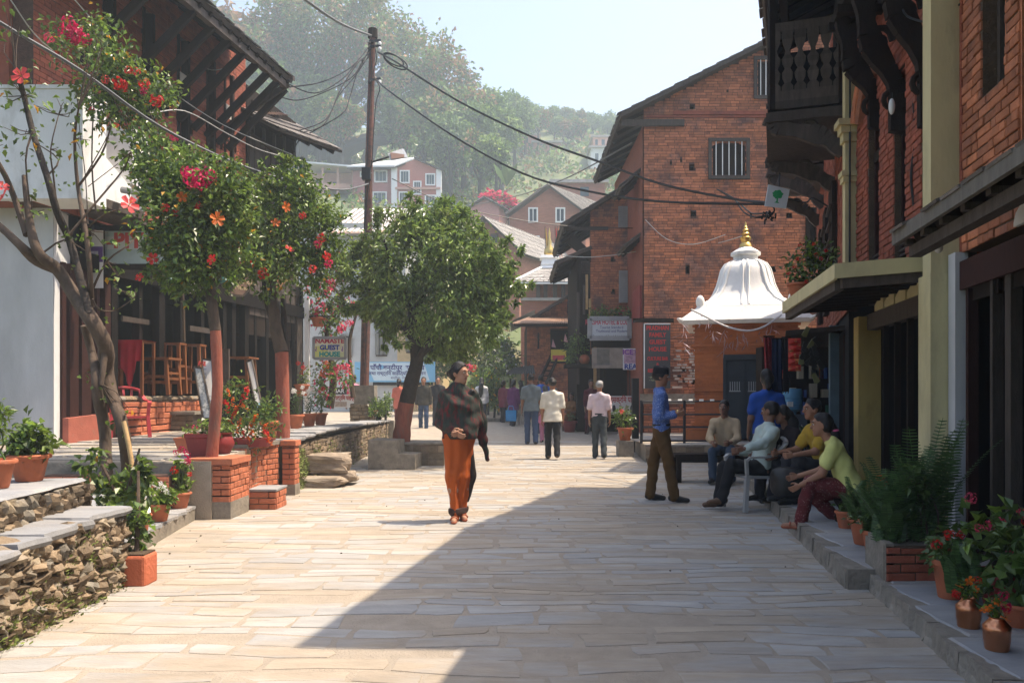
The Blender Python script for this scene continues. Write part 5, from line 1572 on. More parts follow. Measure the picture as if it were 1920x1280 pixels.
mb=MB();mb.box(X(734),X(745),D-.15,D+.2,Z(430),Z(312));mb.box(X(818),X(828),D-.15,D+.2,Z(430),Z(318));mb.build("corner_strip",WH,t)
mb=MB();mb.box(X(742),X(826),D-.25,D+.02,Z(356),Z(352));mb.build("floor_band",flat('pale_salmon',(.55,.33,.27)),t)
mb=MB();mb.prism([(X(660),D+.4,Z(430)),(X(740),D+.4,Z(430)),(X(740),D+.4,Z(314)),(X(660),D+.4,Z(318))],(0,7,0));mb.build("side_wing",flat('terracotta_shade',(.38,.14,.13),var=.12),t)
roof_slab(t,[(X(652),D-.4,Z(317)),(X(740),D-.6,Z(316)),(X(778),D+.5,Z(297)),(X(690),D+8,Z(297)+.4)],th=.12,mt='tile_far',tiles=False)
mb=MB();mb.prism([(X(652),D-.42,Z(316)),(X(741),D-.6,Z(316)),(X(780),D+.2,Z(296)),(X(700),D+5,Z(300))],(0,0,.15));mb.build("roof_sheet",flat('tin_white',(.70,.72,.74)),t)
roof_slab(t,[(X(832),D-.4,Z(320)),(X(832),D+8,Z(320)),(X(778),D+8,Z(296)),(X(778),D-.4,Z(296))],th=.12,tiles=False)
for(a,b,c,e)in((752,766,322,342),(800,814,328,346),(777,788,342,363),(750,762,362,381),(799,815,368,386),(703,723,320,338),(700,722,360,380),(676,684,322,328),(676,684,363,370)):
 wm=MB();w=.12;y=D-.12 if a>740 else D+.28
 wm.box(X(a)-w,X(b)+w,y,y+.15,Z(e)-w,Z(e));wm.box(X(a)-w,X(b)+w,y,y+.15,Z(c),Z(c)+w);wm.box(X(a)-w,X(a),y,y+.15,Z(e),Z(c));wm.box(X(b),X(b)+w,y,y+.15,Z(e),Z(c))
 f_=wm.build("window",WH,t)
 wm=MB();wm.box(X(a),X(b),y+.05,y+.08,Z(e),Z(c));wm.build("pane",flat('pane_blue',(.05,.08,.10),rough=.2),f_)
 wm=MB()
 for q in(1/3,2/3):xm=X(a)+(X(b)-X(a))*q;wm.box(xm-.04,xm+.04,y+.02,y+.05,Z(e),Z(c))
 wm.build("mullion",flat('mullion_grey',(.3,.32,.33)),f_)
t=thing("concrete_house","peach concrete block with open verandas next to the green signboard on the hill","house",(X(610),D+2,gz(D)))
PE=flat('peach_wall',(.62,.36,.27),var=.1)
mb=MB();mb.box(X(565),X(660),D+3,D+9,Z(430),Z(308));mb.build("wall",PE,t)
for y in(346,395):
 mb=MB();mb.box(X(565),X(660),D+1.4,D+3,Z(y+3),Z(y));mb.box(X(565),X(660),D+1.35,D+1.5,Z(y),Z(y-9));mb.build("balcony",PE,t)
for px in(572,598,627,656):
 mb=MB();mb.box(X(px)-.1,X(px)+.1,D+1.4,D+1.6,Z(430),Z(306));mb.build("column",flat('pale_salmon',(.55,.33,.27)),t)
mb=MB();mb.plan([(X(560),D+.8),(X(664),D+.8),(X(664),D+10),(X(560),D+10)],[Z(300),Z(309),Z(309),Z(300)],[Z(297),Z(306),Z(306),Z(297)]);mb.build("roof",flat('tin_white',(.70,.72,.74)),t)
for(a,b,c,e)in((577,592,322,337),(611,622,326,346),(640,650,330,344)):
 mb=MB();mb.box(X(a),X(b),D+2.9,D+3.02,Z(e),Z(c));mb.build("window",flat('pane_blue',(.05,.08,.10)),t)
for i,(lab,px0,px1,y0,y1,d,m,wn_)in enumerate((("tiny red brick house on a bare terrace high on the hill",978,1010,270,254,128,flat('terracotta_wall',(.46,.17,.13)),[(984,990,258,268)]),("long low red parapet house on the terrace below the ridge",1000,1052,278,268,126,'brick_far',[(1012,1018,270,276),(1030,1036,270,276)]),("long red house with one window standing behind the big hazy gable",1036,1134,390,344,68,'brick_tex',[(1088,1104,351,368)]),("white house with pillars on the slope near the tall gable",1108,1160,312,278,112,'limewash',[(1116,1122,288,300),(1136,1142,288,300)]),("unfinished two storey frame house on the upper slope",1112,1160,278,258,116,flat('pale_salmon',(.55,.33,.27)),[(1116,1121,262,272),(1128,1134,262,272)]))):
 X=lambda p:XX(p,d);Z=lambda p:ZZ(p,d)
 t=thing("hill_house",lab,"house",(X((px0+px1)/2),d,Z(y0)))
 mb=MB();mb.box(X(px0),X(px1),d,d+5,Z(y0)-4,Z(y1));mb.build("wall",m,t)
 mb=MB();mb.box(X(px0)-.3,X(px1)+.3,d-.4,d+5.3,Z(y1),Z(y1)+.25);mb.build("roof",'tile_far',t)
 for(a,b,c,e)in wn_:
  mb=MB();mb.box(X(a),X(b),d-.06,d+.02,Z(e),Z(c));mb.build("window",flat('pane_blue',(.05,.08,.10)),t)
D=29.0
X=lambda p:XX(p,D);Z=lambda p:ZZ(p,D)
t=thing("brick_house","small brick house with a rusty corrugated lean-to roof where the street ends","house",(X(1030),D,gz(D)))
masonry(t,(X(988),D,0),(1,0,0),(0,-1,0),X(1085)-X(988),.2,Z(612),mt='brick',parts=0,L=.25,c=.075,seed=90,bond='mixed',holes=[(X(1032)-X(988),X(1075)-X(988),Z(680),Z(618))],proud=.015)
gt=lambda a:Z(590)+(X(1000)+a-X(1000))*(Z(540)-Z(590))/(X(1082)-X(1000))
masonry(t,(X(1000),D+1.2,0),(1,0,0),(0,-1,0),X(1090)-X(1000),Z(592),Z(520),mt='brick',parts=0,top=gt,L=.25,c=.075,seed=91,bond='mixed',holes=[(X(1068)-X(1000),X(1090)-X(1000),Z(584),Z(559))],proud=.015)
mb=MB();mb.box(X(988),X(1120),D+.2,D+6,.2,Z(600));mb.build("body",'dark',t)
mb=MB();mb.prism([(X(1000),D+1.5,Z(592)),(X(1120),D+1.5,Z(592)),(X(1120),D+1.5,Z(520)),(X(1086),D+1.5,Z(540))],(0,4,0));mb.build("upper_body",'dark',t)
s_=(Z(540)-Z(590))/(X(1082)-X(1000))
roof_slab(t,[(X(992),D+.8,Z(594)),(X(992),D+6,Z(594)),(X(1112),D+6,Z(594)+s_*(X(1112)-X(992))),(X(1112),D+.8,Z(594)+s_*(X(1112)-X(992)))],th=.08,tl=.4)
def corrugated(parent,quad,n,amp=.03,mt='tin',name='tin_roof'):
 e0,e1,r1,r0=[Vector(p)for p in quad]
 nr=(e1-e0).cross(r0-e0).normalized()
 V,Fs=[],[]
 for k in range(n*4+1):
  t_=k/(n*4);o=nr*amp*math.sin(k*math.pi/2)
  V+=[e0.lerp(e1,t_)+o,r0.lerp(r1,t_)+o]
 mb=MB();mb.add(V,[(2*k,2*k+2,2*k+3,2*k+1)for k in range(n*4)])
 return mb.build(name,mt,parent,smooth=True)
corrugated(t,[(X(960),D-1.0,Z(611)),(X(1084),D-1.0,Z(611)),(X(1084),D+1.2,Z(589)),(X(994),D+1.2,Z(589))],34)
mb=MB();mb.beam((X(962),D-.95,Z(614)),(X(1086),D-.95,Z(614)),.08,.1);mb.build("eave_beam",'wood',t)
corrugated(t,[(X(955),D+1.5,Z(597)),(X(958),D+6,Z(597)),(X(1010),D+6,Z(572)),(X(1005),D+1.5,Z(572))],10,mt=flat('tin_blue',(.42,.47,.50),rough=.4),name='side_roof')
for(a,b)in(((1008,720),(1036,660)),((1022,720),(1050,660))):
 mb=MB();mb.beam((X(a[0]),D-.9,Z(a[1])),(X(b[0]),D-.2,Z(b[1])),.06,.1);mb.build("stair_stringer",'wood',t)
mb=MB()
for k in range(7):
 q=k/6;mb.box(X(1010+28*q),X(1024+28*q),D-.8+.6*q,D-.6+.6*q,Z(716-58*q),Z(714-58*q))
mb.build("stair_tread",'wood',t)
mb=MB();mb.beam((X(1009),D-.3,Z(625)),(X(1009),D-.3,Z(655)),.06,.06);mb.build("strut",'wood',t)
corrugated(t,[(X(948),D-2.4,Z(704)),(X(1000),D-2.4,Z(704)),(X(1000),D-.2,Z(684)),(X(965),D-.2,Z(690))],12,mt=flat('tin_dark',(.07,.075,.08)),name='porch_roof')
sg,tx,pa,sw,sh=sign_board("yellow_sign","yellow and red paper sign under the corrugated roof by the dark window",facing(1033,1062,655,677,D-.4),.03,flat('sign_yellow',(.72,.58,.10)))
pa(.1,.9,.1,.5,flat('sign_pinkred',(.62,.10,.12)))
sg,tx,pa,sw,sh=sign_board("blue_sign","small blue sign under the eave of the corrugated roof house",facing(1065,1078,617,626,D-.5),.03,flat('sign_blue',(.05,.10,.35)))
for i,(px,py)in enumerate(((1034,650),(1057,640))):
 P=W(px,py,D-.6)
 o=MB();o.prism([P,P+Vector((.16,0,-.03)),P+Vector((.05,0,.28))],(0,.01,0));o=o.build("pennant",flat('pennant_pink',(.62,.35,.38)));tag(o,["pale pink triangular pennant to the side of the yellow sign","pink triangular pennant over the yellow sign near the balcony plants"][i],"flag","pennants by the yellow sign")
D=36.0
X=lambda p:XX(p,D);Z=lambda p:ZZ(p,D)
t=thing("pagoda_temple","brick temple with slate pyramid roof and white ridges behind the corrugated roof","temple",(X(1032),D+1.5,gz(D)))
mb=MB();mb.box(X(978),X(1085),D+.8,D+3.4,gz(D)-1,Z(526));mb.build("wall",brick_tex and 'brick_tex',t)
for px in(1010,1024,1042,1058,1072):
 mb=MB();mb.box(X(px)-.09,X(px)+.09,D+.65,D+.8,Z(556),Z(530));mb.build("wall_post",'wood_grey',t)
mb=MB();mb.box(X(976),X(1087),D+.6,D+.8,Z(560),Z(555));mb.build("ledge",'tile_far',t)
ap=Vector((X(1034),D+2.0,Z(492)));hw=X(1034)-X(966);zE_=Z(527)
cs=[Vector((ap.x-hw,D+.2,zE_)),Vector((ap.x+hw,D+.2,zE_)),Vector((ap.x+hw,D+3.8,zE_)),Vector((ap.x-hw,D+3.8,zE_))]
tp=[ap+Vector((-.35,-.35,0)),ap+Vector((.35,-.35,0)),ap+Vector((.35,.35,0)),ap+Vector((-.35,.35,0))]
for i in range(4):
 j=(i+1)%4
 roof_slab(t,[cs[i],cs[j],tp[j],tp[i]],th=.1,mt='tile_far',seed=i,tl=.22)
 mb=MB();mb.tube([cs[i]+Vector((0,0,.06)),tp[i]+Vector((0,0,.06))],.07,6);mb.build("ridge",WH,t)
mb=MB();mb.box(cs[0].x,cs[1].x,D+.16,D+.3,zE_-.1,zE_-.02);mb.build("eave_edge",WH,t)
mb=MB();mb.lathe([(.48,0),(.36,.12),(.42,.20),(.34,.45),(.45,.50),(.42,.62),(.001,.64)],ap,16,sq=[1]*7,rot=R(45)*0);mb.build("cap",WH,t)
mb=MB();mb.lathe([(.2,.62),(.26,.75),(.24,.95),(.1,1.15),(.12,1.3),(.05,1.5),(.06,1.7),(.001,2.0)],ap,12);mb.build("finial",'gold',t,smooth=True)
for i,(px,c,lx)in enumerate(((1023,'leaf_yellow',.02),(1042,'flower_red',0),(1046,'flower_orange',.03))):
 mb=MB();b_=W(px,498,D+1.9);mb.tube([b_,W(px-1,424,D+1.9)],.02,5);fl=mb.build("flag",'wood_grey')
 tag(fl,["yellow prayer flag on its pole on the temple cap","red prayer flag on the pole next to the gilt finial","orange prayer flag on the pole beyond the gilt finial"][i],"flag","prayer flags on the pagoda roof")
 mb=MB();p0=W(px-1,426,D+1.9)
 mb.add([p0+Vector((.02,0,0)),p0+Vector((.05,.05,-.9)),p0+Vector((.26,.1,-1.5)),p0+Vector((.12,.05,-.6)),p0+Vector((.06,.0,-.1))],[(0,1,2,3,4)])
 mb.build("cloth",c,fl)
D=33.0
X=lambda p:XX(p,D);Z=lambda p:ZZ(p,D)
t=thing("plaster_building","old grey plaster building with an arched window behind the round tree and the blue banner","building",(X(690),D,gz(D)))
PW=flat('old_plaster',(.46,.48,.48),var=.18,scale=1.2)
mb=MB();mb.box(X(560),X(745),D,D+5,.2,Z(525));mb.build("wall",PW,t)
mb=MB();mb.box(X(745),X(830),D-.02,D+5,.2,Z(545));mb.build("ochre_wall",flat('pale_ochre',(.52,.40,.22),var=.15),t)
mb=MB();mb.box(X(560),X(835),D-.12,D+.1,Z(530),Z(522));mb.build("cornice",PW,t)
for(a,b,c,e)in((705,726,622,668),(640,660,630,670),(762,782,622,662)):
 mb=MB();mb.box(X(a),X(b),D-.05,D+.02,Z(e),Z(c));w_=mb.build("window",'wood_grey',t)
 for q in range(3):
  mb=MB();xq=X(a)+(X(b)-X(a))*(q+.5)/3;mb.box(xq-.1,xq+.1,D-.08,D-.05,Z(e-3),Z(c+3));mb.build("shutter",flat('shutter_grey',(.20,.20,.18)),w_)
 mb=MB()
 for k in range(9):
  an=R(20+140*k/8);cx_=(X(a)+X(b))/2;r_=(X(b)-X(a))*.62
  mb.box(cx_+r_*math.cos(an)-.06,cx_+r_*math.cos(an)+.06,D-.09,D,Z(c+4)+r_*math.sin(an)*.6-.05,Z(c+4)+r_*math.sin(an)*.6+.05)
 mb.build("arch",PW,w_)
mb=MB();mb.box(X(700),X(812),D-.1,D,Z(722),Z(700));mb.build("dark_base",'dark',t)
t2=thing("shed_roof_house","house with pale grey asbestos roof strips and grey shingle front behind the pole","house",(X(670),40,gz(40)))
mb=MB();mb.box(XX(560,40),XX(760,40),40,45,1,ZZ(440,40));mb.build("wall",flat('shingle_grey',(.36,.37,.36),var=.15),t2)
for k in range(16):
 mb=MB();z=ZZ(520,40)+k*.17;mb.box(XX(590,40),XX(716,40),39.94-.002*k,40,z,z+.15);mb.build("shingle_row",flat('shingle_grey',(.36,.37,.36)),t2)
for k in range(13):
 mb=MB();x=XX(612,40)+k*.30
 mb.beam((x,39.4,ZZ(440,40)),(x+.9,43,ZZ(392,43)),.17,.07);mb.build("roof_strip",flat('asbestos',(.62,.60,.57),var=.15),t2)
mb=MB();mb.hexa([(XX(610,40),39.3,ZZ(444,40)),(XX(745,40),39.3,ZZ(444,40)),(XX(745,40)+.9,43,ZZ(398,43)),(XX(610,40)+.9,43,ZZ(398,43)),(XX(610,40),39.3,ZZ(442,40)),(XX(745,40),39.3,ZZ(442,40)),(XX(745,40)+.9,43,ZZ(396,43)),(XX(610,40)+.9,43,ZZ(396,43))]);mb.build("roof_deck",'tin',t2)
sg,tx,pa,sw,sh=sign_board("blue_banner","wide light blue and white cloth banner with devanagari lettering strung across the street end",facing(665,816,678,716,29.5),.012,flat('banner_blue',(.22,.50,.74)))
pa(0,1,0,1,flat('banner_paleblue',(.58,.74,.84)),poly=[(.14,.95),(.86,.95),(.93,.08),(.24,.08)])
tx("पाँचौ बन्दीपुर  साहित्य",.53,.70,.24,flat('ink_navy',(.04,.05,.22)),bold=.006,sx=1.0)
tx("तथा राष्ट्रिय साहित्यिक सम्मेलन",.53,.42,.17,flat('ink_navy',(.04,.05,.22)),bold=.003)
tx("बन्दीपुर, तनहुँ",.55,.20,.12,flat('ink_navy',(.04,.05,.22)))
pa(.31,.36,.62,.88,flat('banner_blue',(.22,.50,.74)),'emblem',.003,poly=[(.335+.028*math.cos(a),.74+.11*math.sin(a))for a in np.linspace(0,6.1,14)])
sg,tx,pa,sw,sh=sign_board("white_sign","white board with red devanagari lettering standing on the terrace left of the pole",facing(609,664,739,764,21.5),.03,flat('sign_white',(.70,.70,.68)))
tx("यहाँ आईसक्रिम पाईन्छ",.5,.72,.15,flat('sign_red',(.42,.04,.03)),bold=.004,sx=.66)
pa(.35,.75,.08,.45,flat('print_brown',(.42,.34,.28),var=.4,scale=18))
SGW=sg
sg,tx,pa,sw,sh=sign_board("black_sign","small black board reading BAR above the white devanagari board",facing(622,650,726,740,21.8),.03,'black')
tx("BAR",.5,.5,.15,flat('paint_white',(.75,.75,.75)),bold=.004)
t=thing("sign_post","white painted wooden post carrying the colourful guest house sign","post",W(576,760,17.8))
mb=MB();mb.box(-.05,.05,-.05,.05,-.1,ZZ(560,17.8)-ZZ(760,17.8));mb.build("post",'limewash',t,origin=LOCAL)
mb=MB();p0=ZZ(596,17.8)-ZZ(760,17.8);mb.box(-.02,.5,-.02,.02,p0,p0+.05);mb.build("bracket",'wood_grey',t,origin=LOCAL)
sg,tx,pa,sw,sh=sign_board("guest_house_sign","cream and yellow sign reading NAMASTE GUEST HOUSE by the white post",facing(588,648,633,672,17.9),.04,flat('sign_cream',(.70,.68,.52)),frame='metal_grey')
pa(0,.45,0,.6,flat('sign_limeyellow',(.66,.66,.22)))
pa(.45,1,0,.3,flat('sign_limegrey',(.62,.66,.40)))
tx("NAMASTE",.5,.84,.145,flat('letter_red',(.48,.05,.09)),bold=.006,sx=1.0)
tx("GUEST",.5,.52,.145,flat('letter_blue',(.03,.06,.32)),bold=.007)
tx("HOUSE",.5,.20,.145,flat('letter_teal',(.02,.30,.30)),bold=.007)
for fx in(.08,.9):tx("¿",fx,.5,.14,flat('letter_purple',(.20,.05,.35)),bold=.003)
sg,tx,pa,sw,sh=sign_board("hotel_sign","white signboard of a hotel and lodge over the shop with timber posts",facing(1106,1180,597,634,23.0),.08,flat('sign_bluewhite',(.50,.56,.60)),frame='metal_grey')
tx("RAKSHA HOTEL & LODGE",.5,.80,.20,flat('letter_red',(.48,.05,.09)),bold=.004,sx=.60)
tx("Tourist Standard",.55,.55,.11,flat('ink_navy',(.04,.05,.22)),sx=.9);tx("Traditional and Modern",.55,.36,.11,flat('ink_navy',(.04,.05,.22)),sx=.85)
tx("Provision of Food & Lodging",.5,.10,.10,flat('ink_grey',(.16,.17,.2)),sx=.85)
sg,tx,pa,sw,sh=sign_board("poster_board","large faded brown poster board under the hotel sign",facing(1110,1170,652,690,23.0),.05,flat('poster_brown',(.30,.26,.22),var=.3,scale=5))
pa(.15,.55,.15,.95,flat('poster_dark',(.16,.15,.13),var=.4,scale=8));tx("rooms available",.32,.2,.09,flat('ink_grey',(.16,.17,.2)))
sg,tx,pa,sw,sh=sign_board("ice_cream_flag","white cloth with pink and blue ICE CREAM lettering hung beside the poster board",facing(1168,1207,653,693,22.4),.012,flat('cloth_white',(.66,.68,.72)))
pa(.05,.95,.3,.95,flat('cloth_pinkish',(.45,.30,.42),var=.5,scale=14));tx("ICE C",.4,.82,.20,flat('letter_purple',(.20,.05,.35)),bold=.006);tx("REAM",.5,.14,.2,flat('letter_blue',(.03,.06,.32)),bold=.008)
sg,tx,pa,sw,sh=sign_board("white_sign","white board with red devanagari lettering low in front of the shop",facing(1140,1196,742,776,23.1),.03,flat('sign_white',(.70,.70,.68)))
tx("आईसक्रिम पाईन्छ",.5,.78,.22,flat('sign_red',(.42,.04,.03)),bold=.005,sx=.66)
for fx,c in((.2,'black'),(.42,'print_brown'),(.62,'print_brown'),(.8,'black')):
 pa(0,0,0,0,M[c]if c in M else flat(c,(.42,.34,.28)),'print',.003,poly=[(fx+.06*math.cos(a),.3+.22*math.sin(a))for a in np.linspace(0,6,9)])
sg,tx,pa,sw,sh=sign_board("guest_house_sign","tall black signboard with red lettering PRADHAN FAMILY GUEST HOUSE on the gable wall",facing(1207,1257,606,728,20.6),.07,flat('sign_charcoal',(.045,.05,.055)),frame=None)
for e in((0,.04,0,1),(0,1,.985,1)):pa(*e,flat('paint_white',(.75,.75,.75)),'trim',.004)
RS=flat('letter_brightred',(.50,.035,.03))
for s_,fy,sz,sx_ in(("PRADHAN",.925,.155,.80),("FAMILY",.82,.155,.86),("GUEST",.71,.155,.92),("HOUSE",.60,.155,.92),("CULTURE BAR",.455,.125,.66),("&",.365,.12,1),("RESTAURANT",.27,.125,.66)):
 tx(s_,.52,fy,sz,RS,bold=.004,sx=sx_)
tx("• 24 hours hot shower",.52,.17,.055,flat('letter_lime',(.5,.6,.3)),sx=.9);tx("• Tourist information",.52,.125,.055,flat('letter_lime',(.5,.6,.3)),sx=.9)
# ------------------------------------------------------------------ vegetation
def rand_unit(n,rng):
 v=rng.normal(size=(n,3));return v/np.linalg.norm(v,axis=1)[:,None]
def leaf_arrays(P,Dr,Nn,ln,wd,fold=.25):
 """Folded leaves: P base points, Dr directions, Nn rough normals; ln, wd arrays."""
 Sd=np.cross(Dr,Nn);Sd/=np.linalg.norm(Sd,axis=1)[:,None]+1e-9
 Up=np.cross(Sd,Dr)
 ln,wd=ln[:,None],wd[:,None]
 a=P
 m=P+Dr*ln*.45
 b=m+Sd*wd*.5+Up*wd*fold
 c=P+Dr*ln-Up*ln*.12
 e=m-Sd*wd*.5+Up*wd*fold
 V=np.stack([a,b,c,e],1).reshape(-1,3)
 i=np.arange(len(P))*4
 Fq=np.stack([np.stack([i,i+1,i+2],1),np.stack([i,i+2,i+3],1)],1).reshape(-1,3)
 return V,Fq
def crown_points(blobs,n,rng,shell=.55,clump=.16,per=26):
 """Leaf places in clumps spread through ellipsoids. blobs: (centre, radii, weight)."""
 w=np.array([b[2]for b in blobs],float);w/=w.sum()
 nc=max(4,n//per)
 which=rng.choice(len(blobs),nc,p=w)
 C0=np.array([b[0]for b in blobs],float)[which];Rr=np.array([b[1]for b in blobs],float)[which]
 u=rand_unit(nc,rng)
 rad=rng.uniform(shell**3,1,nc)**(1/3)
 cc=C0+u*Rr*rad[:,None]
 k=rng.integers(0,nc,n)
 rm=Rr.mean(1)[k]
 P=cc[k]+rng.normal(size=(n,3))*(clump*rm)[:,None]
 out=(P-C0[k])/Rr[k]
 out/=np.linalg.norm(out,axis=1)[:,None]+1e-9
 return P,out
def crown(parent,name,blobs,n,ln,wd,mats,seed,weights=None,shell=.55,clump=.16,per=26,droop=.2,up=.5,kind=None):
 rng=np.random.default_rng(seed)
 P,out=crown_points(blobs,n,rng,shell,clump,per)
 D_=out*.7+rand_unit(n,rng)*.9+np.array([0,0,-droop]);D_/=np.linalg.norm(D_,axis=1)[:,None]
 Nn=out*.6+rand_unit(n,rng)*.5+np.array([0,0,up]);Nn/=np.linalg.norm(Nn,axis=1)[:,None]
 V,Fq=leaf_arrays(P,D_,Nn,rng.uniform(.6,1.25,n)*ln,rng.uniform(.7,1.2,n)*wd)
 pl=parent_loc(parent)if parent is not None else(0,0,0)
 V=V-np.array(pl[:3])
 mats=mats if isinstance(mats,list)else[mats]
 mi=None
 if len(mats)>1:
  k=rng.choice(len(mats),n,p=weights);mi=np.repeat(k,2)
 o=link(bpy.data.objects.new(name,mesh_np(name,V,Fq,[M[m]for m in mats],False,mi)),parent)
 if kind:o['kind']=kind
 return o,P
_flower={}
def flower_mesh(kind,m):
 """hibiscus: five broad petals and a stamen column; cluster: a ball of small petals."""
 key=(kind,m)
 if key in _flower:return _flower[key]
 mb=MB()
 if kind=='hibiscus':
  for k in range(5):
   a=2*math.pi*k/5
   c,s=math.cos(a),math.sin(a)
   pr=[(.08,0,.0),(.45,.30,.18),(.95,.34,.22),(1.05,.0,.14),(.95,-.34,.26),(.45,-.30,.14)]
   mb.add([(x*c-y*s,x*s+y*c,z)for x,y,z in pr],[(0,1,2,3),(0,3,4,5)])
  mb.mi=1
  mb.tube([(0,0,0),(.05,.03,.5),(.1,.02,.85)],[.05,.035,.05],5)
  mats=[M[m],M['leaf_yellow']]
 else:
  rng=random.Random(3)
  for k in range(34 if kind=='cluster' else 20):
   v=Vector((rng.gauss(0,1),rng.gauss(0,1),rng.gauss(0,1))).normalized()
   if kind=='spike':v=Vector((v.x*.35,v.y*.35,rng.uniform(-1.2,1.2)))
   p=v*rng.uniform(.6,1)
   t=Vector((rng.gauss(0,1),rng.gauss(0,1),rng.gauss(0,1))).cross(v).normalized()*.34
   b=v.normalized().cross(t)*.95
   mb.add([p-t,p-b*.6+v.normalized()*.12,p+t,p+b*.6+v.normalized()*.12],[(0,1,2,3)])
  mats=[M[m]]
 me=mesh_np("flower",np.array(mb.v),mb.f,mats,False,mb.m if len(mats)>1 else None)
 _flower[key]=me
 return me
def flower(parent,P,r,kind='cluster',m='flower_red',d=None,name='flower'):
 o=link(bpy.data.objects.new(name,flower_mesh(kind,m)),parent)
 pl=parent_loc(parent)
 o.location=Vector(P)-Vector(pl[:3])
 d=Vector(d)if d is not None else Vector((random.gauss(.3,.5),random.gauss(-.8,.5),random.gauss(.3,.5)))
 o.rotation_euler=d.to_track_quat('Z','Y').to_euler()
 o.rotation_euler.rotate_axis('Z',random.random()*6)
 o.scale=(r,r,r)
 return o
def limb(parent,pts,rad,m='bark',name='branch',n=7,sub=3):
 """A smooth tapered limb through points."""
 pts=[Vector(p)for p in pts]
 rad=list(rad)if hasattr(rad,'__len__')else[rad]*len(pts)
 if len(rad)!=len(pts):rad=list(np.interp(np.linspace(0,1,len(pts)),np.linspace(0,1,len(rad)),rad))
 Q,Rr=[],[]
 for i in range(len(pts)-1):
  p0,p1,p2,p3=pts[max(i-1,0)],pts[i],pts[i+1],pts[min(i+2,len(pts)-1)]
  for s in range(sub):
   t=s/sub
   Q.append(.5*((2*p1)+(p2-p0)*t+(2*p0-5*p1+4*p2-p3)*t*t+(3*p1-p0-3*p2+p3)*t**3))
   Rr.append((rad[i]+(rad[i+1]-rad[i])*t)*random.uniform(.94,1.07))
 Q.append(pts[-1]);Rr.append(rad[-1])
 mb=MB();mb.tube(Q,Rr,n)
 return mb.build(name,m,parent,smooth=True)
# ---- the round leaning tree in the middle of the street
t=thing("street_tree","round dense green street tree on a leaning trunk painted red below","tree",W(752,832,15.6))
d0=15.6
limb(t,[W(752,834,d0),W(755,800,d0),W(762,755,d0)],[.19,.165,.155],'bark_red','painted_trunk',10)
limb(t,[W(762,756,d0),W(772,715,d0),W(782,675,d0),W(776,630,d0),W(772,570,d0),W(780,500,d0)],[.155,.15,.13,.10,.08,.05],'bark_dark','trunk',10)
for a,b,c in(((782,678),(800,645),(850,590)),((783,672),(820,640),(900,580)),((776,640),(740,590),(690,540)),((774,600),(800,540),(840,470)),((773,580),(740,520),(720,450))):
 limb(t,[W(*a,d0),W(*b,d0+random.uniform(-.3,.3)),W(*c,d0+random.uniform(-.8,.8))],[.075,.05,.02],'bark_dark','branch',6)
bl=[]
for px,py,r,w in((800,520,120,5),(860,500,95,4),(760,480,95,4),(835,450,75,3),(905,520,60,2.4),(905,565,55,2),(690,535,55,2),(680,505,45,1.4),(840,585,80,3),(900,610,45,1.4),(780,575,75,2.4),(800,420,55,1.6),(850,635,45,1.3),(925,545,38,1.2),(720,570,42,1.2),(735,430,45,1.2),(670,570,34,.8),(835,410,38,1)):
 r_=r/FPX*d0
 bl.append((W(px,py,d0+random.uniform(-.35,.35)),(r_,r_*1.0,r_*.92),w))
for k in range(70):
 px,py,r=random.choice(((800,520,125),(860,500,100),(760,480,95),(835,450,80),(905,540,62),(690,535,58),(840,585,82)))
 a=random.uniform(0,6.28);q=random.uniform(1.0,1.22);r_=random.uniform(.12,.24)
 bl.append((W(px+r*q*math.cos(a),py-r*q*math.sin(a),d0+random.uniform(-.9,.5)),(r_,r_,r_*.8),.16))
crown(t,"crown",bl,34000,.125,.048,'leaf_tree',101,shell=.55,clump=.11,per=40,droop=.5)
# ---- hibiscus trees in the brick planter
def hib(label,trunk,trad,redto,blobs,n,d,seed,flowers,leafs=.078):
 t=thing("hibiscus_tree",label,"tree",trunk[0],"hibiscus trees in the brick planter")
 k=redto
 limb(t,trunk[:k+1],trad[:k+1],'bark_red','painted_trunk',9)
 limb(t,trunk[k:],trad[k:],'bark','trunk',9)
 bl=[(W(px,py,d+random.uniform(-.25,.25)),(r/FPX*d,r/FPX*d,r*.95/FPX*d),r*r)for px,py,r in blobs]
 for k in range(44):
  px,py,r=random.choice(blobs);a=random.uniform(0,6.28);bl.append((W(px+r*random.uniform(1,1.4)*math.cos(a),py-r*1.25*math.sin(a),d+random.uniform(-.3,.3)),(r*.25/FPX*d,)*3,r*r*.09))
 top=trunk[-1]
 for b in bl[:9]:
  c=Vector(b[0]);limb(t,[top,top.lerp(c,.5)+Vector((random.gauss(0,.06),random.gauss(0,.06),.05)),c],[.028,.016,.006],'bark','branch',5)
 crown(t,"crown",bl,n,leafs,leafs*.58,['leaf','leaf_dark','leaf_yellow'],seed,weights=[.64,.345,.015],shell=.3,clump=.24,per=12,droop=.35)
 for(px,py,r,kd,m_)in flowers:
  flower(t,W(px,py,d-.5+random.uniform(-.1,.1)),r/FPX*d*(.72 if kd=='hibiscus' else .9),kd,m_)
 return t
d=9.15
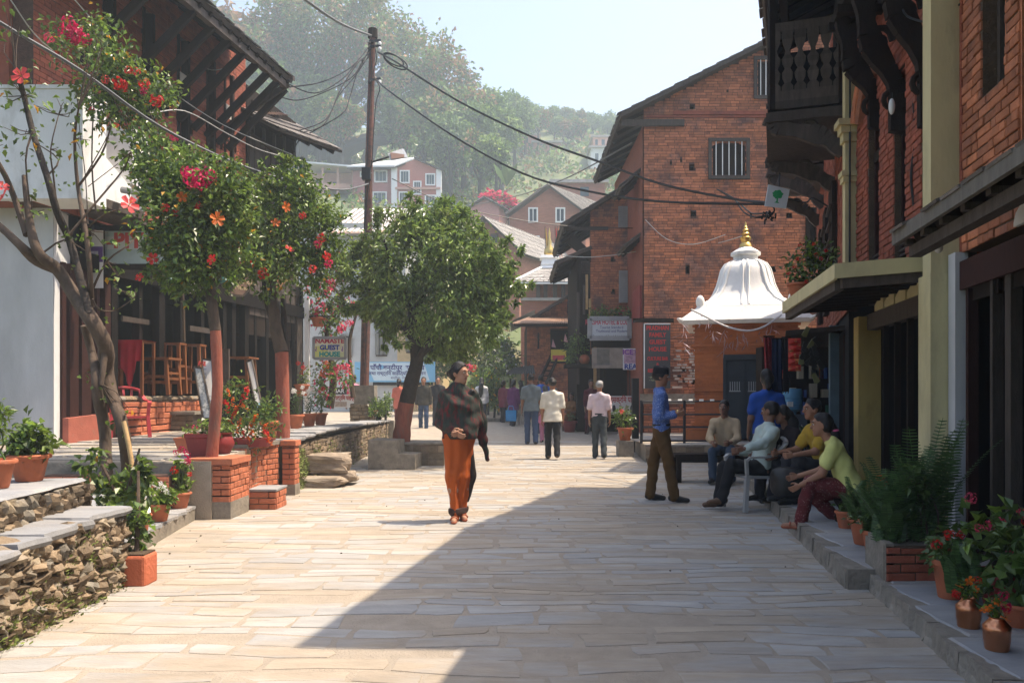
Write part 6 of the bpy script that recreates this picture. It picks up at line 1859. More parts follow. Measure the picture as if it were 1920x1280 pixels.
hib("sunlit hibiscus tree on a slim trunk painted red, left of its thicker neighbour",[W(397,858,d),W(402,800,d),W(408,720,d),W(404,620,d),W(398,575,d),W(392,510,d)],[.075,.068,.062,.06,.065,.05],3,[(330,415,62),(385,400,70),(350,470,62),(410,450,55),(320,475,40),(385,510,45),(320,365,42),(430,380,50),(290,330,34),(370,330,50),(410,340,42),(345,515,36),(300,300,30)],9500,d,103,[(287,485,15,'hibiscus','flower_red'),(398,487,14,'hibiscus','flower_red'),(407,411,18,'hibiscus','flower_orange'),(341,370,13,'hibiscus','flower_orange'),(262,520,11,'hibiscus','flower_red'),(365,335,22,'cluster','flower_magenta'),(392,330,18,'cluster','flower_magenta'),(350,322,14,'cluster','flower_magenta'),(378,345,15,'cluster','flower_magenta'),(310,390,9,'cluster','flower_red'),(330,400,8,'cluster','flower_red'),(370,385,9,'cluster','flower_red')])
d=11.5
hib("bigger hibiscus tree with a forked trunk, the red paint reaching half way up",[W(527,826,d),W(530,760,d),W(528,660,d),W(518,620,d),W(512,570,d),W(510,510,d)],[.12,.10,.095,.09,.07,.05],2,[(470,430,62),(540,420,75),(580,470,55),(500,480,58),(560,380,52),(480,370,45),(600,430,45),(530,350,40),(455,480,45),(590,510,36),(540,500,50),(615,470,28),(610,400,28),(570,345,28)],9500,d,104,[(536,388,13,'hibiscus','flower_orange'),(517,418,12,'hibiscus','flower_orange'),(542,467,12,'hibiscus','flower_red'),(478,492,11,'cluster','flower_red'),(492,512,13,'cluster','flower_red'),(438,370,9,'cluster','flower_red'),(603,445,9,'cluster','flower_red'),(595,458,8,'cluster','flower_magenta'),(612,480,10,'cluster','flower_red'),(616,495,10,'cluster','flower_magenta'),(586,505,9,'cluster','flower_red'),(567,405,8,'cluster','flower_red')])
limb(bpy.data.objects["hibiscus_tree.001"],[W(532,780,d),W(540,720,d+.1),W(536,640,d+.1),W(530,560,d+.1)],[.05,.055,.05,.03],'bark_dark','trunk_fork',8)
limb(bpy.data.objects["hibiscus_tree.001"],[W(510,600,d),W(498,560,d),W(494,520,d)],[.04,.035,.03],'bark_dark','trunk_fork',8)
# ---- the sprawling bougainvillea in front of the white balcony
d=9.9
t=thing("bougainvillea","tall sprawling bougainvillea with magenta and red bunches in front of the white balcony","shrub",W(330,640,d))
for pts,r in(([(345,640),(335,420),(300,340),(250,240),(200,130),(170,40)],.02),([(300,340),(270,300),(215,190),(150,110)],.012),([(335,420),(330,330),(290,230),(250,150)],.012),([(180,400),(172,300),(178,150),(182,60)],.012),([(165,420),(160,330),(150,250),(145,190)],.008),([(160,330),(205,250),(212,230)],.008),([(165,350),(230,300),(246,285)],.006)):
 limb(t,[W(a,b,d+random.uniform(-.15,.15))for a,b in pts],[r,r*.35],'bark','branch',5)
bl=[(W(px,py,d+random.uniform(-.3,.3)),(r/FPX*d,)*3,r*r)for px,py,r in((135,90,34),(180,60,30),(205,105,36),(175,165,36),(215,155,40),(245,180,36),(260,140,30),(290,165,26),(225,215,38),(265,220,30),(190,205,28),(310,170,22),(270,265,30),(285,300,32),(320,285,28),(330,320,36),(115,60,20),(370,290,22),(255,300,22))]
crown(t,"foliage",bl,3400,.085,.05,['leaf','leaf_dark','leaf_yellow'],106,weights=[.6,.38,.02],shell=.1,clump=.42,per=9,droop=.2)
for px,py,r,m_ in((130,45,14,'flower_magenta'),(140,58,14,'flower_magenta'),(122,62,12,'flower_magenta'),(150,70,15,'flower_magenta'),(160,76,12,'flower_magenta'),(135,72,12,'flower_magenta'),(92,72,9,'flower_pink'),(105,100,6,'flower_red'),(222,155,13,'flower_red'),(232,160,11,'flower_red'),(255,135,8,'flower_red'),(270,158,10,'flower_red'),(293,190,13,'flower_red'),(240,132,7,'flower_red'),(198,150,8,'flower_coral'),(270,172,8,'flower_magenta'),(172,205,5,'flower_magenta'),(218,235,5,'flower_red'),(290,296,6,'flower_magenta'),(302,275,7,'flower_magenta'),(326,258,8,'flower_magenta')):
 flower(t,W(px,py,d-.3),r/FPX*d,'cluster',m_)
# ---- bare branched hibiscus at the rubble wall
d=7.0
t=thing("bare_tree","leaning bare branched tree with sparse leaves and coral flowers rising behind the rubble wall","tree",W(225,890,d))
BT=t
limbs=[([(200,900),(198,850),(196,800),(183,740),(180,700),(172,660),(158,610)],[.055,.05,.05,.045,.04,.035,.032],'bark','trunk'),([(240,930),(238,870),(230,800),(213,750),(200,700),(198,650),(172,600),(140,555),(108,505),(75,478),(58,430),(45,330)],[.05,.05,.05,.052,.06,.065,.062,.058,.052,.045,.035,.02],'bark','trunk'),([(108,505),(70,490),(40,462),(0,425),(-60,380)],[.05,.045,.04,.034,.028],'bark','branch'),([(168,590),(150,520),(130,450),(108,400),(88,330),(62,250),(45,180),(30,130)],[.035,.035,.033,.032,.03,.028,.024,.016],'bark_dark','branch'),([(172,575),(168,500),(160,430),(146,350),(140,260),(148,200)],[.022,.022,.02,.016,.012,.006],'bark','branch'),([(50,440),(30,380),(10,330),(-20,280)],[.03,.026,.024,.02],'bark','branch'),([(198,640),(190,720),(184,680)],[.03,.02,.02],'bark','branch'),([(146,350),(190,290),(208,235)],[.012,.009,.006],'bark','twig'),([(130,440),(180,380),(230,320),(246,285)],[.012,.009,.007,.004],'bark','twig'),([(172,545),(200,490),(240,460),(258,440)],[.012,.009,.006,.004],'bark','twig'),([(174,560),(186,580),(215,582),(250,560)],[.009,.008,.006,.004],'bark','twig'),([(88,330),(110,300),(70,270)],[.01,.007,.004],'bark','twig'),([(60,250),(48,300),(58,400)],[.01,.008,.006],'bark','twig'),([(108,400),(100,330),(95,280),(110,215)],[.01,.008,.006,.004],'bark','twig'),([(160,430),(200,400),(240,390)],[.008,.006,.004],'bark','twig'),([(75,478),(120,450),(160,470)],[.010,.007,.004],'bark','twig'),]
tips=[]
for pts,r,m_,nm in limbs:
 dd=[d+.12*math.sin(i*1.7+pts[0][0])for i in range(len(pts))]
 pp=[W(a,b,q)for(a,b),q in zip(pts,dd)]
 limb(t,pp,r,m_,nm,8 if r[0]>.02 else 5)
 if r[0]<.036:tips+=pp[1:]
lm=[]
for k in range(3):
 V,Fq=leaf_arrays(np.zeros((1,3)),np.array([[1.,0,0]]),np.array([[0,.2*(k-1),1.]]),np.array([1.0]),np.array([.62]))
 V=np.vstack([V,[[.2,.22,.08],[.2,-.22,.08]]])
 Fq=[(0,4,1,2),(0,2,3,5)]
 lm.append(mesh_np("leaf",V,Fq,M[['leaf','leaf_dark','leaf_yellow'][k]]))
rnd=random.Random(21)
pl=Vector(parent_loc(t)[:3])
spots=[(20,15,24),(10,60,14),(68,165,16),(40,150,14),(60,130,12),(5,190,18),(10,240,20),(50,195,14),(70,200,12),(45,250,16),(62,275,14),(8,275,14),(120,190,14),(145,170,12),(140,215,14),(160,265,12),(205,235,12),(110,285,10),(150,290,10),(230,300,10),(185,120,14),(195,60,16),(190,75,10),(170,100,14),(210,500,18),(230,520,16),(222,545,14),(250,552,14),(175,440,12),(200,450,14),(250,430,12),(130,440,10),(80,400,12),(55,365,10),(15,150,18),(30,50,16),(160,700,14),(215,790,12),(200,745,12),(245,775,10),(235,810,10)]
for(px,py,r)in spots:
 for k in range(5):
  o=link(bpy.data.objects.new("leaf",lm[0 if rnd.random()<.6 else(1 if rnd.random()<.85 else 2)]),t)
  o.location=W(px+rnd.gauss(0,r*.7),py+rnd.gauss(0,r*.6),d+rnd.uniform(-.15,.15))-pl
  s=rnd.uniform(.05,.085);o.scale=(s,s,s)
  o.rotation_euler=(rnd.uniform(-.9,.9),rnd.uniform(-.2,1.2),rnd.uniform(0,6.28))
mb=MB()
for(px,py,r)in spots:
 c=W(px,py,d);q=min(tips,key=lambda p:(p-c).length)
 for k in range(2):mb.tube([q,q.lerp(c,.5)+Vector((rnd.gauss(0,.02),0,rnd.gauss(0,.02))),c+Vector((rnd.gauss(0,.03),0,rnd.gauss(.02,.03)))],[.006,.004,.002],4)
mb.build("twig",'bark',t,kind='stuff')
mb=MB()
for p in tips:
 for k in range(5):
  q=p+Vector((rnd.gauss(0,.05),rnd.gauss(0,.05),rnd.gauss(0,.06)))
  v=Vector((rnd.gauss(0,1),rnd.gauss(0,1),rnd.gauss(.2,1))).normalized()*rnd.uniform(.02,.05)
  w=v.cross(Vector((0,1,.3))).normalized()*v.length*.3
  mb.add([q,q+v*.5+w,q+v,q+v*.5-w],[(0,1,2,3)])
mb.build("small_leaves",'leaf',t,kind='stuff')
for px,py,r,m_ in((6,370,22,'flower_coral'),(242,384,20,'flower_coral'),(40,143,20,'flower_coral'),(4,350,14,'flower_coral')):
 flower(t,W(px,py,d-.15),r/FPX*d*.85,'hibiscus',m_,d=(random.gauss(.3,.5),-.8,random.gauss(.2,.4)))
t2=thing("bamboo_stake","pale bamboo stake tied to the climber behind the red oxide planter","stake",W(252,940,6.7))
limb(t2,[W(254,945,6.7),W(246,860,6.75),W(232,790,6.8)],[.022,.021,.02],'bamboo','pole',8)
# ---- pots
def pot_mesh(r,h,rim='roll'):
 if rim=='roll':prof=[(.001,0),(r*.62,0),(r*.66,.01),(r*.9,h*.80),(r*.93,h*.84),(r*1.06,h*.86),(r*1.08,h*.95),(r*1.02,h),(r*.92,h),(r*.88,h*.9),(.001,h*.88)]
 elif rim=='jar':prof=[(.001,0),(r*.55,0),(r*.95,h*.40),(r*1.0,h*.55),(r*.82,h*.80),(r*.75,h*.88),(r*.9,h),(r*.7,h),(r*.62,h*.9),(.001,h*.88)]
 else:prof=[(.001,0),(r*.7,0),(r*.95,h*.82),(r*1.0,h*.84),(r*1.02,h),(r*.9,h),(r*.86,h*.9),(.001,h*.88)]
 return prof
def potted(label,P,r,h,mt='terracotta',rim='roll',blobs=(),n=200,ll=.06,lw=.045,leaf='leaf',flowers=(),seed=1,group=None,stems=6,cat="potted plant",name="potted_plant",wob=0.0,square=0):
 """blobs: (dx, dy, dz, r) above the pot rim; flowers: (dx, dy, dz, r, kind, material)."""
 P=Vector(P)
 t=thing(name,label,cat,P,group)
 mb=MB();mb.lathe(pot_mesh(r,h,rim),(0,0,0),20,wob=wob,sq=[square]*12 if square else None,rot=R(45)if square else 0);mb.build("pot",mt,t,origin=LOCAL,smooth=not square)
 mb=MB();mb.lathe([(.001,h*.885),(r*.87,h*.885),(.001,h*.90)],(0,0,0),12);mb.build("soil",'soil',t,origin=LOCAL)
 top=P+Vector((0,0,h))
 if stems:
  mb=MB()
  for k in range(stems):
   b=blobs[k%len(blobs)]if blobs else(0,0,.2,.1)
   e=top+Vector(b[:3])+Vector((random.gauss(0,b[3]*.4),random.gauss(0,b[3]*.4),0))
   mb.tube([top+Vector((random.gauss(0,r*.3),random.gauss(0,r*.3),-h*.1)),(top+e)/2+Vector((random.gauss(0,.02),random.gauss(0,.02),0)),e],[.008,.006,.003],5)
  mb.build("stem",'leaf_dark',t)
 if blobs:
  crown(t,"foliage",[(top+Vector(b[:3]),(b[3],)*3,b[3]**2)for b in blobs],n,ll,lw,leaf if isinstance(leaf,list)else[leaf],seed,shell=.3,clump=.35,per=6,droop=.25,up=.8,weights=[1/len(leaf)]*len(leaf)if isinstance(leaf,list)else None)
 for f in flowers:
  flower(t,top+Vector(f[:3]),f[3],f[4],f[5])
 return t
G1="pots on the stepped terraces"
potted("terracotta pot with a dense dark leafy dome on the upper rubble terrace",(XX(55,5.75),5.75,.764),.135,.19,blobs=[(0,0,.05,.10),(-.06,-.02,.08,.08),(.07,0,.09,.08),(0,.02,.14,.08)],n=420,ll=.07,lw=.05,leaf=['leaf_dark','leaf'],seed=201,group=G1,stems=0)
potted("terracotta pot cut by the picture edge with a tall wispy plant",(XX(-8,5.3),5.3,.764),.12,.19,blobs=[(.02,0,.2,.05),(.03,0,.3,.05),(.02,0,.38,.03)],n=160,ll=.06,lw=.015,seed=202,group=G1)
potted("pot of white geraniums on the ledge beside the brick planter",(XX(298,7.75),7.75,.16),.115,.17,blobs=[(0,0,.04,.09),(-.06,0,.06,.07),(.07,0,.08,.07)],n=160,ll=.075,lw=.065,flowers=[(.02,-.08,.17,.03,'cluster','flower_white'),(.08,-.06,.15,.035,'cluster','flower_white'),(.11,-.07,.12,.03,'cluster','flower_white'),(-.02,-.05,.19,.025,'cluster','flower_white'),(.05,-.08,.2,.025,'cluster','flower_white')],seed=203,group=G1,wob=.015)
potted("pot of crimson geraniums growing tall against the brick planter",(XX(337,8.65),8.65,.16),.115,.17,blobs=[(0,0,.1,.08),(.02,0,.22,.08),(.0,0,.32,.07)],n=150,ll=.07,lw=.06,flowers=[(.06,-.06,.46,.045,'cluster','flower_magenta'),(.10,-.06,.40,.05,'cluster','flower_magenta'),(-.02,-.05,.43,.035,'cluster','flower_magenta'),(.11,-.06,.33,.04,'cluster','flower_magenta'),(-.03,-.08,.24,.05,'cluster','flower_red'),(.13,-.06,.2,.03,'cluster','flower_red')],seed=204,group=G1,wob=.015)
potted("smallest terracotta pot on the ledge, half behind the climber",(XX(265,7.2),7.2,.16),.085,.15,blobs=[(0,0,.06,.06)],n=60,seed=205,group=G1)
t=thing("planter_shrub","leafy green shrub growing out of the red oxide cube planter","shrub",(-2.75,5.86,.23))
limb(t,[(-2.76,5.88,.2),(-2.78,5.95,.5),(-2.85,6.1,.8)],[.02,.015,.01],'bark','stem',6)
crown(t,"foliage",[(W(px,py,5.95),(r/FPX*5.95,)*3,r*r)for px,py,r in((245,1000,26),(235,975,24),(260,965,20),(250,1020,22))],260,.065,.05,['leaf','leaf_dark'],207,weights=[.5,.5],shell=.2,clump=.35,per=6)
t=thing("leafy_shrub","broad leaved shrub in front of the bare tree at the end of the rubble wall","shrub",(XX(225,6.5),6.5,.35))
limb(t,[W(222,965,6.5),W(215,920,6.5),W(190,870,6.5)],[.02,.015,.008],'bark','stem',6)
limb(t,[W(225,965,6.5),W(245,900,6.5),W(262,840,6.5)],[.02,.015,.008],'bark','stem',6)
crown(t,"foliage",[(W(px,py,6.5+random.uniform(-.1,.1)),(r/FPX*6.5,)*3,r*r)for px,py,r in((165,868,16),(180,890,22),(205,920,32),(235,930,36),(258,915,22),(225,960,30),(265,880,14),(180,850,10))],520,.085,.065,['leaf','leaf_dark','leaf_yellow'],208,weights=[.55,.43,.02],shell=.2,clump=.35,per=6)
potted("dark red square pot with bright green leaves behind the slim red trunk",(XX(378,9.3),9.35,.66),.16,.27,mt='red_paint',square=1.0,blobs=[(-.03,0,.03,.09),(.1,0,.05,.08)],n=110,ll=.06,lw=.05,seed=210,group="pots around the hibiscus trunks",rim='flat')
potted("round brown jar pot touching the slim red trunk",(XX(417,9.6),9.6,.66),.14,.27,mt='red_paint',rim='jar',blobs=[(.02,0,.05,.08)],n=80,seed=211,group="pots around the hibiscus trunks")
potted("orange square clay planter at the patio corner with pink blooms",(XX(357,10.0),10.0,.67),.15,.18,square=1.0,blobs=[(0,0,.03,.08)],n=60,flowers=[(.08,-.06,.12,.04,'cluster','flower_pink')],seed=212,group="pots around the hibiscus trunks",rim='flat')
potted("tall clay pot leaning between the red salvia bed and the forked trunk",(XX(505,11.2),11.2,.75),.13,.27,blobs=[(0,0,.08,.08),(-.05,0,.15,.08)],n=110,leaf=['leaf','fern'],seed=213,group="pots around the hibiscus trunks",flowers=[(-.08,-.1,-.05,.05,'spike','flower_red')])
d=10.3
t=thing("salvia_bed","bed of orange red salvias and bright leaves between the two hibiscus trunks","flower bed",W(465,832,d))
mb=MB();mb.lathe([(.001,0),(.26,0),(.30,.1),(.001,.1)],W(470,836,d),14);mb.build("trough",'red_paint',t)
crown(t,"foliage",[(W(px,py,d+random.uniform(-.2,.2)),(r/FPX*d,)*3,r*r)for px,py,r in((440,745,28),(455,780,32),(480,775,30),(500,770,24),(465,815,30),(495,810,26),(435,800,24),(420,730,14),(510,750,12),(450,725,14),(480,745,16))],1100,.075,.03,['leaf','fern','leaf_dark'],214,weights=[.45,.25,.30],shell=.2,clump=.3,per=7)
rnd=random.Random(31)
for px,py in((428,735),(436,752),(455,745),(442,768),(458,762),(450,788),(470,800),(455,815),(474,812),(500,815),(496,800),(432,790),(462,735),(447,800),(478,785),(466,825),(440,775),(425,760),(505,825)):
 flower(t,W(px,py,d-.28),9/FPX*d*rnd.uniform(.8,1.4),'spike','flower_orange' if rnd.random()<.5 else 'flower_red',d=(rnd.gauss(0,.3),-.3,1))
G2="row of clay pots on the terrace edge"
for(px,py,dd,lab,fl)in((555,811,13.7,"biggest clay pot of the terrace row with dark bushy plant and white blooms",'flower_white'),(580,806,15.0,"middle clay pot of the terrace row with a thin dark plant",'flower_white'),(601,803,15.7,"last clay pot of the terrace row with orange red flowers",'flower_red')):
 sc=dd/13.7
 potted(lab,(XX(px,dd),dd,patio_z(dd)+.02),.135,.24,blobs=[(0,0,.08,.07),(-.01,0,.2,.07),(.02,0,.3,.07)],n=170,ll=.05,lw=.02,leaf=['leaf_dark','fern'],flowers=[(random.gauss(0,.07),-.08,.36+random.uniform(0,.12),.04,'cluster',fl)for _ in range(5)],seed=int(px),group=G2)
d=17.9
t=thing("bougainvillea","pink bougainvillea with a flower box behind the guest house sign","shrub",W(620,760,18.6))
limb(t,[W(618,765,18.6),W(625,700,18.6),W(612,620,18.6),W(640,560,18.6),(W(600,520,18.6))],[.10,.08,.06,.04,.02],'bark','trunk',7)
limb(t,[W(662,745,18.9),W(657,690,18.9),W(655,640,18.9),W(668,590,18.9)],[.06,.05,.045,.03],'bark','branch',6)
crown(t,"foliage",[(W(px,py,18.4+random.uniform(-.4,.4)),(r/FPX*18.4,)*3,r*r)for px,py,r in((605,590,24),(625,610,22),(640,580,20),(610,700,22),(600,740,22),(645,700,20),(590,555,20),(615,530,22),(640,500,20))],1700,.11,.06,['leaf','leaf_dark','flower_pink'],216,weights=[.48,.34,.18],shell=.2,clump=.3,per=8)
for px,py,r,m_ in((600,580,14,'flower_pink'),(592,590,9,'flower_pink'),(640,615,10,'flower_pink'),(655,605,8,'flower_pink'),(632,690,9,'flower_pink'),(648,690,10,'flower_pink'),(575,685,8,'flower_red'),(568,700,6,'flower_red'),(612,685,9,'flower_orange'),(604,700,8,'flower_orange'),(615,545,10,'flower_pink'),(622,530,8,'flower_pink'),(612,525,7,'flower_pink')):
 flower(t,W(px,py,17.85),r/FPX*18,'cluster',m_)
potted("brown wall pot with pink blossoms on a bracket by the white post",W(597,612,17.9),.17,.20,blobs=[(0,0,.1,.12)],n=90,seed=218)
potted("clay pot of red flowers on a stand at the restaurant corner",W(566,742,17.2),.16,.25,blobs=[(0,0,.1,.12),(.05,0,.25,.12)],n=120,flowers=[(.05,-.1,.35,.06,'cluster','flower_red'),(-.05,-.1,.45,.05,'cluster','flower_red')],seed=219)
t=thing("brick_planter","low dark brick planter box full of ferns on the shady pavement","planter",(2.75,5.45,.11))
masonry(t,(XX(1662,5.44),5.44,0),(1,0,0),(0,-1,0),.46,.115,.35,mt='brick_dark',mort='soil',L=.2,c=.062,parts=20,seed=95,depth=.04)
mb=MB();mb.plan([S(5.44,1.545),S(5.44,1.60),S(5.9,1.60),S(5.9,1.545)],.11,.37);mb.plan([(XX(1662,5.44),5.45),(XX(1662,5.44)+.46,5.45),(XX(1662,5.44)+.5,5.9),(XX(1662,5.44)+.06,5.9)],.12,.345);mb.build("rendered_side",'curb',t)
FERN_P=Vector((2.80,5.68,.35))
def fern(name,label,P,fronds,length,seed,group=None,parent=None,upright=.7):
 t=parent or thing(name,label,"fern",P,group)
 rng=random.Random(seed)
 for k in range(fronds):
  az=rng.uniform(0,6.28);L_=length*rng.uniform(.6,1.1);lean=rng.uniform(.12,1-upright*.5)
  V,Fs=[],[]
  npin=32
  b0=Vector((rng.gauss(0,.05),rng.gauss(0,.05),0))
  sp=[]
  for i in range(npin+1):
   s=i/npin
   r_=L_*s*lean*(.5+.7*s)
   sp.append(b0+Vector((math.cos(az)*r_,math.sin(az)*r_,L_*(s-.38*lean*s*s))))
  for i in range(1,npin):
   tan=(sp[i+1]-sp[i-1]).normalized()
   sd=tan.cross(Vector((-math.sin(az),math.cos(az),0)).cross(tan)).normalized()
   ln=.055*(1-abs(i/npin-.35)**1.5*1.1)*(length/.5)
   for sg_ in(-1,1):
    q=sp[i]+sd*sg_*ln+tan*ln*.25+Vector((0,0,-.006))
    w=tan*.0095
    b=len(V);V+=[sp[i]-w*.6,sp[i]+w*.6,q+w*.35,q-w*.3];Fs.append((b,b+1,b+2,b+3))
  b=len(V)
  for i in range(npin):
   V+=[sp[i]+Vector((.002,0,0)),sp[i]-Vector((.002,0,0)),sp[i+1]-Vector((.002,0,0)),sp[i+1]+Vector((.002,0,0))]
   Fs.append((b,b+1,b+2,b+3));b+=4
  o=link(bpy.data.objects.new("frond",mesh_np("frond",np.array([tuple(v)for v in V]),Fs,M['fern'])),t)
  o.location=Vector(P)-Vector(parent_loc(t)[:3])
 return t
fern("fern","big upright sword fern filling the brick planter box in front of the yellow pilaster",FERN_P+Vector((-.05,0,0)),34,.62,301,upright=1.0)
fern("fern","arching fern on the street side of the planter box",FERN_P+Vector((-.16,-.05,0)),20,.45,302)
fern("fern","tallest fern fronds standing against the dark shop posts",FERN_P+Vector((.17,.1,0)),26,.85,303,upright=1.2)
t=thing("planter_shrub","broad dark leaves and bare stems inside the brick planter box","shrub",FERN_P)
for k in range(7):limb(t,[FERN_P+Vector((-.12+.05*k,-.05,0)),FERN_P+Vector((-.10+.045*k+random.gauss(0,.03),-.03,.2)),FERN_P+Vector((-.02+.02*k,0,.45))],[.007,.006,.004],'bark','stem',5)
crown(t,"foliage",[(FERN_P+Vector(q),(r,)*3,r)for q,r in(((.0,-.05,.42),.12),((.05,0,.3),.1),((-.1,-.1,.05),.08),((.1,-.12,.05),.08))],150,.075,.045,['leaf_dark'],304,shell=.2,clump=.35,per=5)
G3="pots along the shady shop fronts"
p_=potted("terracotta pot of low fern beside the squatting woman's stool",(XX(1622,6.6),6.6,.15),.13,.22,blobs=[(0,0,.05,.1)],n=60,leaf='leaf_dark',seed=220,group=G3)
fern("fern","",(XX(1622,6.6),6.6,.35),18,.42,305,parent=p_)
p_=potted("terracotta pot with red flowers between the low fern pot and the planter box",(XX(1655,6.0),6.1,.15),.11,.2,blobs=[(0,0,.08,.1),(0,0,.2,.1)],n=90,leaf='leaf_dark',flowers=[(-.02,-.1,.40,.03,'cluster','flower_orange'),(.03,-.1,.36,.025,'cluster','flower_red')],seed=221,group=G3)
fern("fern","",(XX(1655,6.0),6.1,.33),14,.4,306,parent=p_)
potted("small clay pot under the stool side of the yellow shirted woman",(XX(1585,7.4),7.4,.15),.09,.16,blobs=[(0,0,.04,.05)],n=30,leaf='leaf_dark',seed=222,group=G3)
potted("low clay bowl in front of the fern pots",(XX(1668,5.85),5.85,.15),.08,.10,blobs=[(0,0,.03,.05)],n=30,leaf='leaf_dark',seed=223,group=G3)
potted("tilted clay pot of crimson geraniums against the planter box",(XX(1782,5.0),5.0,.115),.11,.24,blobs=[(-.04,0,.03,.10),(.03,0,.06,.1)],n=110,ll=.07,lw=.055,leaf='leaf_dark',flowers=[(-.12,-.06,.10,.035,'cluster','flower_red'),(-.04,-.06,.16,.035,'cluster','flower_red'),(.04,-.05,.16,.03,'cluster','flower_red')],seed=224,group=G3)
potted("pot of pink and red geraniums on tall stalks behind the copper vases",(XX(1880,4.75),4.75,.115),.15,.22,mt='red_paint',blobs=[(-.05,-.05,.10,.14),(.08,0,.15,.13),(-.1,0,.22,.1),(.05,-.05,.30,.1),(.12,-.05,.02,.1)],n=300,ll=.085,lw=.075,leaf=['leaf_dark','leaf'],flowers=[(-.22,-.06,.44,.035,'cluster','flower_pink'),(-.14,-.1,.29,.032,'cluster','flower_pink'),(-.20,-.1,.27,.026,'cluster','flower_pink'),(-.09,-.12,.31,.03,'cluster','flower_pink'),(.06,-.1,.36,.035,'cluster','flower_pink'),(.08,-.1,.31,.035,'cluster','flower_red'),(-.06,-.16,.13,.03,'cluster','flower_pink'),(.05,-.16,.11,.035,'cluster','flower_red'),(.16,0,.58,.025,'cluster','flower_coral'),(.1,-.15,.2,.03,'cluster','flower_red')],seed=225,group=G3,stems=12)
fern("fern","small bright fern in front of the tilted geranium pot",(XX(1800,4.75),4.75,.2),12,.33,307,upright=1.1)
potted("clay pot with large dark leaves at the picture edge by the copper vases",(XX(1915,4.35),4.4,.115),.12,.13,mt='terracotta',blobs=[(0,0,.1,.13),(.05,0,.25,.13)],n=150,ll=.10,lw=.08,leaf='leaf_dark',seed=226,group=G3)
for i,(px,dd,lab)in enumerate(((1816,4.36,"copper vase with orange and red flowers, the one set back"),(1869,3.98,"copper vase with orange and wine red flowers nearest the kerb"))):
 P=Vector((XX(px,dd),dd,.114))
 t=thing("copper_vase",lab,"vase",P,"copper vases on the pavement")
 h=.165
 prof=[(.001,0),(.052,0),(.055,.01),(.060,.05),(.0615,.052),(.062,.09),(.0635,.092),(.064,.118),(.055,.128),(.036,.150),(.034,.158),(.042,.165),(.036,.165),(.030,.155),(.001,.15)]
 mb=MB();mb.lathe(prof,(0,0,0),28);mb.build("vase",'copper',t,origin=LOCAL,smooth=True)
 rnd=random.Random(i+40)
 top=P+Vector((0,0,h))
 fl=[(-.06,-.02,.06,'flower_orange'),(-.08,-.02,.02,'flower_red'),(.02,-.03,.05,'flower_orange'),(.05,0,.09,'flower_red'),(-.02,-.04,.1,'flower_orange')]if i==0 else[(-.05,-.02,.05,'flower_orange'),(-.07,-.01,.03,'flower_orange'),(-.02,-.03,.08,'flower_orange'),(.03,-.03,.06,'flower_magenta'),(.02,-.02,.11,'flower_magenta'),(.01,-.05,.0,'flower_orange'),(.05,0,.04,'flower_red')]
 mb=MB()
 for x,y,z,m_ in fl:mb.tube([top-Vector((0,0,.03)),top+Vector((x*.5,y*.5,z*.7)),top+Vector((x,y,z))],.003,5)
 mb.build("stem",'leaf_dark',t)
 crown(t,"foliage",[(top+Vector((0,0,.04)),(.06,.05,.05),1)],40,.05,.025,['leaf','fern'],310+i,weights=[.5,.5],shell=.2)
 for x,y,z,m_ in fl:flower(t,top+Vector((x,y,z)),.022*rnd.uniform(.9,1.3),'hibiscus' if m_=='flower_orange' else 'cluster',m_)
t=thing("geranium_plant","red geraniums trailing over the far end of the yellow canopy","plant",S(9.45,1.62,2.49))
mb=MB();mb.lathe(pot_mesh(.13,.2),S(9.4,1.65,2.49),14);mb.build("pot",'terracotta',t,smooth=True)
crown(t,"foliage",[(W(px,py,9.4),(r/FPX*9.4,)*3,r*r)for px,py,r in((1520,495,28),(1500,505,22),(1545,490,22),(1530,470,18),(1510,525,14))],420,.075,.05,['leaf_dark','leaf'],320,weights=[.7,.3],shell=.2,clump=.35,per=6)
for px,py in((1500,460),(1526,457),(1495,485),(1548,470),(1540,485),(1478,512),(1512,528),(1490,500),(1530,478)):flower(t,W(px,py,9.2),.026,'cluster','flower_red')
potted("clay pot with a bushy plant on a stone block by the black post",(XX(1172,17.2),17.2,.40),.17,.28,blobs=[(0,0,.15,.2),(-.1,0,.3,.15)],n=240,ll=.09,lw=.05,leaf=['leaf_dark','leaf'],flowers=[(-.1,-.2,.35,.06,'cluster','flower_coral')],seed=230)
mb=MB();mb.box(XX(1158,17.2),XX(1186,17.2),17.0,17.45,gz(17)-.02,.40);o=mb.build("stone_block",'curb');tag(o,"rough stone block under the bushy pot near the black post","block")
potted("wine red pot on the paving beside the seated woman at the shop",(XX(1068,24),24,gz(24)),.22,.4,mt='red_paint',blobs=[(0,0,.1,.12)],n=60,leaf='leaf_dark',seed=231)
t=thing("balcony_plants","row of flowering plants on the shop roof above the hotel signboard","plant",W(1140,600,23.3))
crown(t,"foliage",[(W(px,py,23.3),(r/FPX*23.3,)*3,r*r)for px,py,r in((1120,592,12),(1140,590,14),(1165,588,13),(1110,596,8),(1180,592,8))],700,.11,.05,['leaf','leaf_dark','flower_pink'],321,weights=[.5,.45,.05],shell=.2,clump=.3,per=7)
t=thing("balcony_shrub","green shrub in a clay jar on the timber balcony beside the yellow paper sign","shrub",W(1085,680,24.0))
mb=MB();mb.box(XX(1058,24),XX(1105,24),23.6,24.4,ZZ(690,24),ZZ(683,24));mb.build("balcony_shelf",'wood',t)
mb=MB();mb.ball(W(1096,674,23.9),.16,12,8);mb.build("jar",'terracotta',t,smooth=True)
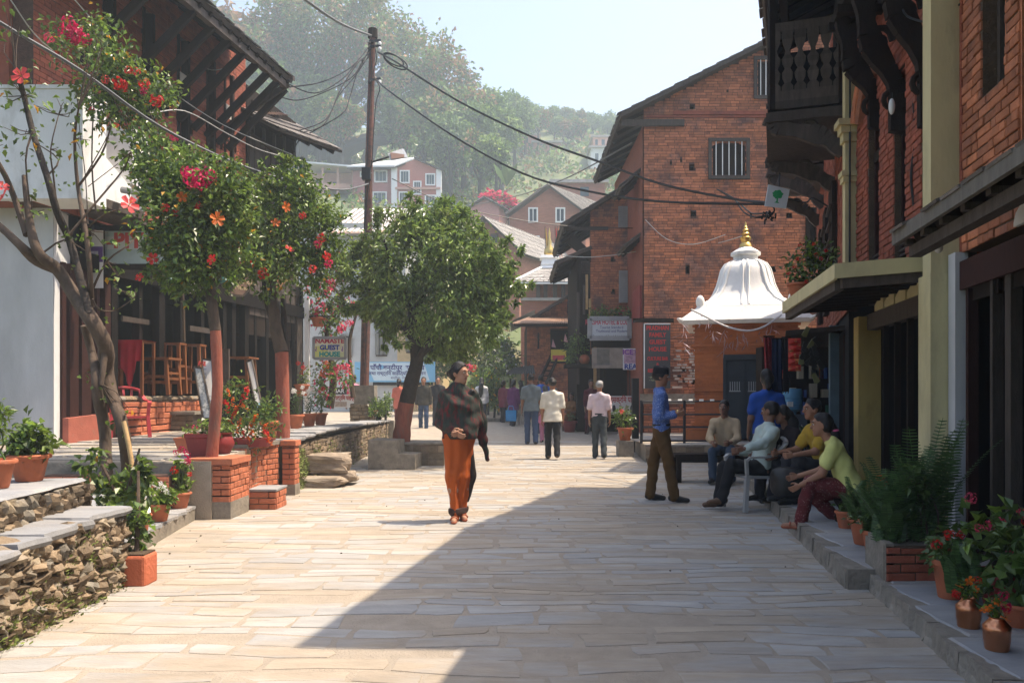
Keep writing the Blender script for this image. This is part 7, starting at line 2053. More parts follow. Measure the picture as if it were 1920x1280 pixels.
crown(t,"foliage",[(W(px,py,24),(r/FPX*24,)*3,r*r)for px,py,r in((1078,650,18),(1085,635,14),(1072,668,12),(1092,655,12))],700,.11,.045,['leaf_dark','leaf'],322,weights=[.6,.4],shell=.2,clump=.3,per=7)
def bush(label,spots,d,n,mats,w,seed,ll=.16,lw=.08,name="bush",extra=()):
 t=thing(name,label,"bush",(XX(spots[0][0],d),d,gz(d)))
 for k in range(3):
  s=spots[k%len(spots)];limb(t,[(XX(s[0],d),d,gz(d)-.1),W(s[0]+random.gauss(0,3),s[1]+5,d),W(s[0],s[1],d)],[.05,.03,.01],'bark_dark','stem',5)
 crown(t,"foliage",[(W(px,py,d+random.uniform(-.5,.5)),(r/FPX*d,)*3,r*r)for px,py,r in spots],n,ll,lw,mats,seed,weights=w,shell=.3,clump=.25,per=9)
 for px,py,r,m_ in extra:flower(t,W(px,py,d-.5),r/FPX*d,'cluster',m_)
bush("dark leafy bush under the round tree where the street ends",[(820,690,24),(850,670,28),(800,665,22),(840,645,22),(880,660,22),(865,690,18)],30.5,2600,['leaf_dark','leaf'],[.75,.25],330)
bush("pale flowering shrub left of the corrugated roof house",[(935,680,26),(915,665,22),(955,665,20),(930,650,18),(900,690,16),(960,690,14),(945,640,12)],31,2600,['leaf','leaf_dark','flower_white'],[.5,.44,.06],331)
bush("bright yellow green bush at the end of the paving",[(910,720,20),(925,730,22),(905,740,16),(935,745,16),(920,705,14),(890,715,12)],28.5,2000,['leaf','fern','leaf_yellow'],[.7,.25,.05],332,extra=((878,688,9,'flower_pink'),(868,690,7,'flower_pink'),(888,691,7,'flower_red')))
bush("small olive bush growing at the foot of the utility pole",[(712,757,16),(722,765,13),(706,768,12),(725,748,8)],19.8,900,['leaf','leaf_dark'],[.5,.5],333,ll=.09,lw=.04,extra=((705,772,4,'flower_pink'),))
mb=MB();mb.box(XX(885,28),XX(960,28),27.7,28.1,gz(28)-.1,gz(28)+.30);o=mb.build("garden_kerb",'curb');tag(o,"low stone kerb in front of the bright bush","kerb")
# ---- wooded hill
def proto_crown(seed,mats,w,n=2600,ll=.62,lw=.42):
 rng=random.Random(seed)
 bl=[(Vector((rng.gauss(0,.45),rng.gauss(0,.45),rng.uniform(-.35,.75)))*2.6+Vector((0,0,5.2)),(rng.uniform(.9,1.7),)*3,1)for _ in range(11)]
 o,P=crown(None,"crown",bl,n,ll,lw,mats,seed,weights=w,shell=.55,clump=.2,per=18)
 me=o.data;bpy.data.objects.remove(o)
 return me
CR=[proto_crown(401,['forest_a','leaf_dark'],[.85,.15]),proto_crown(402,['forest_a','forest_b'],[.6,.4]),proto_crown(403,['forest_b','forest_a'],[.72,.28]),proto_crown(404,['forest_a'],None)]
mb=MB();mb.tube([(0,0,-1.5),(.1,0,2),(.0,.1,5)],[.32,.22,.08],7)
for k in range(4):a=k*1.6;mb.tube([(0,0,2.2+.4*k),(math.cos(a)*.9,math.sin(a)*.9,3.6+.4*k),(math.cos(a)*1.6,math.sin(a)*1.6,5)],[.13,.09,.03],5)
_tr=mb.build("trunk",'bark_dark');TRM=_tr.data;bpy.data.objects.remove(_tr)
def hill_tree(px,py_base,d,s,k,label,group,sx=1.0):
 P=W(px,py_base,d)
 t=thing("hill_tree",label,"tree",P,group)
 for nm,me in(("trunk",TRM),("crown",CR[k])):
  o=link(bpy.data.objects.new(nm,me),t)
  o.scale=(s*sx,s*sx,s);o.rotation_euler=(0,0,(px*1.7)%6.28)
 return t
GH="trees on the wooded hill"
d=100.0
t=thing("giant_tree","giant russet and green old tree with dark spreading limbs towering over the hill village","tree",W(630,300,d))
for pts,r in(([(636,310),(640,270),(650,230),(660,150),(670,80)],[1.6,1.3,1.0,.6,.25]),([(640,280),(600,220),(560,160),(530,90)],[1.0,.75,.5,.2]),([(645,250),(700,200),(750,160),(800,130)],[.9,.7,.5,.2]),([(642,275),(720,250),(790,235),(850,225)],[.8,.6,.4,.2]),([(655,200),(720,130),(760,80)],[.6,.4,.15]),([(560,300),(562,250),(556,200),(570,130)],[1.1,.9,.6,.3]),([(600,300),(605,250),(590,190),(600,110)],[1.0,.8,.55,.25]),([(625,300),(680,270),(740,262),(800,250)],[1.0,.7,.5,.2]),([(600,290),(560,270),(520,260),(480,240)],[.8,.6,.4,.2]),([(690,300),(705,260),(745,215),(770,190)],[.9,.7,.5,.2])):
 limb(t,[W(a,b,d+random.uniform(-2,2))for a,b in pts],r,'bark_dark','trunk' if r[0]>.95 else 'limb',7)
bl=[]
rr=random.Random(9)
for px,py,r in((500,60,48),(545,40,45),(600,50,50),(655,45,45),(690,40,45),(735,75,45),(775,110,48),(815,110,40),(845,140,38),(870,175,30),(480,110,40),(530,110,45),(590,110,45),(650,110,45),(710,130,50),(770,165,50),(830,190,45),(880,210,32),(500,165,40),(560,165,36),(620,165,34),(690,180,36),(750,210,38),(810,235,40),(860,250,40),(470,200,36),(700,15,26),(690,0,18),(640,10,22),(560,10,24),(520,20,24),(520,215,30),(890,250,32),(800,280,34),(850,300,34)):
 bl.append((W(px,py,d+rr.uniform(-6,6)),(r/FPX*d,)*3,r*r))
crown(t,"crown",bl,30000,.62,.42,['forest_b','forest_a'],405,weights=[.46,.54],shell=.5,clump=.22,per=34)
spec=[(905,335,96,1.1,0),(940,330,97,1.1,3),(965,305,108,.95,3),(870,360,90,1.15,0),(900,380,84,.9,1),(845,375,86,1.1,0),(830,345,92,1.3,1),(930,380,80,.8,0),(985,275,122,.75,0),(1010,272,126,.65,1),(960,270,118,.9,3),(1040,272,132,.55,0),(1065,275,132,.5,2),(1090,276,130,.55,1),(480,330,92,1.6,0),(520,320,94,1.5,1),(560,310,95,1.3,0),(450,290,100,2.0,2),(420,280,104,2.2,1),(1000,262,138,.75,0),(870,330,96,1.2,1),(915,300,110,1.2,0),(885,300,112,1.2,1),(600,315,92,1.0,0),(640,318,90,.9,1),(760,330,94,1.1,0),(795,345,92,1.1,1),(820,320,95,1.2,0)]
desc=["green","mixed green and russet","russet","pale fresh green"]
place=lambda px:next(w for q,w in((500,"above the green signboard"),(585,"behind the peach block"),(660,"over the peach block's far end"),(760,"behind the salmon house roof"),(815,"at the corner of the salmon house"),(855,"right behind the round tree's top"),(885,"between the salmon and pink houses"),(920,"above the small pink house"),(955,"over the magenta bougainvillea"),(990,"above the smaller brick gable"),(1030,"near the tiny red house on the terrace"),(2000,"below the ridge by the white pillared house"))if px<q)
seen_={}
for i,(px,py,d_,s,k)in enumerate(spec):
 lb="%s %s hill tree %s"%("tall" if s>1.55 else("broad" if s>1.25 else "small"),desc[k],place(px))
 seen_[lb]=seen_.get(lb,0)+1
 if seen_[lb]>1:lb+=", higher up the slope" if py<300 else ", lower on the slope"
 hill_tree(px,py,d_,s,k,lb,GH)
rr=random.Random(17)
for i in range(46):
 px=955+i*5.2+rr.uniform(-3,3)
 d_=rr.uniform(138,150)
 hill_tree(px,np.interp(px,[955,1000,1060,1180],[238,244,254,258])+rr.uniform(-3,6),d_,rr.uniform(.32,.6),rr.choice([0,1,0,3]),"small hazy tree in the row along the ridge line","trees along the ridge line")
rng=np.random.default_rng(77)
n=26000
dd=rng.uniform(36,150,n);px=rng.uniform(480,1230,n)
cl=np.sin(px*.045+dd*.21)+np.sin(px*.021-dd*.13+2)+rng.normal(0,.6,n)
ok=cl>.35
dd,px=dd[ok],px[ok];n=len(dd)
x=(px-CXP)/FPX*dd
z=np.interp(dd,_TZ[:,0],_TZ[:,1])
xx_=x
z=z+(np.sin(x*.09+dd*.05)+np.sin(x*.037-dd*.08+1))*np.minimum(1.2,(dd-40)*.03)*(dd>40)+np.maximum(0,-x-8)*np.minimum(.10,np.maximum(0,dd-40)*.004)
P=np.stack([x,dd,z+rng.uniform(-.1,1.2,n)*np.minimum(1,dd/70)],1)
D_=rand_unit(n,rng)*.8+np.array([0,0,.6]);D_/=np.linalg.norm(D_,axis=1)[:,None]
V,Fq=leaf_arrays(P,D_,rand_unit(n,rng)+np.array([0,0,.8]),rng.uniform(.3,.8,n)*dd/80,rng.uniform(.25,.5,n)*dd/80)
k=rng.choice(3,n,p=[.6,.25,.15])
o=link(bpy.data.objects.new("hill_scrub",mesh_np("hill_scrub",V,Fq,[M['forest_a'],M['forest_b'],M['leaf']],False,np.repeat(k,2))));tag(o,kind='stuff')
bush("magenta bougainvillea blazing behind the small pink house",[(930,378,16),(945,385,16),(958,392,12),(915,372,10),(965,385,10)],70,1200,['flower_magenta','flower_pink','forest_a'],[.45,.35,.2],410,ll=.5,lw=.35,name="bougainvillea")
t=thing("banana_plant","banana plant with upright pale leaves above the big hazy gable house","plant",W(950,350,72))
for k in range(7):
 a=random.uniform(0,6.28);mb=MB();p=W(950,350,72)
 l=Vector((math.cos(a)*1.2,math.sin(a)*.6,2.4));s=Vector((.35,.1,0))
 mb.add([p,p+l*.5+s,p+l+Vector((0,0,-.3)),p+l*.5-s],[(0,1,2),(0,2,3)]);mb.build("leaf",'forest_a',t)
# ------------------------------------------------------------------ white domed temple, pole and cables, street furniture
TD=17.2
hb_=1.07
xc=XX(1398,TD+hb_)
X=lambda p:xc+(p-1398)/FPX*TD
Z=lambda p:ZZ(p,TD)
T=thing("temple","small orange brick temple with white bell shaped dome before the tall gable wall","temple",(xc,TD+hb_,.4))
Z1=ZZ(604,TD)
x0=xc-hb_
masonry(T,(x0,TD,0),(1,0,0),(0,-1,0),hb_*2,.40,Z1,mt='orange',mort='orange',L=.2,c=.062,g=.008,proud=.008,parts=220,seed=97,bond='mixed',holes=[(X(1357)-x0,X(1433)-x0,.4,Z(665))],depth=.15)
mb=MB();mb.box(x0,xc+hb_,TD+.16,TD+hb_*2,.4,Z1);mb.build("body",'orange',T)
for(y0,y1,o,full)in((598,604,.10,1),(607,611,.05,1),(616,619,.03,1),(644,648,.06,1),(649,653,.035,1),(657,660,.03,1),(728,733,.06,0),(735,738,.035,0),(741,744,.02,0),(793,799,.06,0),(800,806,.12,0),(807,826,.18,0)):
 mb=MB()
 if full:mb.box(x0-o,xc+hb_+o,TD-o,TD+.1,Z(y1),Z(y0))
 else:mb.box(x0-o,X(1355),TD-o,TD+.1,Z(y1),Z(y0));mb.box(X(1435),xc+hb_+o,TD-o,TD+.1,Z(y1),Z(y0))
 mb.build("moulding",'orange',T)
mb=MB()
for k in range(34):x=x0+hb_*2*(k+.2)/34;mb.box(x,x+.035,TD-.06,TD,Z(616),Z(611));mb.box(x,x+.035,TD-.045,TD,Z(657),Z(653))
mb.build("dentil",'orange',T,kind='stuff')
DB=flat('door_slate',(.028,.036,.045),var=.2)
mb=MB();mb.box(X(1358),X(1432),TD+.06,TD+.10,.42,Z(667));dr=mb.build("door",DB,T)
mb=MB()
for a,b in((1357,1363),(1427,1433),(1394,1396.5)):mb.box(X(a),X(b),TD-.01,TD+.06,.42,Z(665))
mb.box(X(1357),X(1433),TD-.012,TD+.06,Z(674),Z(664));mb.build("frame",DB,dr)
for a,b in((1366,1391),(1400,1424)):
 for y0,y1 in((685,708),(742,790)):
  mb=MB();mb.box(X(a),X(b),TD+.04,TD+.07,Z(y1),Z(y0));mb.build("panel",DB,dr)
 mb=MB()
 for k in range(5):x=X(a+4+k*4.2);mb.box(x-.008,x+.008,TD+.03,TD+.06,Z(733),Z(715))
 mb.box(X(a+2),X(b-2),TD+.03,TD+.06,Z(734),Z(732));mb.build("grille",'metal_grey',dr)
cz,cy=Z1,TD+hb_
def zt_(y):return ZZ(y,18.25)
prof=[(1.07,cz-.02),(1.32,cz-.03),(1.37,cz+.05),(1.33,cz+.10),(1.06,cz+.33),(1.03,cz+.39),(.98,cz+.40),(.95,cz+.45),(.83,cz+.55),(.71,cz+.72),(.62,cz+.93),(.57,cz+1.12),(.53,cz+1.28),(.45,cz+1.41),(.33,cz+1.47),(.27,cz+1.49),(.27,cz+1.60),(.33,cz+1.62),(.33,cz+1.68),(.25,cz+1.73),(.12,cz+1.81),(.001,cz+1.82)]
sq=[1,1,1,1,.98,.95,.9,.85,.6,.4,.28,.22,.18,.1,.05,0,0,0,0,0,0,0]
mb=MB();mb.lathe(prof,(xc,cy,0),48,sq=sq);o=mb.build("dome",'limewash',T,smooth=True)
for k in range(8):
 a=R(45*k-90)
 mb=MB()
 for s in(-.12,.12):
  pts=[]
  for(r,z),q in list(zip(prof,sq))[6:15]:
   aa=a+s*(.5+.5*(z-cz)/1.4);rr=r*((1-q)+q/max(abs(math.cos(aa)),abs(math.sin(aa))))+.012
   pts.append((xc+rr*math.cos(aa),cy+rr*math.sin(aa),z))
  mb.tube(pts,.028,5)
 mb.build("rib",'limewash',T,smooth=True)
for sx_ in(-1,1):
 for sy in(-1,1):
  mb=MB();p=Vector((xc+sx_*.96,cy+sy*.96,cz+.36));mb.ball(p+Vector((0,0,.12)),.095,10,7,(1,1,1.6));mb.build("corner_knob",'limewash',T,smooth=True)
  mb=MB();mb.tube([(xc+sx_*1.22,cy+sy*1.22,cz+.03),(xc+sx_*1.34,cy+sy*1.34,cz+.04),(xc+sx_*1.41,cy+sy*1.41,cz+.09)],[.08,.06,.025],7);mb.build("eave_horn",'limewash',T,smooth=True)
mb=MB();mb.lathe([(.15,0),(.13,.08),(.09,.12),(.12,.18),(.13,.22),(.07,.27),(.10,.31),(.05,.36),(.075,.40),(.035,.44),(.045,.47),(.02,.50),(.025,.54),(.001,.60)],(xc,cy,cz+1.80),14);mb.build("finial",'gold',T,smooth=True)
T.rotation_euler.z=-math.atan2(xc,cy)
t=thing("garland","silver tinsel garland with fluttering tassels strung under the white temple roof","garland",W(1300,585,16.9))
gp=[(1296,580),(1320,592),(1350,607),(1375,616),(1400,620),(1420,617),(1440,608),(1465,590)]
limb(t,[W(a,b,16.6)for a,b in gp],.022,flat('tinsel',(.62,.62,.64),rough=.35,bump=.6),'string',6)
rnd=random.Random(3)
mb=MB()
for px,py in((1283,600),(1281,620),(1282,640),(1308,600),(1330,610),(1335,625),(1358,625),(1362,640),(1378,640),(1388,635),(1395,640),(1372,648),(1425,628),(1452,615),(1445,612),(1392,628),(1340,618)):
 for k in range(5):
  p=W(px+rnd.gauss(0,4),py+rnd.gauss(0,6),16.6+rnd.gauss(0,.03));v=Vector((rnd.gauss(0,.05),0,-abs(rnd.gauss(.05,.05))));w=Vector((.012,.01,0))
  mb.add([p,p+v+w,p+v*2,p+v-w],[(0,1,2,3)])
mb.build("tassel",flat('tinsel_pinkish',(.62,.50,.55)),t,kind='stuff')
X=lambda p:XX(p,TD)
t=thing("railing","iron pipe railing on the temple platform behind the man in the black cap","railing",W(1280,828,16.4))
RX=[X(1200)-.1,X(1268),X(1343)]
for x in RX:
 mb=MB();mb.tube([(x,16.4,.39),(x,16.4,1.27)],.03 if x!=RX[2]else .05,7);mb.build("post",'iron',t)
for z in(.44,.72,.98,1.25):
 mb=MB();mb.tube([(RX[0],16.4,z),(RX[2],16.4,z)],.022,6);mb.build("rail",'iron',t)
mb=MB()
for k in range(6):x=RX[0]+.3+k*.22;mb.tube([(x,16.36,1.27),(x+.08,16.36,1.27)],.025,6)
mb.build("white_wrap",'limewash',t)
o=MB();p=W(1191,850,18.2);o.box(p.x-.075,p.x+.075,18.13,18.28,0,ZZ(709,18.2));o=o.build("black_post",flat('black_wood',(.012,.012,.013)),None);tag(o,"thick black painted wooden post in front of the shops by the gable wall","post")
t=thing("bench","dark wooden bench in front of the temple platform with a man sitting on it","bench",(3.1,12.7,0))
bx0,bx1=XX(1262,12.7),XX(1262,12.7)+1.5
mb=MB();mb.box(bx0,bx1,12.55,12.95,.40,.45);mb.build("seat",'wood',t)
for x in(bx0+.07,bx1-.07):
 for y in(12.59,12.91):
  mb=MB();mb.box(x-.035,x+.035,y-.035,y+.035,.0,.40);mb.build("leg",'wood',t)
mb=MB();mb.box(bx0+.03,bx1-.03,12.56,12.60,.32,.40);mb.build("apron",'wood',t)
PD=20.2
P0=lambda px,py,d=PD:W(px,py,d)
t=thing("stone_pedestal","square stacked stone pedestal around the foot of the utility pole","pedestal",P0(678,790))
masonry(t,(XX(657,20),20.0,0),(1,0,0),(0,-1,0),.58,.70,1.16,mt='rubble',mort='soil',L=.18,c=.09,bond='random',parts=30,name='stone',seed=98,proud=.05,depth=.5)
mb=MB();mb.box(XX(664,20),XX(702,20),19.98,20.45,1.12,1.62);mb.build("cap_block",'curb',t)
t=thing("utility_pole","tall rusty utility pole with a tangle of cables and a tilted street lamp","utility pole",P0(684,730))
mb=MB();mb.tube([P0(683,735),P0(687,560),P0(692,300),P0(699,62)],[.115,.11,.095,.075],10);mb.build("shaft",'rust',t)
mb=MB();mb.tube([P0(699,72),P0(699,55)],.12,8);mb.build("cap",'wood',t)
for py in(78,88,150):
 mb=MB();mb.beam(P0(692,py,PD-.1),P0(714,py-2,PD-.1),.05,.05);arm=mb.build("cross_arm",'iron',t)
 for px in(693,712):m2=MB();m2.ball(P0(px,py+4,PD-.1),.045,8,6,(1,1,1.3));m2.build("insulator",'limewash' if px>700 else 'black',arm,smooth=True)
for py in(445,455,470,325,500):mb=MB();mb.tube([P0(689,py+1),P0(689.2,py-1)],.125,10);mb.build("strap",'metal_grey',t)
mb=MB();mb.box(P0(681,0).x,P0(697,0).x,PD-.22,PD-.05,ZZ(340,PD),ZZ(318,PD));mb.build("junction_box",'black',t)
mb=MB();mb.tube([P0(695,305),P0(730,294,PD-.3)],.025,6);mb.build("lamp_arm",'iron',t)
mb=MB();q=[P0(727,288,PD-.3),P0(732,301,PD-.3),P0(761,295,PD-.1),P0(753,279,PD-.1)];mb.prism(q,(.02,.28,.08));lp=mb.build("lamp_head",'metal_grey',t)
mb=MB();mb.prism([p+Vector((.0,-.012,0))+(q[2]-q[0])*.0 for p in[q[1].lerp(q[3],.1),q[1].lerp(q[2],.9),q[2].lerp(q[3],.3),q[0].lerp(q[3],.2)]],(0,-.01,0));mb.build("lamp_face",flat('lamp_face',(.22,.13,.10)),lp)
def wire(label,pts,d0,d1,r,mt='cable',group="overhead cables",name="cable",n=5,parent=None):
 m=len(pts)
 Q=[W(a,b,1/(1/d0+(1/d1-1/d0)*i/(m-1)))for i,(a,b)in enumerate(pts)]
 o=limb(parent,Q,r,mt,name,n,5)
 if parent is None:tag(o,label,"cable",group)
 return o
wire("upper black cable from pole top to the bracket with the white tree sign",[(708,98),(745,118),(860,190),(1000,258),(1120,302),(1240,345),(1370,372),(1440,380)],PD,12.2,.022,'black')
wire("lower black cable from mid pole to the bracket with the white tree sign",[(706,150),(735,175),(850,255),(980,325),(1100,358),(1240,378),(1440,383)],PD,12.2,.020,'black')
wire("thick twisted cable running from the pole top up out of the picture",[(430,-120),(510,-50),(575,2),(640,45),(698,68)],13,PD,.03,'cable')
wire("long grey service cable sloping down past the restaurant to the pole",[(-60,0),(0,43),(150,132),(300,238),(440,305),(540,338),(640,356),(692,344)],6.4,PD,.018,'cable')
for i,(lab,pts,d0,d1,r)in enumerate((("thin wire crossing the restaurant front from the top of the picture to the timber bay",[(140,0),(200,65),(300,155),(420,235),(548,290)],10,17,.008),("thin pale wire sagging over the lower restaurant windows",[(20,0),(80,80),(180,150),(260,210),(345,208),(425,250),(490,282),(560,300)],9,17,.008),("drooping wire loop under the restaurant eave",[(300,112),(322,124),(352,98),(390,130),(425,125),(432,98)],14,15,.008))):
 wire(lab,pts,d0,d1,r,'cable_light')
for i,pts in enumerate(([(697,80),(660,125),(600,155),(525,165)],[(696,85),(665,140),(615,170),(560,188),(520,180)],[(697,95),(668,140),(635,180),(610,225),(560,245)],[(696,90),(672,130),(655,185),(640,215),(565,260),(552,285)],[(694,100),(668,120),(640,150),(590,175),(535,155)],[(694,105),(680,118),(676,112),(640,165),(610,230),(570,248)])):
 wire(["highest wire of the drooping bundle from the pole to the restaurant eave","second wire of the drooping bundle, ending under the eave corner","third wire of the drooping bundle, sagging deep before the timber bay","lowest looping wire of the bundle, ending at the green sign","kinked wire of the bundle that meets the eave corner","wire of the bundle that loops back beside the pole"][i],pts,PD,17.3,.014,'black')
for i,c in enumerate(((738,112,17),(742,116,20))):
 wire(["smaller coil of spare black cable hanging beside the pole top","larger coil of spare black cable hanging beside the pole top"][i],[(c[0]+c[2]*math.cos(a)*1.1,c[1]+c[2]*.55*math.sin(a)+c[2]*.5*math.cos(a))for a in np.linspace(0,6.6,12)],PD-.2,PD-.3,.018,'black',name="cable_coil")
for i,pts in enumerate(([(700,75),(706,110),(700,140),(712,165),(704,200),(698,300)],[(690,80),(697,130),(690,250),(684,400),(682,560)],[(697,300),(684,420),(690,480),(684,700)])):wire("",pts,PD-.15,PD-.15,.012,'black',parent=t,name="down_wire")
wire("pale wire strung from the timber house across the gable wall",[(1044,478),(1110,482),(1200,470),(1262,448),(1330,458),(1400,440)],23.5,20.6,.010,'cable_light')
wire("thin wire slack across the lower gable wall",[(1210,412),(1250,448),(1300,458),(1360,440)],20.8,20.6,.009,'cable_light')
wire("distant thin wire rising over the hill houses to the gable eave",[(866,388),(960,370),(1060,335),(1185,268)],45,22,.02,'cable')
wire("distant sagging wire in front of the two brick gable houses",[(735,335),(840,383),(960,410),(1080,425),(1200,428)],PD,23,.012,'black')
for i,pts in enumerate(([(1345,355),(1375,372),(1395,398),(1420,408),(1440,405)],[(1350,358),(1385,380),(1410,400),(1442,398)],[(1440,410),(1452,395),(1448,380),(1470,372),(1500,378)],[(1480,372),(1510,380),(1525,372),(1560,392)])):
 wire(["outermost of the cable tails drooping below the tree sign","inner cable tail drooping below the tree sign","tangled cable end under the tree sign","thin cable from the tree sign along the balcony bracket"][i],pts,14 if i<2 else 12.2,12.1,.013,'black')
wire("",[(1690,0),(1700,30),(1750,42),(1790,15),(1830,-10)],7.2,6.3,.01,'black',parent=HB,name="loose_wire")
wire("",[(1712,190),(1716,260),(1708,330),(1715,400)],7.5,7.5,.012,'black',parent=HB,name="loose_wire")
mb=MB()
rnd=random.Random(2)
for k in range(26):p=W(1443+rnd.gauss(0,5),402+rnd.gauss(0,4),12.1+rnd.gauss(0,.05));mb.tube([p,p+Vector((rnd.gauss(0,.05),rnd.gauss(0,.05),rnd.gauss(0,.05)))],.014,5)
o=mb.build("cable_joint",'black');tag(o,"black taped cable joint hanging below the white tree sign","cable joint")
sg,tx,pa,sw,sh=sign_board("tree_sign","small tilted white square sign with a green tree hung from the carved balcony",[W(1434,386,11.8),W(1474,391,11.8),W(1481,355,11.8),W(1441,346,11.8)],.02,flat('sign_paleblue',(.58,.62,.66)))
GR=flat('emblem_green',(.02,.30,.10))
pa(0,0,0,0,GR,'emblem',poly=[(.5+.24*math.cos(a)*(1+.12*math.sin(a*7)),.60+.20*math.sin(a)*(1+.12*math.sin(a*6)))for a in np.linspace(0,6.1,26)])
pa(0,0,0,0,GR,'emblem',.003,poly=[(.47,.5),(.55,.5),(.56,.25),(.66,.20),(.40,.20),(.49,.27)])
mb=MB();mb.tube([W(1460,350,11.8),W(1462,325,11.9)],.012,5);mb.build("hook",'iron',sg)
for nm,lab,px,py,d,r in(("light_bulb","clear light bulb hanging under the near dark canopy",1760,465,5.4,.028),("tube_bulb","white energy saving bulb fixed on the arched window wall",1672,200,7.6,.03)):
 t=thing(nm,lab,"light bulb",W(px,py,d))
 mb=MB();mb.ball((0,0,0),r,10,8,(1,1,1.25 if r<.03 else 2.6));mb.build("glass",flat('bulb_glass',(.62,.62,.60),rough=.1),t,origin=LOCAL,smooth=True)
 mb=MB();mb.tube([(0,0,r),(.01,.01,r+.05)],.014,6);mb.tube([(.01,.01,r+.05),(.03,.05,r+.12)],.004,5);mb.build("socket",'black',t,origin=LOCAL)
def cloth(name,label,px0,px1,py0,py1,d,mt,seed,cat="cloth",group="goods hanging at the shop"):
 a,b=W(px0,py0,d),W(px1,py0,d+.05);h=a.z-ZZ(py1,d)
 t=thing(name,label,cat,a,group);V=[]
 nx,nz_=14,14;rnd=random.Random(seed)
 for j in range(nz_):
  for i in range(nx):
   u,v=i/(nx-1),j/(nz_-1);p=a.lerp(b,.5+(u-.5)*(1-.25*v*(seed%2)))
   V.append((p.x,p.y+.035*math.sin(u*17+seed)*(.4+v),p.z-h*v*(1-.06*abs(math.sin(u*9+seed)))))
 mb=MB();mb.add(V,[(j*nx+i,j*nx+i+1,(j+1)*nx+i+1,(j+1)*nx+i)for j in range(nz_-1)for i in range(nx-1)])
 mb.build("fabric",mt,t,smooth=True)
 mb=MB();mb.tube([a+Vector((0,0,.01)),b+Vector((0,0,.01))],.012,6);mb.build("hanger",'wood',t)
RDOT=mat('fabric_maroon_dots',(.20,.015,.02),var=.3,rough=.9,bump=0,scale=40,second=(.40,.30,.28),sec_amt=.12,sec_scale=60)
cloth("hanging_cloth","red dotted shawl hanging at the outer end of the shop awning",1432,1452,632,700,10.6,RDOT,3)
cloth("hanging_cloth","dark blue shawl with a bright blue collar hanging next to the red one",1446,1468,636,770,10.5,flat('fabric_navy',(.02,.03,.07),var=.4,rough=.9),4)
cloth("hanging_cloth","black and crimson striped scarf hanging beside the snack packets",1466,1482,634,740,10.4,flat('fabric_black',(.018,.012,.014),rough=.9),5)
t=thing("snack_strip","strip of red and yellow snack packets hanging from the awning","snack packets",W(1490,632,10.2),"goods hanging at the shop")
for k in range(5):
 a=W(1478,634+k*12.5,10.2);w_=XX(1502,10.2)-XX(1478,10.2);h=.078
 mb=MB();mb.add([a,a+Vector((w_,0,0)),a+Vector((w_,0,-h)),a+Vector((0,0,-h)),a+Vector((w_/2,-.03,-h/2)),a+Vector((w_/2,.03,-h/2))],[(0,3,4),(3,2,4),(2,1,4),(1,0,4),(0,1,5),(1,2,5),(2,3,5),(3,0,5)])
 mb.build("packet",flat('packet_red',(.50,.03,.02),rough=.3,var=.4,scale=20,second=(.6,.35,.12),sec_amt=.35,sec_scale=14),t)
t=thing("sandal_bunch","bunch of black sandals hanging by the blue grey post","sandals",W(1522,650,9.9),"goods hanging at the shop")
rnd=random.Random(8)
for k in range(16):
 mb=MB();p=W(1522+rnd.gauss(0,8),655+rnd.gauss(0,18),9.9+rnd.gauss(0,.04));v=Vector((rnd.gauss(0,.5),rnd.gauss(0,.2),-1)).normalized()*.12;s=v.cross(Vector((0,1,.2))).normalized()*.035
 mb.prism([p-s*.7,p+s*.7,p+v*.5+s*.8,p+v+s,p+v*1.1,p+v-s,p+v*.5-s*.8],(0,.018,0));mb.build("sandal",'black' if k%5 else flat('olive',(.16,.16,.07)),t)
t=thing("water_jar","big blue water jar upside down on a stand at the shop entrance","water jar",W(1486,770,11.2),"water jars")
JB=flat('jar_blue',(.10,.26,.42),rough=.2)
prof=[(.05,-.06),(.05,-.02),(.13,.02),(.135,.08),(.128,.085),(.135,.09),(.135,.17),(.128,.175),(.135,.18),(.135,.27),(.12,.31),(.001,.315)]
mb=MB();mb.lathe(prof,(0,0,0),20);mb.build("jar",JB,t,origin=LOCAL,smooth=True)
mb=MB();mb.box(-.12,-.04,-.14,-.128,.06,.13);mb.build("label",'limewash',t,origin=LOCAL)
z0=ZZ(770,11.2)
o=MB();o.box(-.15,.15,-.15,.15,-z0+.16,-.05);o=o.build("dispenser",flat('dispenser_grey',(.10,.12,.14)),t,origin=LOCAL)
t=thing("water_jar","second blue water jar lower down behind the dark haired girl","water jar",(XX(1496,10.9),10.9,.45),"water jars")
mb=MB();mb.lathe([(r,.32-z)for r,z in prof[::-1]],(0,0,0),20);mb.build("jar",JB,t,origin=LOCAL,smooth=True)
mb=MB();mb.box(-.16,.16,-.16,.16,-.31,-.005);mb.build("crate",'wood',t,origin=LOCAL)
t=thing("shop_shelf","crowded dim shop shelf with red and green packets behind the water jars","shelf",(4.0,11.9,.14))
mb=MB();mb.box(3.75,4.9,12.0,12.3,.14,2.1);mb.build("case",'wood',t)
rnd=random.Random(14)
for k in range(44):
 x,z=3.8+rnd.random()*.95,.5+.28*rnd.randrange(5);mb=MB();mb.box(x,x+rnd.uniform(.06,.14),11.9,11.99,z,z+rnd.uniform(.1,.22));mb.build("packet",[flat('packet_red',(.5,.03,.02)),flat('packet_green',(.03,.12,.07)),flat('packet_cream',(.4,.34,.25)),flat('packet_blue',(.05,.1,.3))][k%4],t)
bush("clump of leaves and white blossoms on the pavement behind the seated friends",[(1505,820,12),(1520,830,14),(1515,810,10)],10.2,260,['leaf_dark','leaf','flower_white'],[.6,.33,.07],420,ll=.07,lw=.045,name="potted_plant")
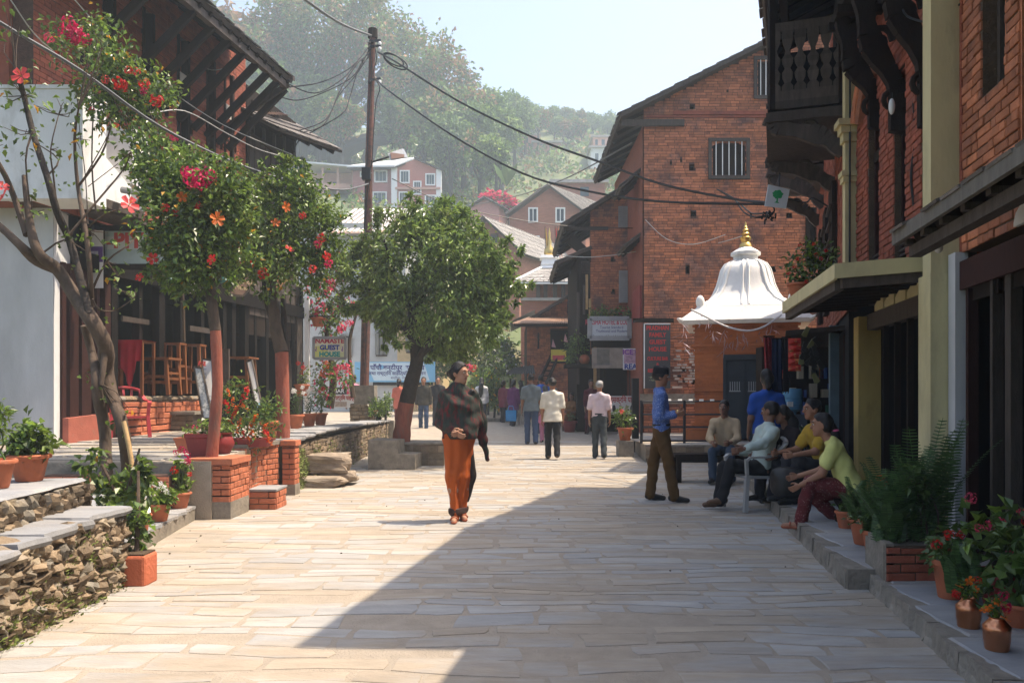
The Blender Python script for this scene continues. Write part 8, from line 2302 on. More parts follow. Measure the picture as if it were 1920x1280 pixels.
for i,(px,py,d,sc,lab)in enumerate(((1480,905,9.0,(.34,.28,.28),"large black stuffed bag on the pavement between the plastic chair and the seated woman"),(1505,880,9.25,(.27,.24,.2),"smaller dark blue bundle on top of the large black bag"))):
 me=blob_mesh("bag",'black',70+i,rough=.2);bm=bmesh.new();bm.from_mesh(me);bmesh.ops.subdivide_edges(bm,edges=bm.edges[:],cuts=2,use_grid_fill=True,smooth=.6);bm.to_mesh(me);bm.free()
 for p in me.polygons:p.use_smooth=True
 if i:me.materials[0]=flat('bag_navy',(.015,.02,.04),rough=.4)
 o=link(bpy.data.objects.new("bag",me));o.location=W(px,py,d);o.scale=sc;tag(o,lab,"bag","bags on the pavement")
# ------------------------------------------------------------------ people: one continuous skin surface each, clothes and hair as children
def surfnet(Fv,org,h):
 """Naive surface nets of the zero level of a sampled field (inside negative)."""
 s=Fv<0
 nx,ny,nz=Fv.shape
 c=np.zeros((nx-1,ny-1,nz-1),np.int8)
 for i in(0,1):
  for j in(0,1):
   for k in(0,1):c+=s[i:nx-1+i,j:ny-1+j,k:nz-1+k]
 I=np.argwhere((c>0)&(c<8))
 if len(I)==0:return np.zeros((0,3)),np.zeros((0,4),int)
 idx=-np.ones(c.shape,np.int64);idx[I[:,0],I[:,1],I[:,2]]=np.arange(len(I))
 acc=np.zeros((len(I),3));cnt=np.zeros(len(I))
 co=[(i,j,k)for i in(0,1)for j in(0,1)for k in(0,1)]
 val={o:Fv[I[:,0]+o[0],I[:,1]+o[1],I[:,2]+o[2]]for o in co}
 for a in co:
  for ax in range(3):
   if a[ax]:continue
   b=list(a);b[ax]=1;b=tuple(b)
   m=(val[a]<0)!=(val[b]<0)
   t=np.where(m,val[a]/(val[a]-val[b]+1e-12),0)
   p=np.array(a,float)[None]+t[:,None]*np.eye(3)[ax][None]
   acc+=p*m[:,None];cnt+=m
 V=(I+acc/cnt[:,None])*h+org
 Q=[]
 for ax in range(3):
  u,w=[(1,2),(2,0),(0,1)][ax]
  sl=[slice(1,-1)]*3;sl[ax]=slice(0,-1)
  s2=[slice(1,-1)]*3;s2[ax]=slice(1,None)
  A,B=s[tuple(sl)],s[tuple(s2)]
  E=np.argwhere(A!=B)
  if len(E)==0:continue
  fl=A[E[:,0],E[:,1],E[:,2]]
  base=E.copy();base[:,u]+=1;base[:,w]+=1
  def cell(du,dw):
   q=base.copy();q[:,u]+=du;q[:,w]+=dw
   return idx[q[:,0],q[:,1],q[:,2]]
  q=np.stack([cell(-1,-1),cell(0,-1),cell(0,0),cell(-1,0)],1)
  q[~fl]=q[~fl][:,::-1]
  Q.append(q)
 Q=np.concatenate(Q);Q=Q[(Q>=0).all(1)]
 return V,Q
def field(prims,h,k=.035,clips=(),fold=0,pad=.05,vfold=0):
 """prims: ('c', a, b, ra, rb[, (sx, sy)]) tapered capsules, ('e', centre, radii[, yaw]) ellipsoids. Smooth union, then half-space clips (n, d): keep n.p < d."""
 lo,hi=np.full(3,9e9),np.full(3,-9e9)
 for p in prims:
  if p[0]=='c':
   r=max(p[3],p[4])*1.5;q=np.array([p[1],p[2]])
  else:
   r=max(p[2]);q=np.array([p[1]])
  lo=np.minimum(lo,q.min(0)-r-pad);hi=np.maximum(hi,q.max(0)+r+pad)
 n=np.ceil((hi-lo)/h).astype(int)+1
 ax=[lo[i]+h*np.arange(n[i])for i in range(3)]
 Fv=np.full(n,.3,np.float32)
 for p in prims:
  if p[0]=='c':
   a,b=np.array(p[1],float),np.array(p[2],float);r=max(p[3],p[4])*1.5+.07;l,u=np.minimum(a,b)-r,np.maximum(a,b)+r
  else:
   cc=np.array(p[1],float);r=max(p[2])+.07;l,u=cc-r,cc+r
  i0=np.maximum(0,np.floor((l-lo)/h).astype(int));i1=np.minimum(n,np.ceil((u-lo)/h).astype(int)+1)
  X,Y,Zz=np.meshgrid(*[ax[i][i0[i]:i1[i]]for i in range(3)],indexing='ij')
  if p[0]=='c':
   sx,sy=p[5]if len(p)>5 else(1,1)
   d=b-a;L2=max(1e-9,d@d)
   t=np.clip(((X-a[0])*d[0]+(Y-a[1])*d[1]+(Zz-a[2])*d[2])/L2,0,1)
   D=np.sqrt(((X-a[0]-t*d[0])/sx)**2+((Y-a[1]-t*d[1])/sy)**2+(Zz-a[2]-t*d[2])**2)-(p[3]+(p[4]-p[3])*t)
  else:
   yw=p[3]if len(p)>3 else 0
   c_,s_=math.cos(-yw),math.sin(-yw);x,y,z=X-cc[0],Y-cc[1],Zz-cc[2]
   x,y=x*c_-y*s_,x*s_+y*c_
   q=np.sqrt((x/p[2][0])**2+(y/p[2][1])**2+(z/p[2][2])**2)
   D=(q-1)*min(p[2])
  sl=tuple(slice(i0[i],i1[i])for i in range(3))
  o=Fv[sl];hh=np.clip(.5+.5*(o-D)/k,0,1)
  Fv[sl]=o*(1-hh)+D*hh-k*hh*(1-hh)
 if fold or clips or vfold:
  X,Y,Zz=np.meshgrid(*ax,indexing='ij')
  if fold:Fv+=fold*(np.sin(X*31+Zz*9+np.sin(Zz*23))*np.sin(Y*27+1)+.7*np.sin(Zz*47+X*22+np.sin(Y*30)*2)+.5*np.sin(Y*61-Zz*13))*.5
  if vfold:Fv+=vfold*(np.sin(X*62+1.5*np.sin(Zz*6))+.8*np.sin(Y*55+X*20+Zz*4))*np.clip(1.15-Zz*.8,.2,1)
  for(nn,dd)in clips:Fv=np.maximum(Fv,X*nn[0]+Y*nn[1]+Zz*nn[2]-dd)
 Fv[0],Fv[-1],Fv[:,0],Fv[:,-1],Fv[:,:,0],Fv[:,:,-1]=(.3,)*6
 return surfnet(Fv,lo,h)
def hand_mesh(curl):
 """Right hand pointing down -z from the wrist, thumb towards -y, palm towards -x."""
 pr=[('c',(0,0,0),(0,0,-.03),.021,.022,(.75,1.1)),('c',(0,-.018,-.04),(0,-.022,-.085),.018,.014,(.8,1)),('c',(0,.014,-.04),(0,.02,-.08),.018,.013,(.8,1)),('c',(0,-.002,-.035),(0,0,-.088),.018,.014,(.8,1))]
 for y,l,r in((-.030,.068,.0082),(-.010,.076,.0086),(.010,.070,.0082),(.028,.054,.0072)):
  p=Vector((0,y*.95,-.085));a=.15
  for s in(.45,.32,.25):
   a+=curl*(.9 if s<.45 else .6)
   q=p+Vector((-math.sin(a),y*.25*(1-curl),-math.cos(a)))*l*s
   pr.append(('c',tuple(p),tuple(q),r,r*.9));p=q;r*=.92
 p=Vector((-.004,-.022,-.028))
 for dv,r in(((-.010,-.022,-.020),.0105),((-.010-.01*curl,-.010,-.022),.0095),((-.008-.01*curl,-.002+.01*curl,-.02),.0085)):
  q=p+Vector(dv);pr.append(('c',tuple(p),tuple(q),r,r*.9));p=q
 return field(pr,.0052,k=.007,pad=.012)
HANDS={'relaxed':hand_mesh(.35),'grip':hand_mesh(.95)}
SKIN=[mat('skin_brown',(.30,.145,.085),var=.08,rough=.5,bump=.05,scale=8),mat('skin_tan',(.38,.20,.125),var=.08,rough=.5,bump=.05,scale=8),mat('skin_deep',(.19,.095,.06),var=.08,rough=.5,bump=.05,scale=8)]
HAIR=mat('hair_black',(.010,.008,.008),var=.3,rough=.42,bump=.4,bscale=140,stretch=(1,1,.2));HAIRG=mat('hair_grey',(.30,.30,.30),var=.25,rough=.6,bump=.3,bscale=140)
def U(*v):return np.array(Vector(v).normalized())
def person(label,P,rz,H,top,bottom,vox=.012,hip=None,lean=(0,0,1),headyaw=0,headpitch=0,arms=None,legs=None,hair='short',skin=0,sleeve=.5,hem=0,shoes='black',fem=False,low='trousers',girth=1.0,extra=None,grp="people in the street",hair_m=None,hands=('relaxed','relaxed'),group=True,belt=True):
 """Local frame: faces -y, x = the person's left. arms/legs: pairs (left, right) of (upper, lower) directions."""
 s=H/1.72
 t=thing("person",label,"person",P,grp if group else None,rz)
 hz=(.93*s)if hip is None else hip
 hc=np.array((0,0,hz));T=U(*lean)
 lat=np.array((1.,0,0));fw=U(*(np.cross(lat,T)))
 sc=hc+T*.48*s;sw,hw=(.155 if fem else .178)*s,.085*s
 ar=arms or(((.14,.03,-1),(.06,-.18,-1)),((-.14,-.03,-1),(-.06,-.18,-1)))
 lg=legs or(((.02,-.12,-1),(.0,.12,-1)),((-.02,.14,-1),(0,.25,-1)))
 bk=np.array((0,1.,0))
 g=girth
 tor=[('c',hc+lat*.06*s,hc+T*.22*s+lat*.05*s,.105*s*g*(1.06 if fem else 1),.095*s*g,(1,.82)),('c',hc-lat*.06*s,hc+T*.22*s-lat*.05*s,.105*s*g*(1.06 if fem else 1),.095*s*g,(1,.82)),('c',hc+T*.22*s+lat*.05*s,sc+lat*(sw-.075*s)-T*.06*s,.095*s*g,.095*s,(1,.85)),('c',hc+T*.22*s-lat*.05*s,sc-lat*(sw-.075*s)-T*.06*s,.095*s*g,.095*s,(1,.85))]
 tor+=[('c',sc+T*.03*s+bk*.01,sc+lat*q*(sw-.05*s)-T*.03*s,.055*s,.046*s)for q in(1,-1)]
 if fem:tor+=[('e',sc-T*.14*s+lat*.07*s*q-bk*.085*s,(.062*s,.055*s,.062*s))for q in(1,-1)]
 A=[];armp=[]
 for i,sg_ in enumerate((1,-1)):
  sh=sc+lat*sg_*sw-T*.028*s
  el=sh+U(*ar[i][0])*.285*s;wr=el+U(*ar[i][1])*.245*s
  A.append((sh,el,wr));armp+=[('c',sh,el,.052*s,.040*s),('c',el,wr,.040*s,.027*s)]
 Lg=[];legp=[]
 for i,sg_ in enumerate((1,-1)):
  hj=hc+lat*sg_*hw-T*.02*s
  kn=hj+U(*lg[i][0])*.42*s;an=kn+U(*lg[i][1])*.41*s
  Lg.append((hj,kn,an));legp+=[('c',hj,kn,.085*s*g,.056*s),('c',kn,kn+(an-kn)*.35,.055*s,.054*s),('c',kn+(an-kn)*.35,an,.054*s,.034*s)]
 feet=[]
 for i in(0,1):
  hj,kn,an=Lg[i]
  fd=np.array(lg[i][2])if len(lg[i])>2 else np.array((.1*(1-2*i),-1,-.12))
  fd=U(*fd);heel=an+np.array((0,0,-.045*s))-fd*.035*s
  feet.append((heel,heel+fd*.21*s))
 cyaw,syaw=math.cos(headyaw),math.sin(headyaw)
 hcen=sc+T*.225*s+np.array((syaw*.02,-cyaw*.02,0))*s
 def hp(x,y,z):
  y2,z2=y*math.cos(headpitch)-z*math.sin(headpitch),y*math.sin(headpitch)+z*math.cos(headpitch)
  return hcen+np.array((x*cyaw-y2*syaw,x*syaw+y2*cyaw,z2))*s
 neck=[('c',sc-T*.02*s,hp(0,.015,-.06),.058*s,.052*s)]
 head=[('e',hp(0,.012,.025),(.074*s,.094*s,.098*s),headyaw),('e',hp(0,-.018,-.045),(.058*s,.070*s,.075*s),headyaw),('c',hp(0,-.055,-.098),hp(0,-.06,-.095),.026*s,.024*s),('c',hp(0,-.083,.012),hp(0,-.104,-.028),.011*s,.015*s),('c',hp(-.03,-.078,.026),hp(.03,-.078,.026),.016*s,.016*s),('e',hp(.074,.012,-.01),(.012*s,.022*s,.032*s),headyaw),('e',hp(-.074,.012,-.01),(.012*s,.022*s,.032*s),headyaw)]
 ft=[('c',a,b,.036*s,.026*s,(1.1,1.0))for a,b in feet]
 V1,Q1=field(tor+armp+legp+ft+neck,vox*1.15,k=.03*s)
 V2,Q2=field(head+[('c',hp(0,.015,-.06),sc+T*.02*s,.052*s,.055*s)],vox*.62,k=.016*s)
 Vs,Qs=[V1,V2],[Q1,Q2+len(V1)]
 nb=len(V1)+len(V2)
 for i,sg_ in enumerate((1,-1)):
  hv,hq=HANDS[hands[i]]
  wr=A[i][2];d=A[i][2]-A[i][1];d/=np.linalg.norm(d)
  zax=-d;y0=np.array((0,1.,0))if abs(d[2])>.5 else np.array((0,.3,-1.))
  x_=np.cross(y0,zax);x_/=np.linalg.norm(x_);y_=np.cross(zax,x_)
  lv=hv.copy()*s*(.95 if fem else 1.05)
  if sg_<0:lv[:,0]*=-1
  Vs.append(wr+lv[:,:1]*x_+lv[:,1:2]*y_+lv[:,2:]*zax);Qs.append((hq if sg_>0 else hq[:,::-1])+nb);nb+=len(lv)
 def mk(nm,V,Q,m,par=t):
  if len(V)==0:return None
  return link(bpy.data.objects.new(nm,mesh_np(nm,V,Q,M[m]if isinstance(m,str)else m,True)),par)
 mk("body",np.concatenate(Vs),np.concatenate(Qs),SKIN[skin])
 e=.016*s
 grow=lambda ps,q:[(p[0],p[1],p[2],p[3]+q,p[4]+q,*p[5:])if p[0]=='c' else(p[0],p[1],tuple(r+q for r in p[2]),*p[3:])for p in ps]
 if top:
  up=grow(tor,e)
  for sh,el,wr in A:
   if sleeve<=1:up.append(('c',sh,sh+(el-sh)*sleeve,.056*s+e,.052*s+e*1.3))
   else:up+=[('c',sh,el,.054*s+e,.044*s+e),('c',el,el+(wr-el)*(sleeve-1),.044*s+e,.034*s+e)]
  up+=[('c',sc-T*.03*s,sc+T*.035*s,.068*s,.060*s)]
  if hem:up+=[('c',hc+lat*.05*q,hc-T*hem*s+lat*.06*q,.132*s*g,.142*s*g,(1,.88))for q in(1,-1)]
  cl=[(-T,-(T@(hc-T*(hem if hem else .035)*s)))]if hip is None or hem else[]
  V,Q=field(up,vox,k=.03*s,clips=cl,fold=.009*s)
  sh_=mk("shirt",V,Q,top)
  if sh_ and belt=='collar':
   V,Q=field([('c',sc+T*.03*s+np.array((math.cos(a)*.055,math.sin(a)*.06+.005,0))*s,sc+T*.045*s+np.array((math.cos(a+.5)*.055,math.sin(a+.5)*.06+.005,0))*s,.014,.014)for a in np.linspace(0,5.8,9)],vox,k=.02);mk("collar",V,Q,top,sh_)
 if low=='trousers':
  tr=[('c',hc+lat*.055*s,hc-lat*.055*s,.118*s*g,.118*s*g,(1,.85)),('c',hc+T*.06*s+lat*.04*s,hc+T*.06*s-lat*.04*s,.108*s*g,.108*s*g,(1,.85))]
  for hj,kn,an in Lg:tr+=[('c',hj,kn,.092*s*g,.073*s),('c',kn,an+(an-kn)*.06,.073*s,.066*s)]
  cl=[(T,T@(hc+T*(.02 if hem else .10)*s))]if hip is None else[]
  V,Q=field(tr,vox,k=.025*s,clips=cl,fold=.010*s)
  mk("trousers",V,Q,bottom)
  if belt is True and hip is None and not hem:
   V,Q=field([('c',hc+T*.075*s+lat*.045*s,hc+T*.075*s-lat*.045*s,.124*s*g,.124*s*g,(1,.85))],vox,clips=[(T,T@(hc+T*.09*s)),(-T,-(T@(hc+T*.055*s)))]);mk("belt",V,Q,'black')
 elif low=='wrap':
  m0,m1=(Lg[0][1]+Lg[1][1])/2,(Lg[0][2]+Lg[1][2])/2
  tr=[('c',hc+lat*.06*s,hc-lat*.06*s,.125*s*g,.125*s*g,(1,.85)),('c',hc,m0,.13*s*g,.10*s*g),('c',m0,m1+np.array((0,0,-.02)),.095*s*g,.050*s*g)]
  for hj,kn,an in Lg:tr+=[('c',hj,kn,.098*s*g,.075*s),('c',kn,an+(an-kn)*.08,.072*s,.052*s)]
  V,Q=field(tr,vox,k=.04*s,clips=[(T,T@(hc+T*.12*s))],fold=.004*s,vfold=.009)
  mk("skirt",V,Q,bottom)
 for i in(0,1):
  a,b=feet[i]
  ps=[('c',a,a+(b-a)*.45,.042*s,.040*s),('c',a+(b-a)*.45,b,.042*s,.032*s)]
  if shoes!='sandal':
   V,Q=field(ps,vox*.9,k=.02,clips=[((0,0,1),a[2]+.055*s)]if abs(a[2]-b[2])<.1 else[]);mk("shoe",V,Q,shoes)
  else:
   V,Q=field(ps,vox*.9,k=.02,clips=[((0,0,1),a[2]-.022*s)]);so=mk("sandal",V,Q,flat('sandal_orange',(.35,.10,.05)))
   mm=a+(b-a)*.7
   V,Q=field([('c',mm+np.array((math.cos(q)*.04,0,math.sin(q)*.032))*s,mm+np.array((math.cos(q+.5)*.04,0,math.sin(q+.5)*.032))*s,.008,.008)for q in np.linspace(0,2.6,6)],.008,k=.01);mk("strap",V,Q,flat('sandal_orange',(.35,.10,.05)),so)
 hm=hair_m or HAIR
 hs=[('e',hp(0,.018,.032),(.083*s,.103*s,.104*s),headyaw)]
 if hair in('bun','pony','long','low'):hs+=[('e',hp(0,.05,-.01),(.082*s,.075*s,.085*s),headyaw)]
 if hair=='bun':hs+=[('e',hp(0,.125,.0),(.05*s,.045*s,.05*s))]
 if hair=='low':hs+=[('c',hp(0,.10,-.04),hp(.0,.115,-.11),.05*s,.04*s)]
 nrm=hp(0,1,.62)-hp(0,0,0);nrm/=np.linalg.norm(nrm);c0=hp(0,-.045,.035)@nrm
 V,Q=field(hs,vox*.75,k=.02*s,clips=[(-nrm,-c0)],fold=.009)
 ho=mk("hair",V,Q,hm)
 if hair in('pony','long'):
  pts=[hp(0,.10,-.01),hp(.0,.135,-.10),hp(.015,.15,-.25),hp(.02,.15,-.42),hp(.03,.16,-.55)]
  rr_=(.045,.05,.05,.04,.015)if hair=='pony' else(.07,.08,.085,.075,.04)
  V,Q=field([('c',a,b,r0*s,r1*s)for a,b,r0,r1 in zip(pts[:-1],pts[1:],rr_[:-1],rr_[1:])],vox*.8,k=.03,fold=.006);mk("hair_tail",V,Q,hm,ho)
  if hair=='pony':
   V,Q=field([('e',hp(.0,.128,-.06),(.055*s,.05*s,.03*s))],vox*.7);mk("hair_band",V,Q,flat('band_pink',(.6,.10,.22)),ho)
 if vox<.0155:
  for q in(1,-1):
   mb=MB();mb.ball(hp(.031*q,-.084,.008),.0105*s,8,6,(1.3,.8,.8));ey=mb.build("eye",flat('eye_white',(.5,.48,.45),rough=.3),t,origin=LOCAL)
   mb=MB();mb.ball(hp(.031*q,-.091,.008),.0062*s,8,6);mb.build("iris",'black',ey,origin=LOCAL)
   mb=MB();mb.tube([hp(.016*q,-.094,.028),hp(.034*q,-.092,.034),hp(.05*q,-.082,.028)],[.004*s,.0055*s,.003*s],5);mb.build("eyebrow",HAIR,t,origin=LOCAL)
  mb=MB();mb.tube([hp(-.024,-.077,-.060),hp(-.008,-.086,-.057),hp(.008,-.086,-.057),hp(.024,-.077,-.060)],[.003*s,.008*s,.008*s,.003*s],6);mb.build("lips",flat('lips',(.26,.07,.06),rough=.4),t,origin=LOCAL)
 if extra:extra(t,dict(hc=hc,sc=sc,T=T,A=A,Lg=Lg,hp=hp,s=s,mk=mk,tor=tor,grow=grow,vox=vox,feet=feet,lat=lat))
 return t
def F(px,py,d):return Vector((XX(px,d),d,gz(d)+.008))
f_=lambda n,c,**k:flat('fabric_'+n,c,rough=k.pop('rough',.9),var=k.pop('var',.18),**k)
# ---- the walking woman in the shawl
SHAWL=mat('shawl_ikat',(.028,.040,.034),var=.4,rough=.95,bump=.3,bscale=120,scale=20,second=(.14,.018,.022),sec_amt=.42,sec_scale=17,stretch=(1.5,1.5,.5))
WRAP=mat('wrap_rust',(.42,.085,.012),var=.2,rough=.85,bump=.25,bscale=90,scale=6,stretch=(2,2,.4),second=(.07,.035,.02),sec_amt=-.12,sec_scale=9)
def shawl(t,q):
 s,sc,hc,T,A=q['s'],q['sc'],q['hc'],q['T'],q['A']
 ps=q['grow'](q['tor'],.022)
 for sh,el,wr in A:ps+=[('c',sh,el,.070*s,.072*s),('c',el,el+(wr-el)*.75,.070*s,.055*s)]
 ps+=[('c',sc-T*.02*s,sc+T*.06*s,.095*s,.078*s),('c',sc+np.array((-.06,-.06,-.1)),hc+np.array((.02,-.10,.04)),.10*s,.11*s,(1.3,.6)),('c',sc+np.array((.08,-.05,-.1)),hc+np.array((.08,-.06,.02)),.10*s,.12*s)]
 V,Q=field(ps,q['vox'],k=.05,clips=[((0,0,-1),-(hc[2]-.02))],fold=.014)
 o=q['mk']("shawl",V,Q,SHAWL)
 V,Q=field([('c',sc+np.array((.17,.02,.0)),hc+np.array((.24,.08,.16)),.055,.08,(1,.6)),('c',hc+np.array((.24,.08,.16)),hc+np.array((.27,.10,-.06)),.075,.05,(1,.5)),('c',hc+np.array((.29,.1,-.04)),hc+np.array((.33,.12,-.26)),.035,.024,(1,.5))],q['vox'],k=.04,fold=.012)
 q['mk']("drape",V,Q,SHAWL,o)
 V,Q=field([('c',sc+np.array((.0,-.12,-.11)),sc+np.array((.14,-.07,.02)),.022,.026),('c',sc+np.array((.14,-.07,.02)),sc+np.array((.2,.03,-.05)),.026,.03)],q['vox'],k=.02);q['mk']("shawl_border",V,Q,flat('border_black',(.012,.012,.012)),o)
 L0=q['Lg'][0]
 V,Q=field([('c',hc+np.array((.10,.03,.02)),L0[1]+np.array((.075,.03,0)),.075,.07,(.7,1.2)),('c',L0[1]+np.array((.075,.03,0)),L0[2]+np.array((.055,.0,.12)),.07,.035,(.7,1.2))],q['vox'],k=.04,vfold=.006);q['mk']("dark_panel",V,Q,flat('panel_black',(.022,.016,.014)),o)
 V,Q=field([('c',q['Lg'][0][2]+np.array((0,0,.03)),q['Lg'][1][2]+np.array((0,0,.03)),.070,.070)],q['vox'],clips=[((0,0,1),q['Lg'][0][2][2]+.055),((0,0,-1),-q['Lg'][0][2][2]+.05)]);q['mk']("hem_border",V,Q,flat('hem_dark',(.05,.025,.02),var=.5,scale=40))
person("woman walking in a dark patterned shawl and long rust orange wrap, looking aside",F(860,975,8.75),.12,1.69,f_('dark',(.03,.03,.03)),WRAP,vox=.0085,fem=True,low='wrap',hair='bun',skin=1,headyaw=.85,sleeve=1.6,shoes='sandal',girth=.93,arms=(((.12,.0,-1),(-.62,-.62,-.36)),((-.12,.02,-1),(.55,-.68,-.42))),legs=(((-.03,.06,-1),(-.06,.20,-1)),((.03,-.16,-1),(.06,.04,-1))),extra=shawl,group=False)
# ---- man in the black cap
CHECK=mat('shirt_blue_check',(.07,.13,.36),var=.25,rough=.85,bump=.15,scale=60,second=(.30,.38,.60),sec_amt=.35,sec_scale=55)
def cap(t,q):
 hp,s=q['hp'],q['s']
 mb=MB();m=16;V=[]
 for z,r in((.035,1.0),(.045,1.03),(.12,.95),(.135,.80),(.136,.0)):
  for k in range(m):a=2*math.pi*k/m;V.append(hp(.084*r*math.cos(a),.012+.106*r*math.sin(a),z+(.018*math.cos(a)if 0<r<.96 else 0)))
 mb.add(V,[(j*m+k,j*m+(k+1)%m,(j+1)*m+(k+1)%m,(j+1)*m+k)for j in range(4)for k in range(m)]);mb.build("cap",f_('black_cap',(.012,.012,.014)),t,origin=LOCAL)
 mb=MB();p=q['A'][0][2];mb.tube([p+np.array((0,0,.01)),p+np.array((.0,-.02,.01))],.036,8);mb.build("watch",'gold',t,origin=LOCAL)
person("man in a black cap, blue checked shirt and brown trousers standing in profile",F(1240,940,10.35),R(82),1.69,CHECK,f_('brown',(.095,.050,.014)),vox=.0095,sleeve=1.8,skin=0,hair='short',hands=('grip','grip'),lean=(0,.03,1),headpitch=.12,arms=(((.10,.02,-1),(-.30,-.9,.22)),((-.10,.10,-1),(.30,-.9,.16))),legs=(((.02,.24,-1),(.0,.10,-1)),((-.02,-.22,-1),(0,-.16,-1))),extra=cap,belt=True,girth=1.14)
# ---- seated group
t=plastic_chair("grey plastic armchair with a man in a pale green shirt sitting in it",Vector((XX(1412,9.65),9.65,.008)),R(-78),'plastic_grey')
person("man in a pale green shirt lounging in the grey plastic chair with crossed legs",Vector((XX(1425,9.65),9.66,.008)),R(-82),1.68,f_('pale_green',(.42,.50,.46)),f_('black_trousers',(.014,.014,.016)),vox=.0095,hip=.50,lean=(.0,.22,1),headyaw=-.9,sleeve=1.85,skin=2,hands=('relaxed','grip'),arms=(((.5,-.75,-.5),(.1,-1,-.20)),((-.25,-.25,-1),(.3,-.95,.0))),legs=(((.05,-1,.16),(-.1,-.25,-1)),((-.05,-1,.05),(.0,-.16,-1))),shoes=flat('shoe_tan',(.10,.055,.03)),girth=1.08)
person("young man in a beige shirt sitting on the wooden bench",Vector((XX(1362,12.6),12.62,.008)),R(-24),1.62,f_('beige',(.40,.31,.20)),f_('jeans',(.045,.07,.11)),vox=.012,hip=.53,lean=(0,-.28,1),headyaw=-.15,sleeve=1.7,skin=2,hands=('grip','grip'),arms=(((.2,-.5,-1),(-.35,-.9,-.25)),((-.2,-.5,-1),(.35,-.9,-.3))),legs=(((.12,-1,-.05),(.02,.10,-1)),((-.16,-1,-.05),(0,.02,-1))))
person("woman in a royal blue T-shirt seen from behind, standing among the seated friends",F(1438,940,10.35),R(176),1.66,f_('royal_blue',(.015,.065,.30)),f_('jeans_dark',(.025,.035,.06)),vox=.010,fem=True,hair='low',skin=2,sleeve=.62,shoes='sandal',girth=1.05,arms=(((.2,.0,-1),(.0,-.5,-.7)),((-.2,.0,-1),(-.0,-.5,-.7))),belt=False)
person("dark haired girl in black sitting on the kerb beside the water jars",Vector((XX(1492,9.75),9.75,.15)),R(-70),1.55,f_('black',(.016,.015,.018)),f_('black2',(.018,.018,.022)),vox=.011,fem=True,hair='long',skin=2,hip=.38,lean=(0,-.3,1),sleeve=1.7,headyaw=-.3,arms=(((.2,-.5,-1),(0,-1,-.2)),((-.2,-.5,-1),(0,-1,-.2))),legs=(((.1,-1,.1),(0,-.2,-1)),((-.1,-1,.1),(0,-.2,-1))))
person("smiling young man in a mustard yellow T-shirt sitting on the pavement",Vector((XX(1548,9.2),9.2,.15)),R(-84),1.66,f_('mustard',(.42,.26,.03)),f_('charcoal',(.03,.03,.035)),vox=.010,skin=0,hip=.40,lean=(0,-.22,1),sleeve=.7,arms=(((.2,-.6,-1),(-.1,-1,-.15)),((-.2,-.6,-1),(.1,-1,-.15))),legs=(((.12,-1,.25),(0,-.15,-1)),((-.12,-1,.25),(0,-.15,-1))),hands=('grip','grip'))
DOTS=mat('trouser_maroon_dots',(.10,.014,.016),var=.2,rough=.9,bump=.1,scale=30,second=(.42,.30,.26),sec_amt=.16,sec_scale=55)
person("woman in a lemon yellow blouse and dotted maroon trousers on a low stool",Vector((XX(1597,7.75),7.75,.15)),R(-112),1.60,f_('lemon',(.56,.56,.19)),DOTS,vox=.009,fem=True,hair='pony',skin=0,hip=.33,lean=(0,-.42,1),sleeve=.6,girth=1.2,shoes='sandal',headyaw=.1,arms=(((.16,-.42,-1),(-.1,-.8,-.5)),((-.16,-.45,-1),(.1,-1,-.3))),legs=(((.12,-1,.18),(.0,-.22,-1)),((-.2,-.9,-.2),(0,.75,-.75))))
o=thing("stool","low cane stool under the woman in the lemon yellow blouse","stool",(XX(1597,7.75),7.78,.15))
mb=MB();mb.lathe([(.14,0),(.15,.03),(.10,.11),(.15,.19),(.16,.215),(.001,.22)],(0,0,0),14);mb.build("body",'wood',o,origin=LOCAL)
# ---- walkers
back=R(180)
walk=lambda a:(((.02,-.16*a,-1),(.0,.12,-1)),((-.02,.12*a,-1),(0,.45*a,-1)))
person("man in a cream white short sleeved shirt walking away in the middle of the street",F(1036,864,16.6),R(178),1.63,f_('cream',(.68,.65,.56)),f_('black3',(.015,.015,.017)),vox=.0145,skin=0,sleeve=.85,hem=.12,girth=1.12,legs=walk(1.1),shoes=flat('shoe_brown',(.14,.085,.05)))
person("grey haired man in a pale pink shirt and slate trousers walking away",F(1124,863,16.7),R(176),1.58,f_('pale_pink',(.66,.54,.58)),f_('slate',(.05,.06,.065)),vox=.0145,skin=0,sleeve=.85,legs=walk(.8),hair_m=HAIRG)
person("man in a grey T-shirt and jeans walking away from the camera",F(996,830,20.3),R(184),1.74,f_('steel',(.11,.14,.16)),f_('jeans2',(.03,.055,.12)),vox=.017,skin=2,sleeve=.75,hem=.10,girth=1.1,legs=walk(.8),belt=False)
person("girl in a pink kurta half hidden behind the man in the grey T-shirt",F(1022,829,21),R(190),1.45,f_('pink',(.60,.20,.32)),f_('pink2',(.52,.20,.30)),vox=.019,fem=True,hair='long',skin=0,sleeve=.8,hem=.35)
person("man in a bright blue T-shirt ahead of the walkers",F(1014,815,23.5),R(185),1.72,f_('bright_blue',(.03,.11,.50)),f_('jeans3',(.03,.04,.08)),vox=.021,skin=2,sleeve=.7,girth=1.15)
tp=person("woman in a purple shawl carrying a blue shopping bag",F(963,797,26.2),R(150),1.60,f_('purple',(.10,.018,.09)),f_('dark2',(.02,.02,.03)),vox=.021,fem=True,hair='low',skin=0,sleeve=1.7,hem=.25,legs=walk(.9))
t=thing("shopping_bag","bright blue shopping bag hanging from the hand of the woman in purple","bag",W(958,778,25.9))
mb=MB();mb.box(-.17,.17,-.06,.06,-.19,.16);mb.build("bag",f_('bag_blue',(.04,.26,.55)),t,origin=LOCAL)
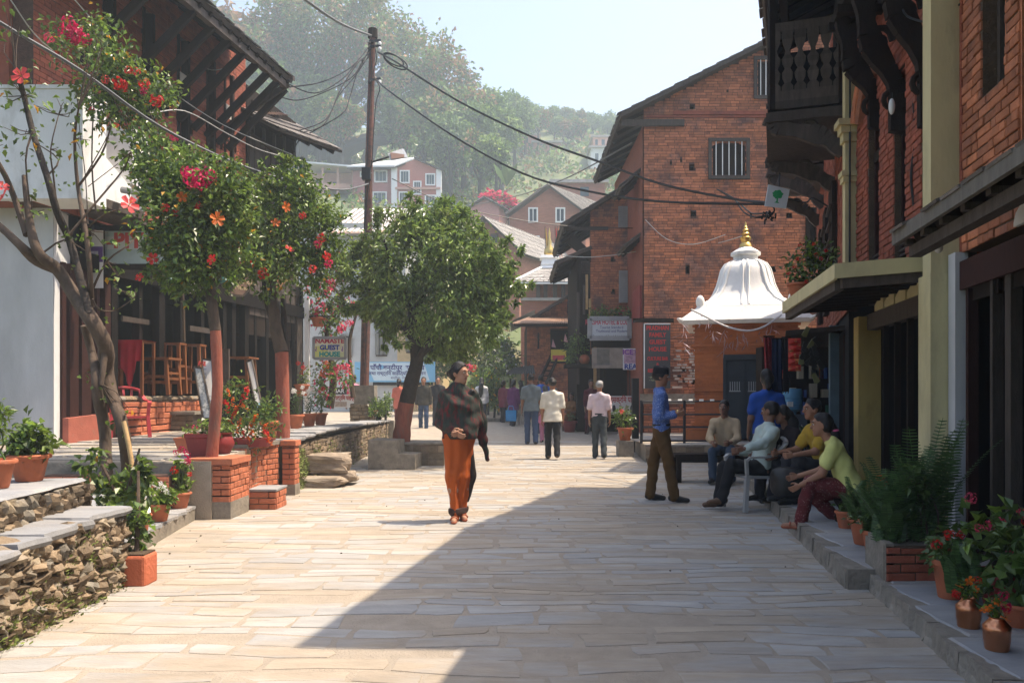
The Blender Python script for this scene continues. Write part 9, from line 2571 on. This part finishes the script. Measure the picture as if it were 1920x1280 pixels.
mb=MB();mb.tube([(-.1,0,.16),(-.06,0,.30),(.06,0,.30),(.1,0,.16)],.012,5);mb.build("handle",f_('bag_blue',(.04,.26,.55)),t,origin=LOCAL)
person("woman in a cream dress with long black hair beside the woman in purple",F(976,797,26.8),R(200),1.58,f_('cream2',(.42,.38,.32)),f_('cream3',(.36,.32,.27)),vox=.021,fem=True,hair='long',skin=1,sleeve=1.6,hem=.4)
person("person in a white jacket and dark trousers walking away past the bright bush",F(903,786,27.5),R(180),1.66,f_('white_jacket',(.55,.55,.55)),f_('dark3',(.02,.025,.035)),vox=.021,hair='long',fem=True,skin=0,sleeve=1.8,hem=.1)
person("youth in a dark jacket over a printed T-shirt walking towards the camera",F(794,806,25.2),R(4),1.68,f_('jacket_olive',(.045,.042,.035)),f_('jeans4',(.04,.07,.14)),vox=.02,skin=0,sleeve=1.8,hem=.08,legs=walk(1.0))
person("young man in a black T-shirt following the youth in the jacket",F(821,803,26),R(12),1.70,f_('black4',(.02,.02,.025)),f_('dark4',(.03,.035,.05)),vox=.021,skin=1,sleeve=.8,arms=(((.14,.03,-1),(-.4,-.8,.2)),((-.14,-.03,-1),(-.06,-.18,-1))))
person("person in an orange red top and maroon trousers behind the leaning trunk",F(748,803,26),R(170),1.62,f_('coral',(.50,.13,.08)),f_('maroon',(.14,.03,.03)),vox=.021,fem=True,hair='low',skin=0,sleeve=.8,hem=.2)
person("person in a pink shirt standing behind the stone pedestal of the pole",Vector((XX(663,23),23,.3)),R(-30),1.62,f_('rose',(.60,.22,.30)),f_('dark5',(.03,.03,.04)),vox=.02,skin=0,sleeve=.8)
person("woman in an ochre sari sitting outside the shop by the wine red pot",Vector((XX(1072,24.6),24.6,gz(24))),R(-25),1.55,f_('ochre',(.20,.09,.03)),f_('ochre2',(.14,.06,.025)),vox=.02,fem=True,hair='low',skin=2,hip=.5,low='wrap',sleeve=.7,legs=(((.08,-1,0),(0,0,-1)),((-.08,-1,0),(0,0,-1))),arms=(((.2,-.3,-1),(-.2,-1,-.1)),((-.2,-.3,-1),(.2,-1,-.1))))
person("woman in a dark red shawl standing in the shop doorway",F(1108,800,23.2),R(10),1.60,f_('wine',(.08,.012,.02)),f_('wine2',(.06,.012,.02)),vox=.02,fem=True,hair='low',skin=2,sleeve=1.6,hem=.4)
person("person in a maroon top standing at the foot of the corrugated roof house",F(944,792,27.6),R(140),1.58,f_('maroon_top',(.16,.03,.05)),f_('dark6',(.03,.03,.04)),vox=.022,fem=True,hair='low',skin=0,sleeve=1.5,hem=.2)
person("person in a blue grey kurta walking away beyond the man in the bright blue T-shirt",F(1032,796,27),R(175),1.62,f_('kurta_bluegrey',(.18,.24,.30)),f_('grey2',(.10,.10,.11)),vox=.022,skin=2,sleeve=1.7,hem=.3,legs=walk(.7))
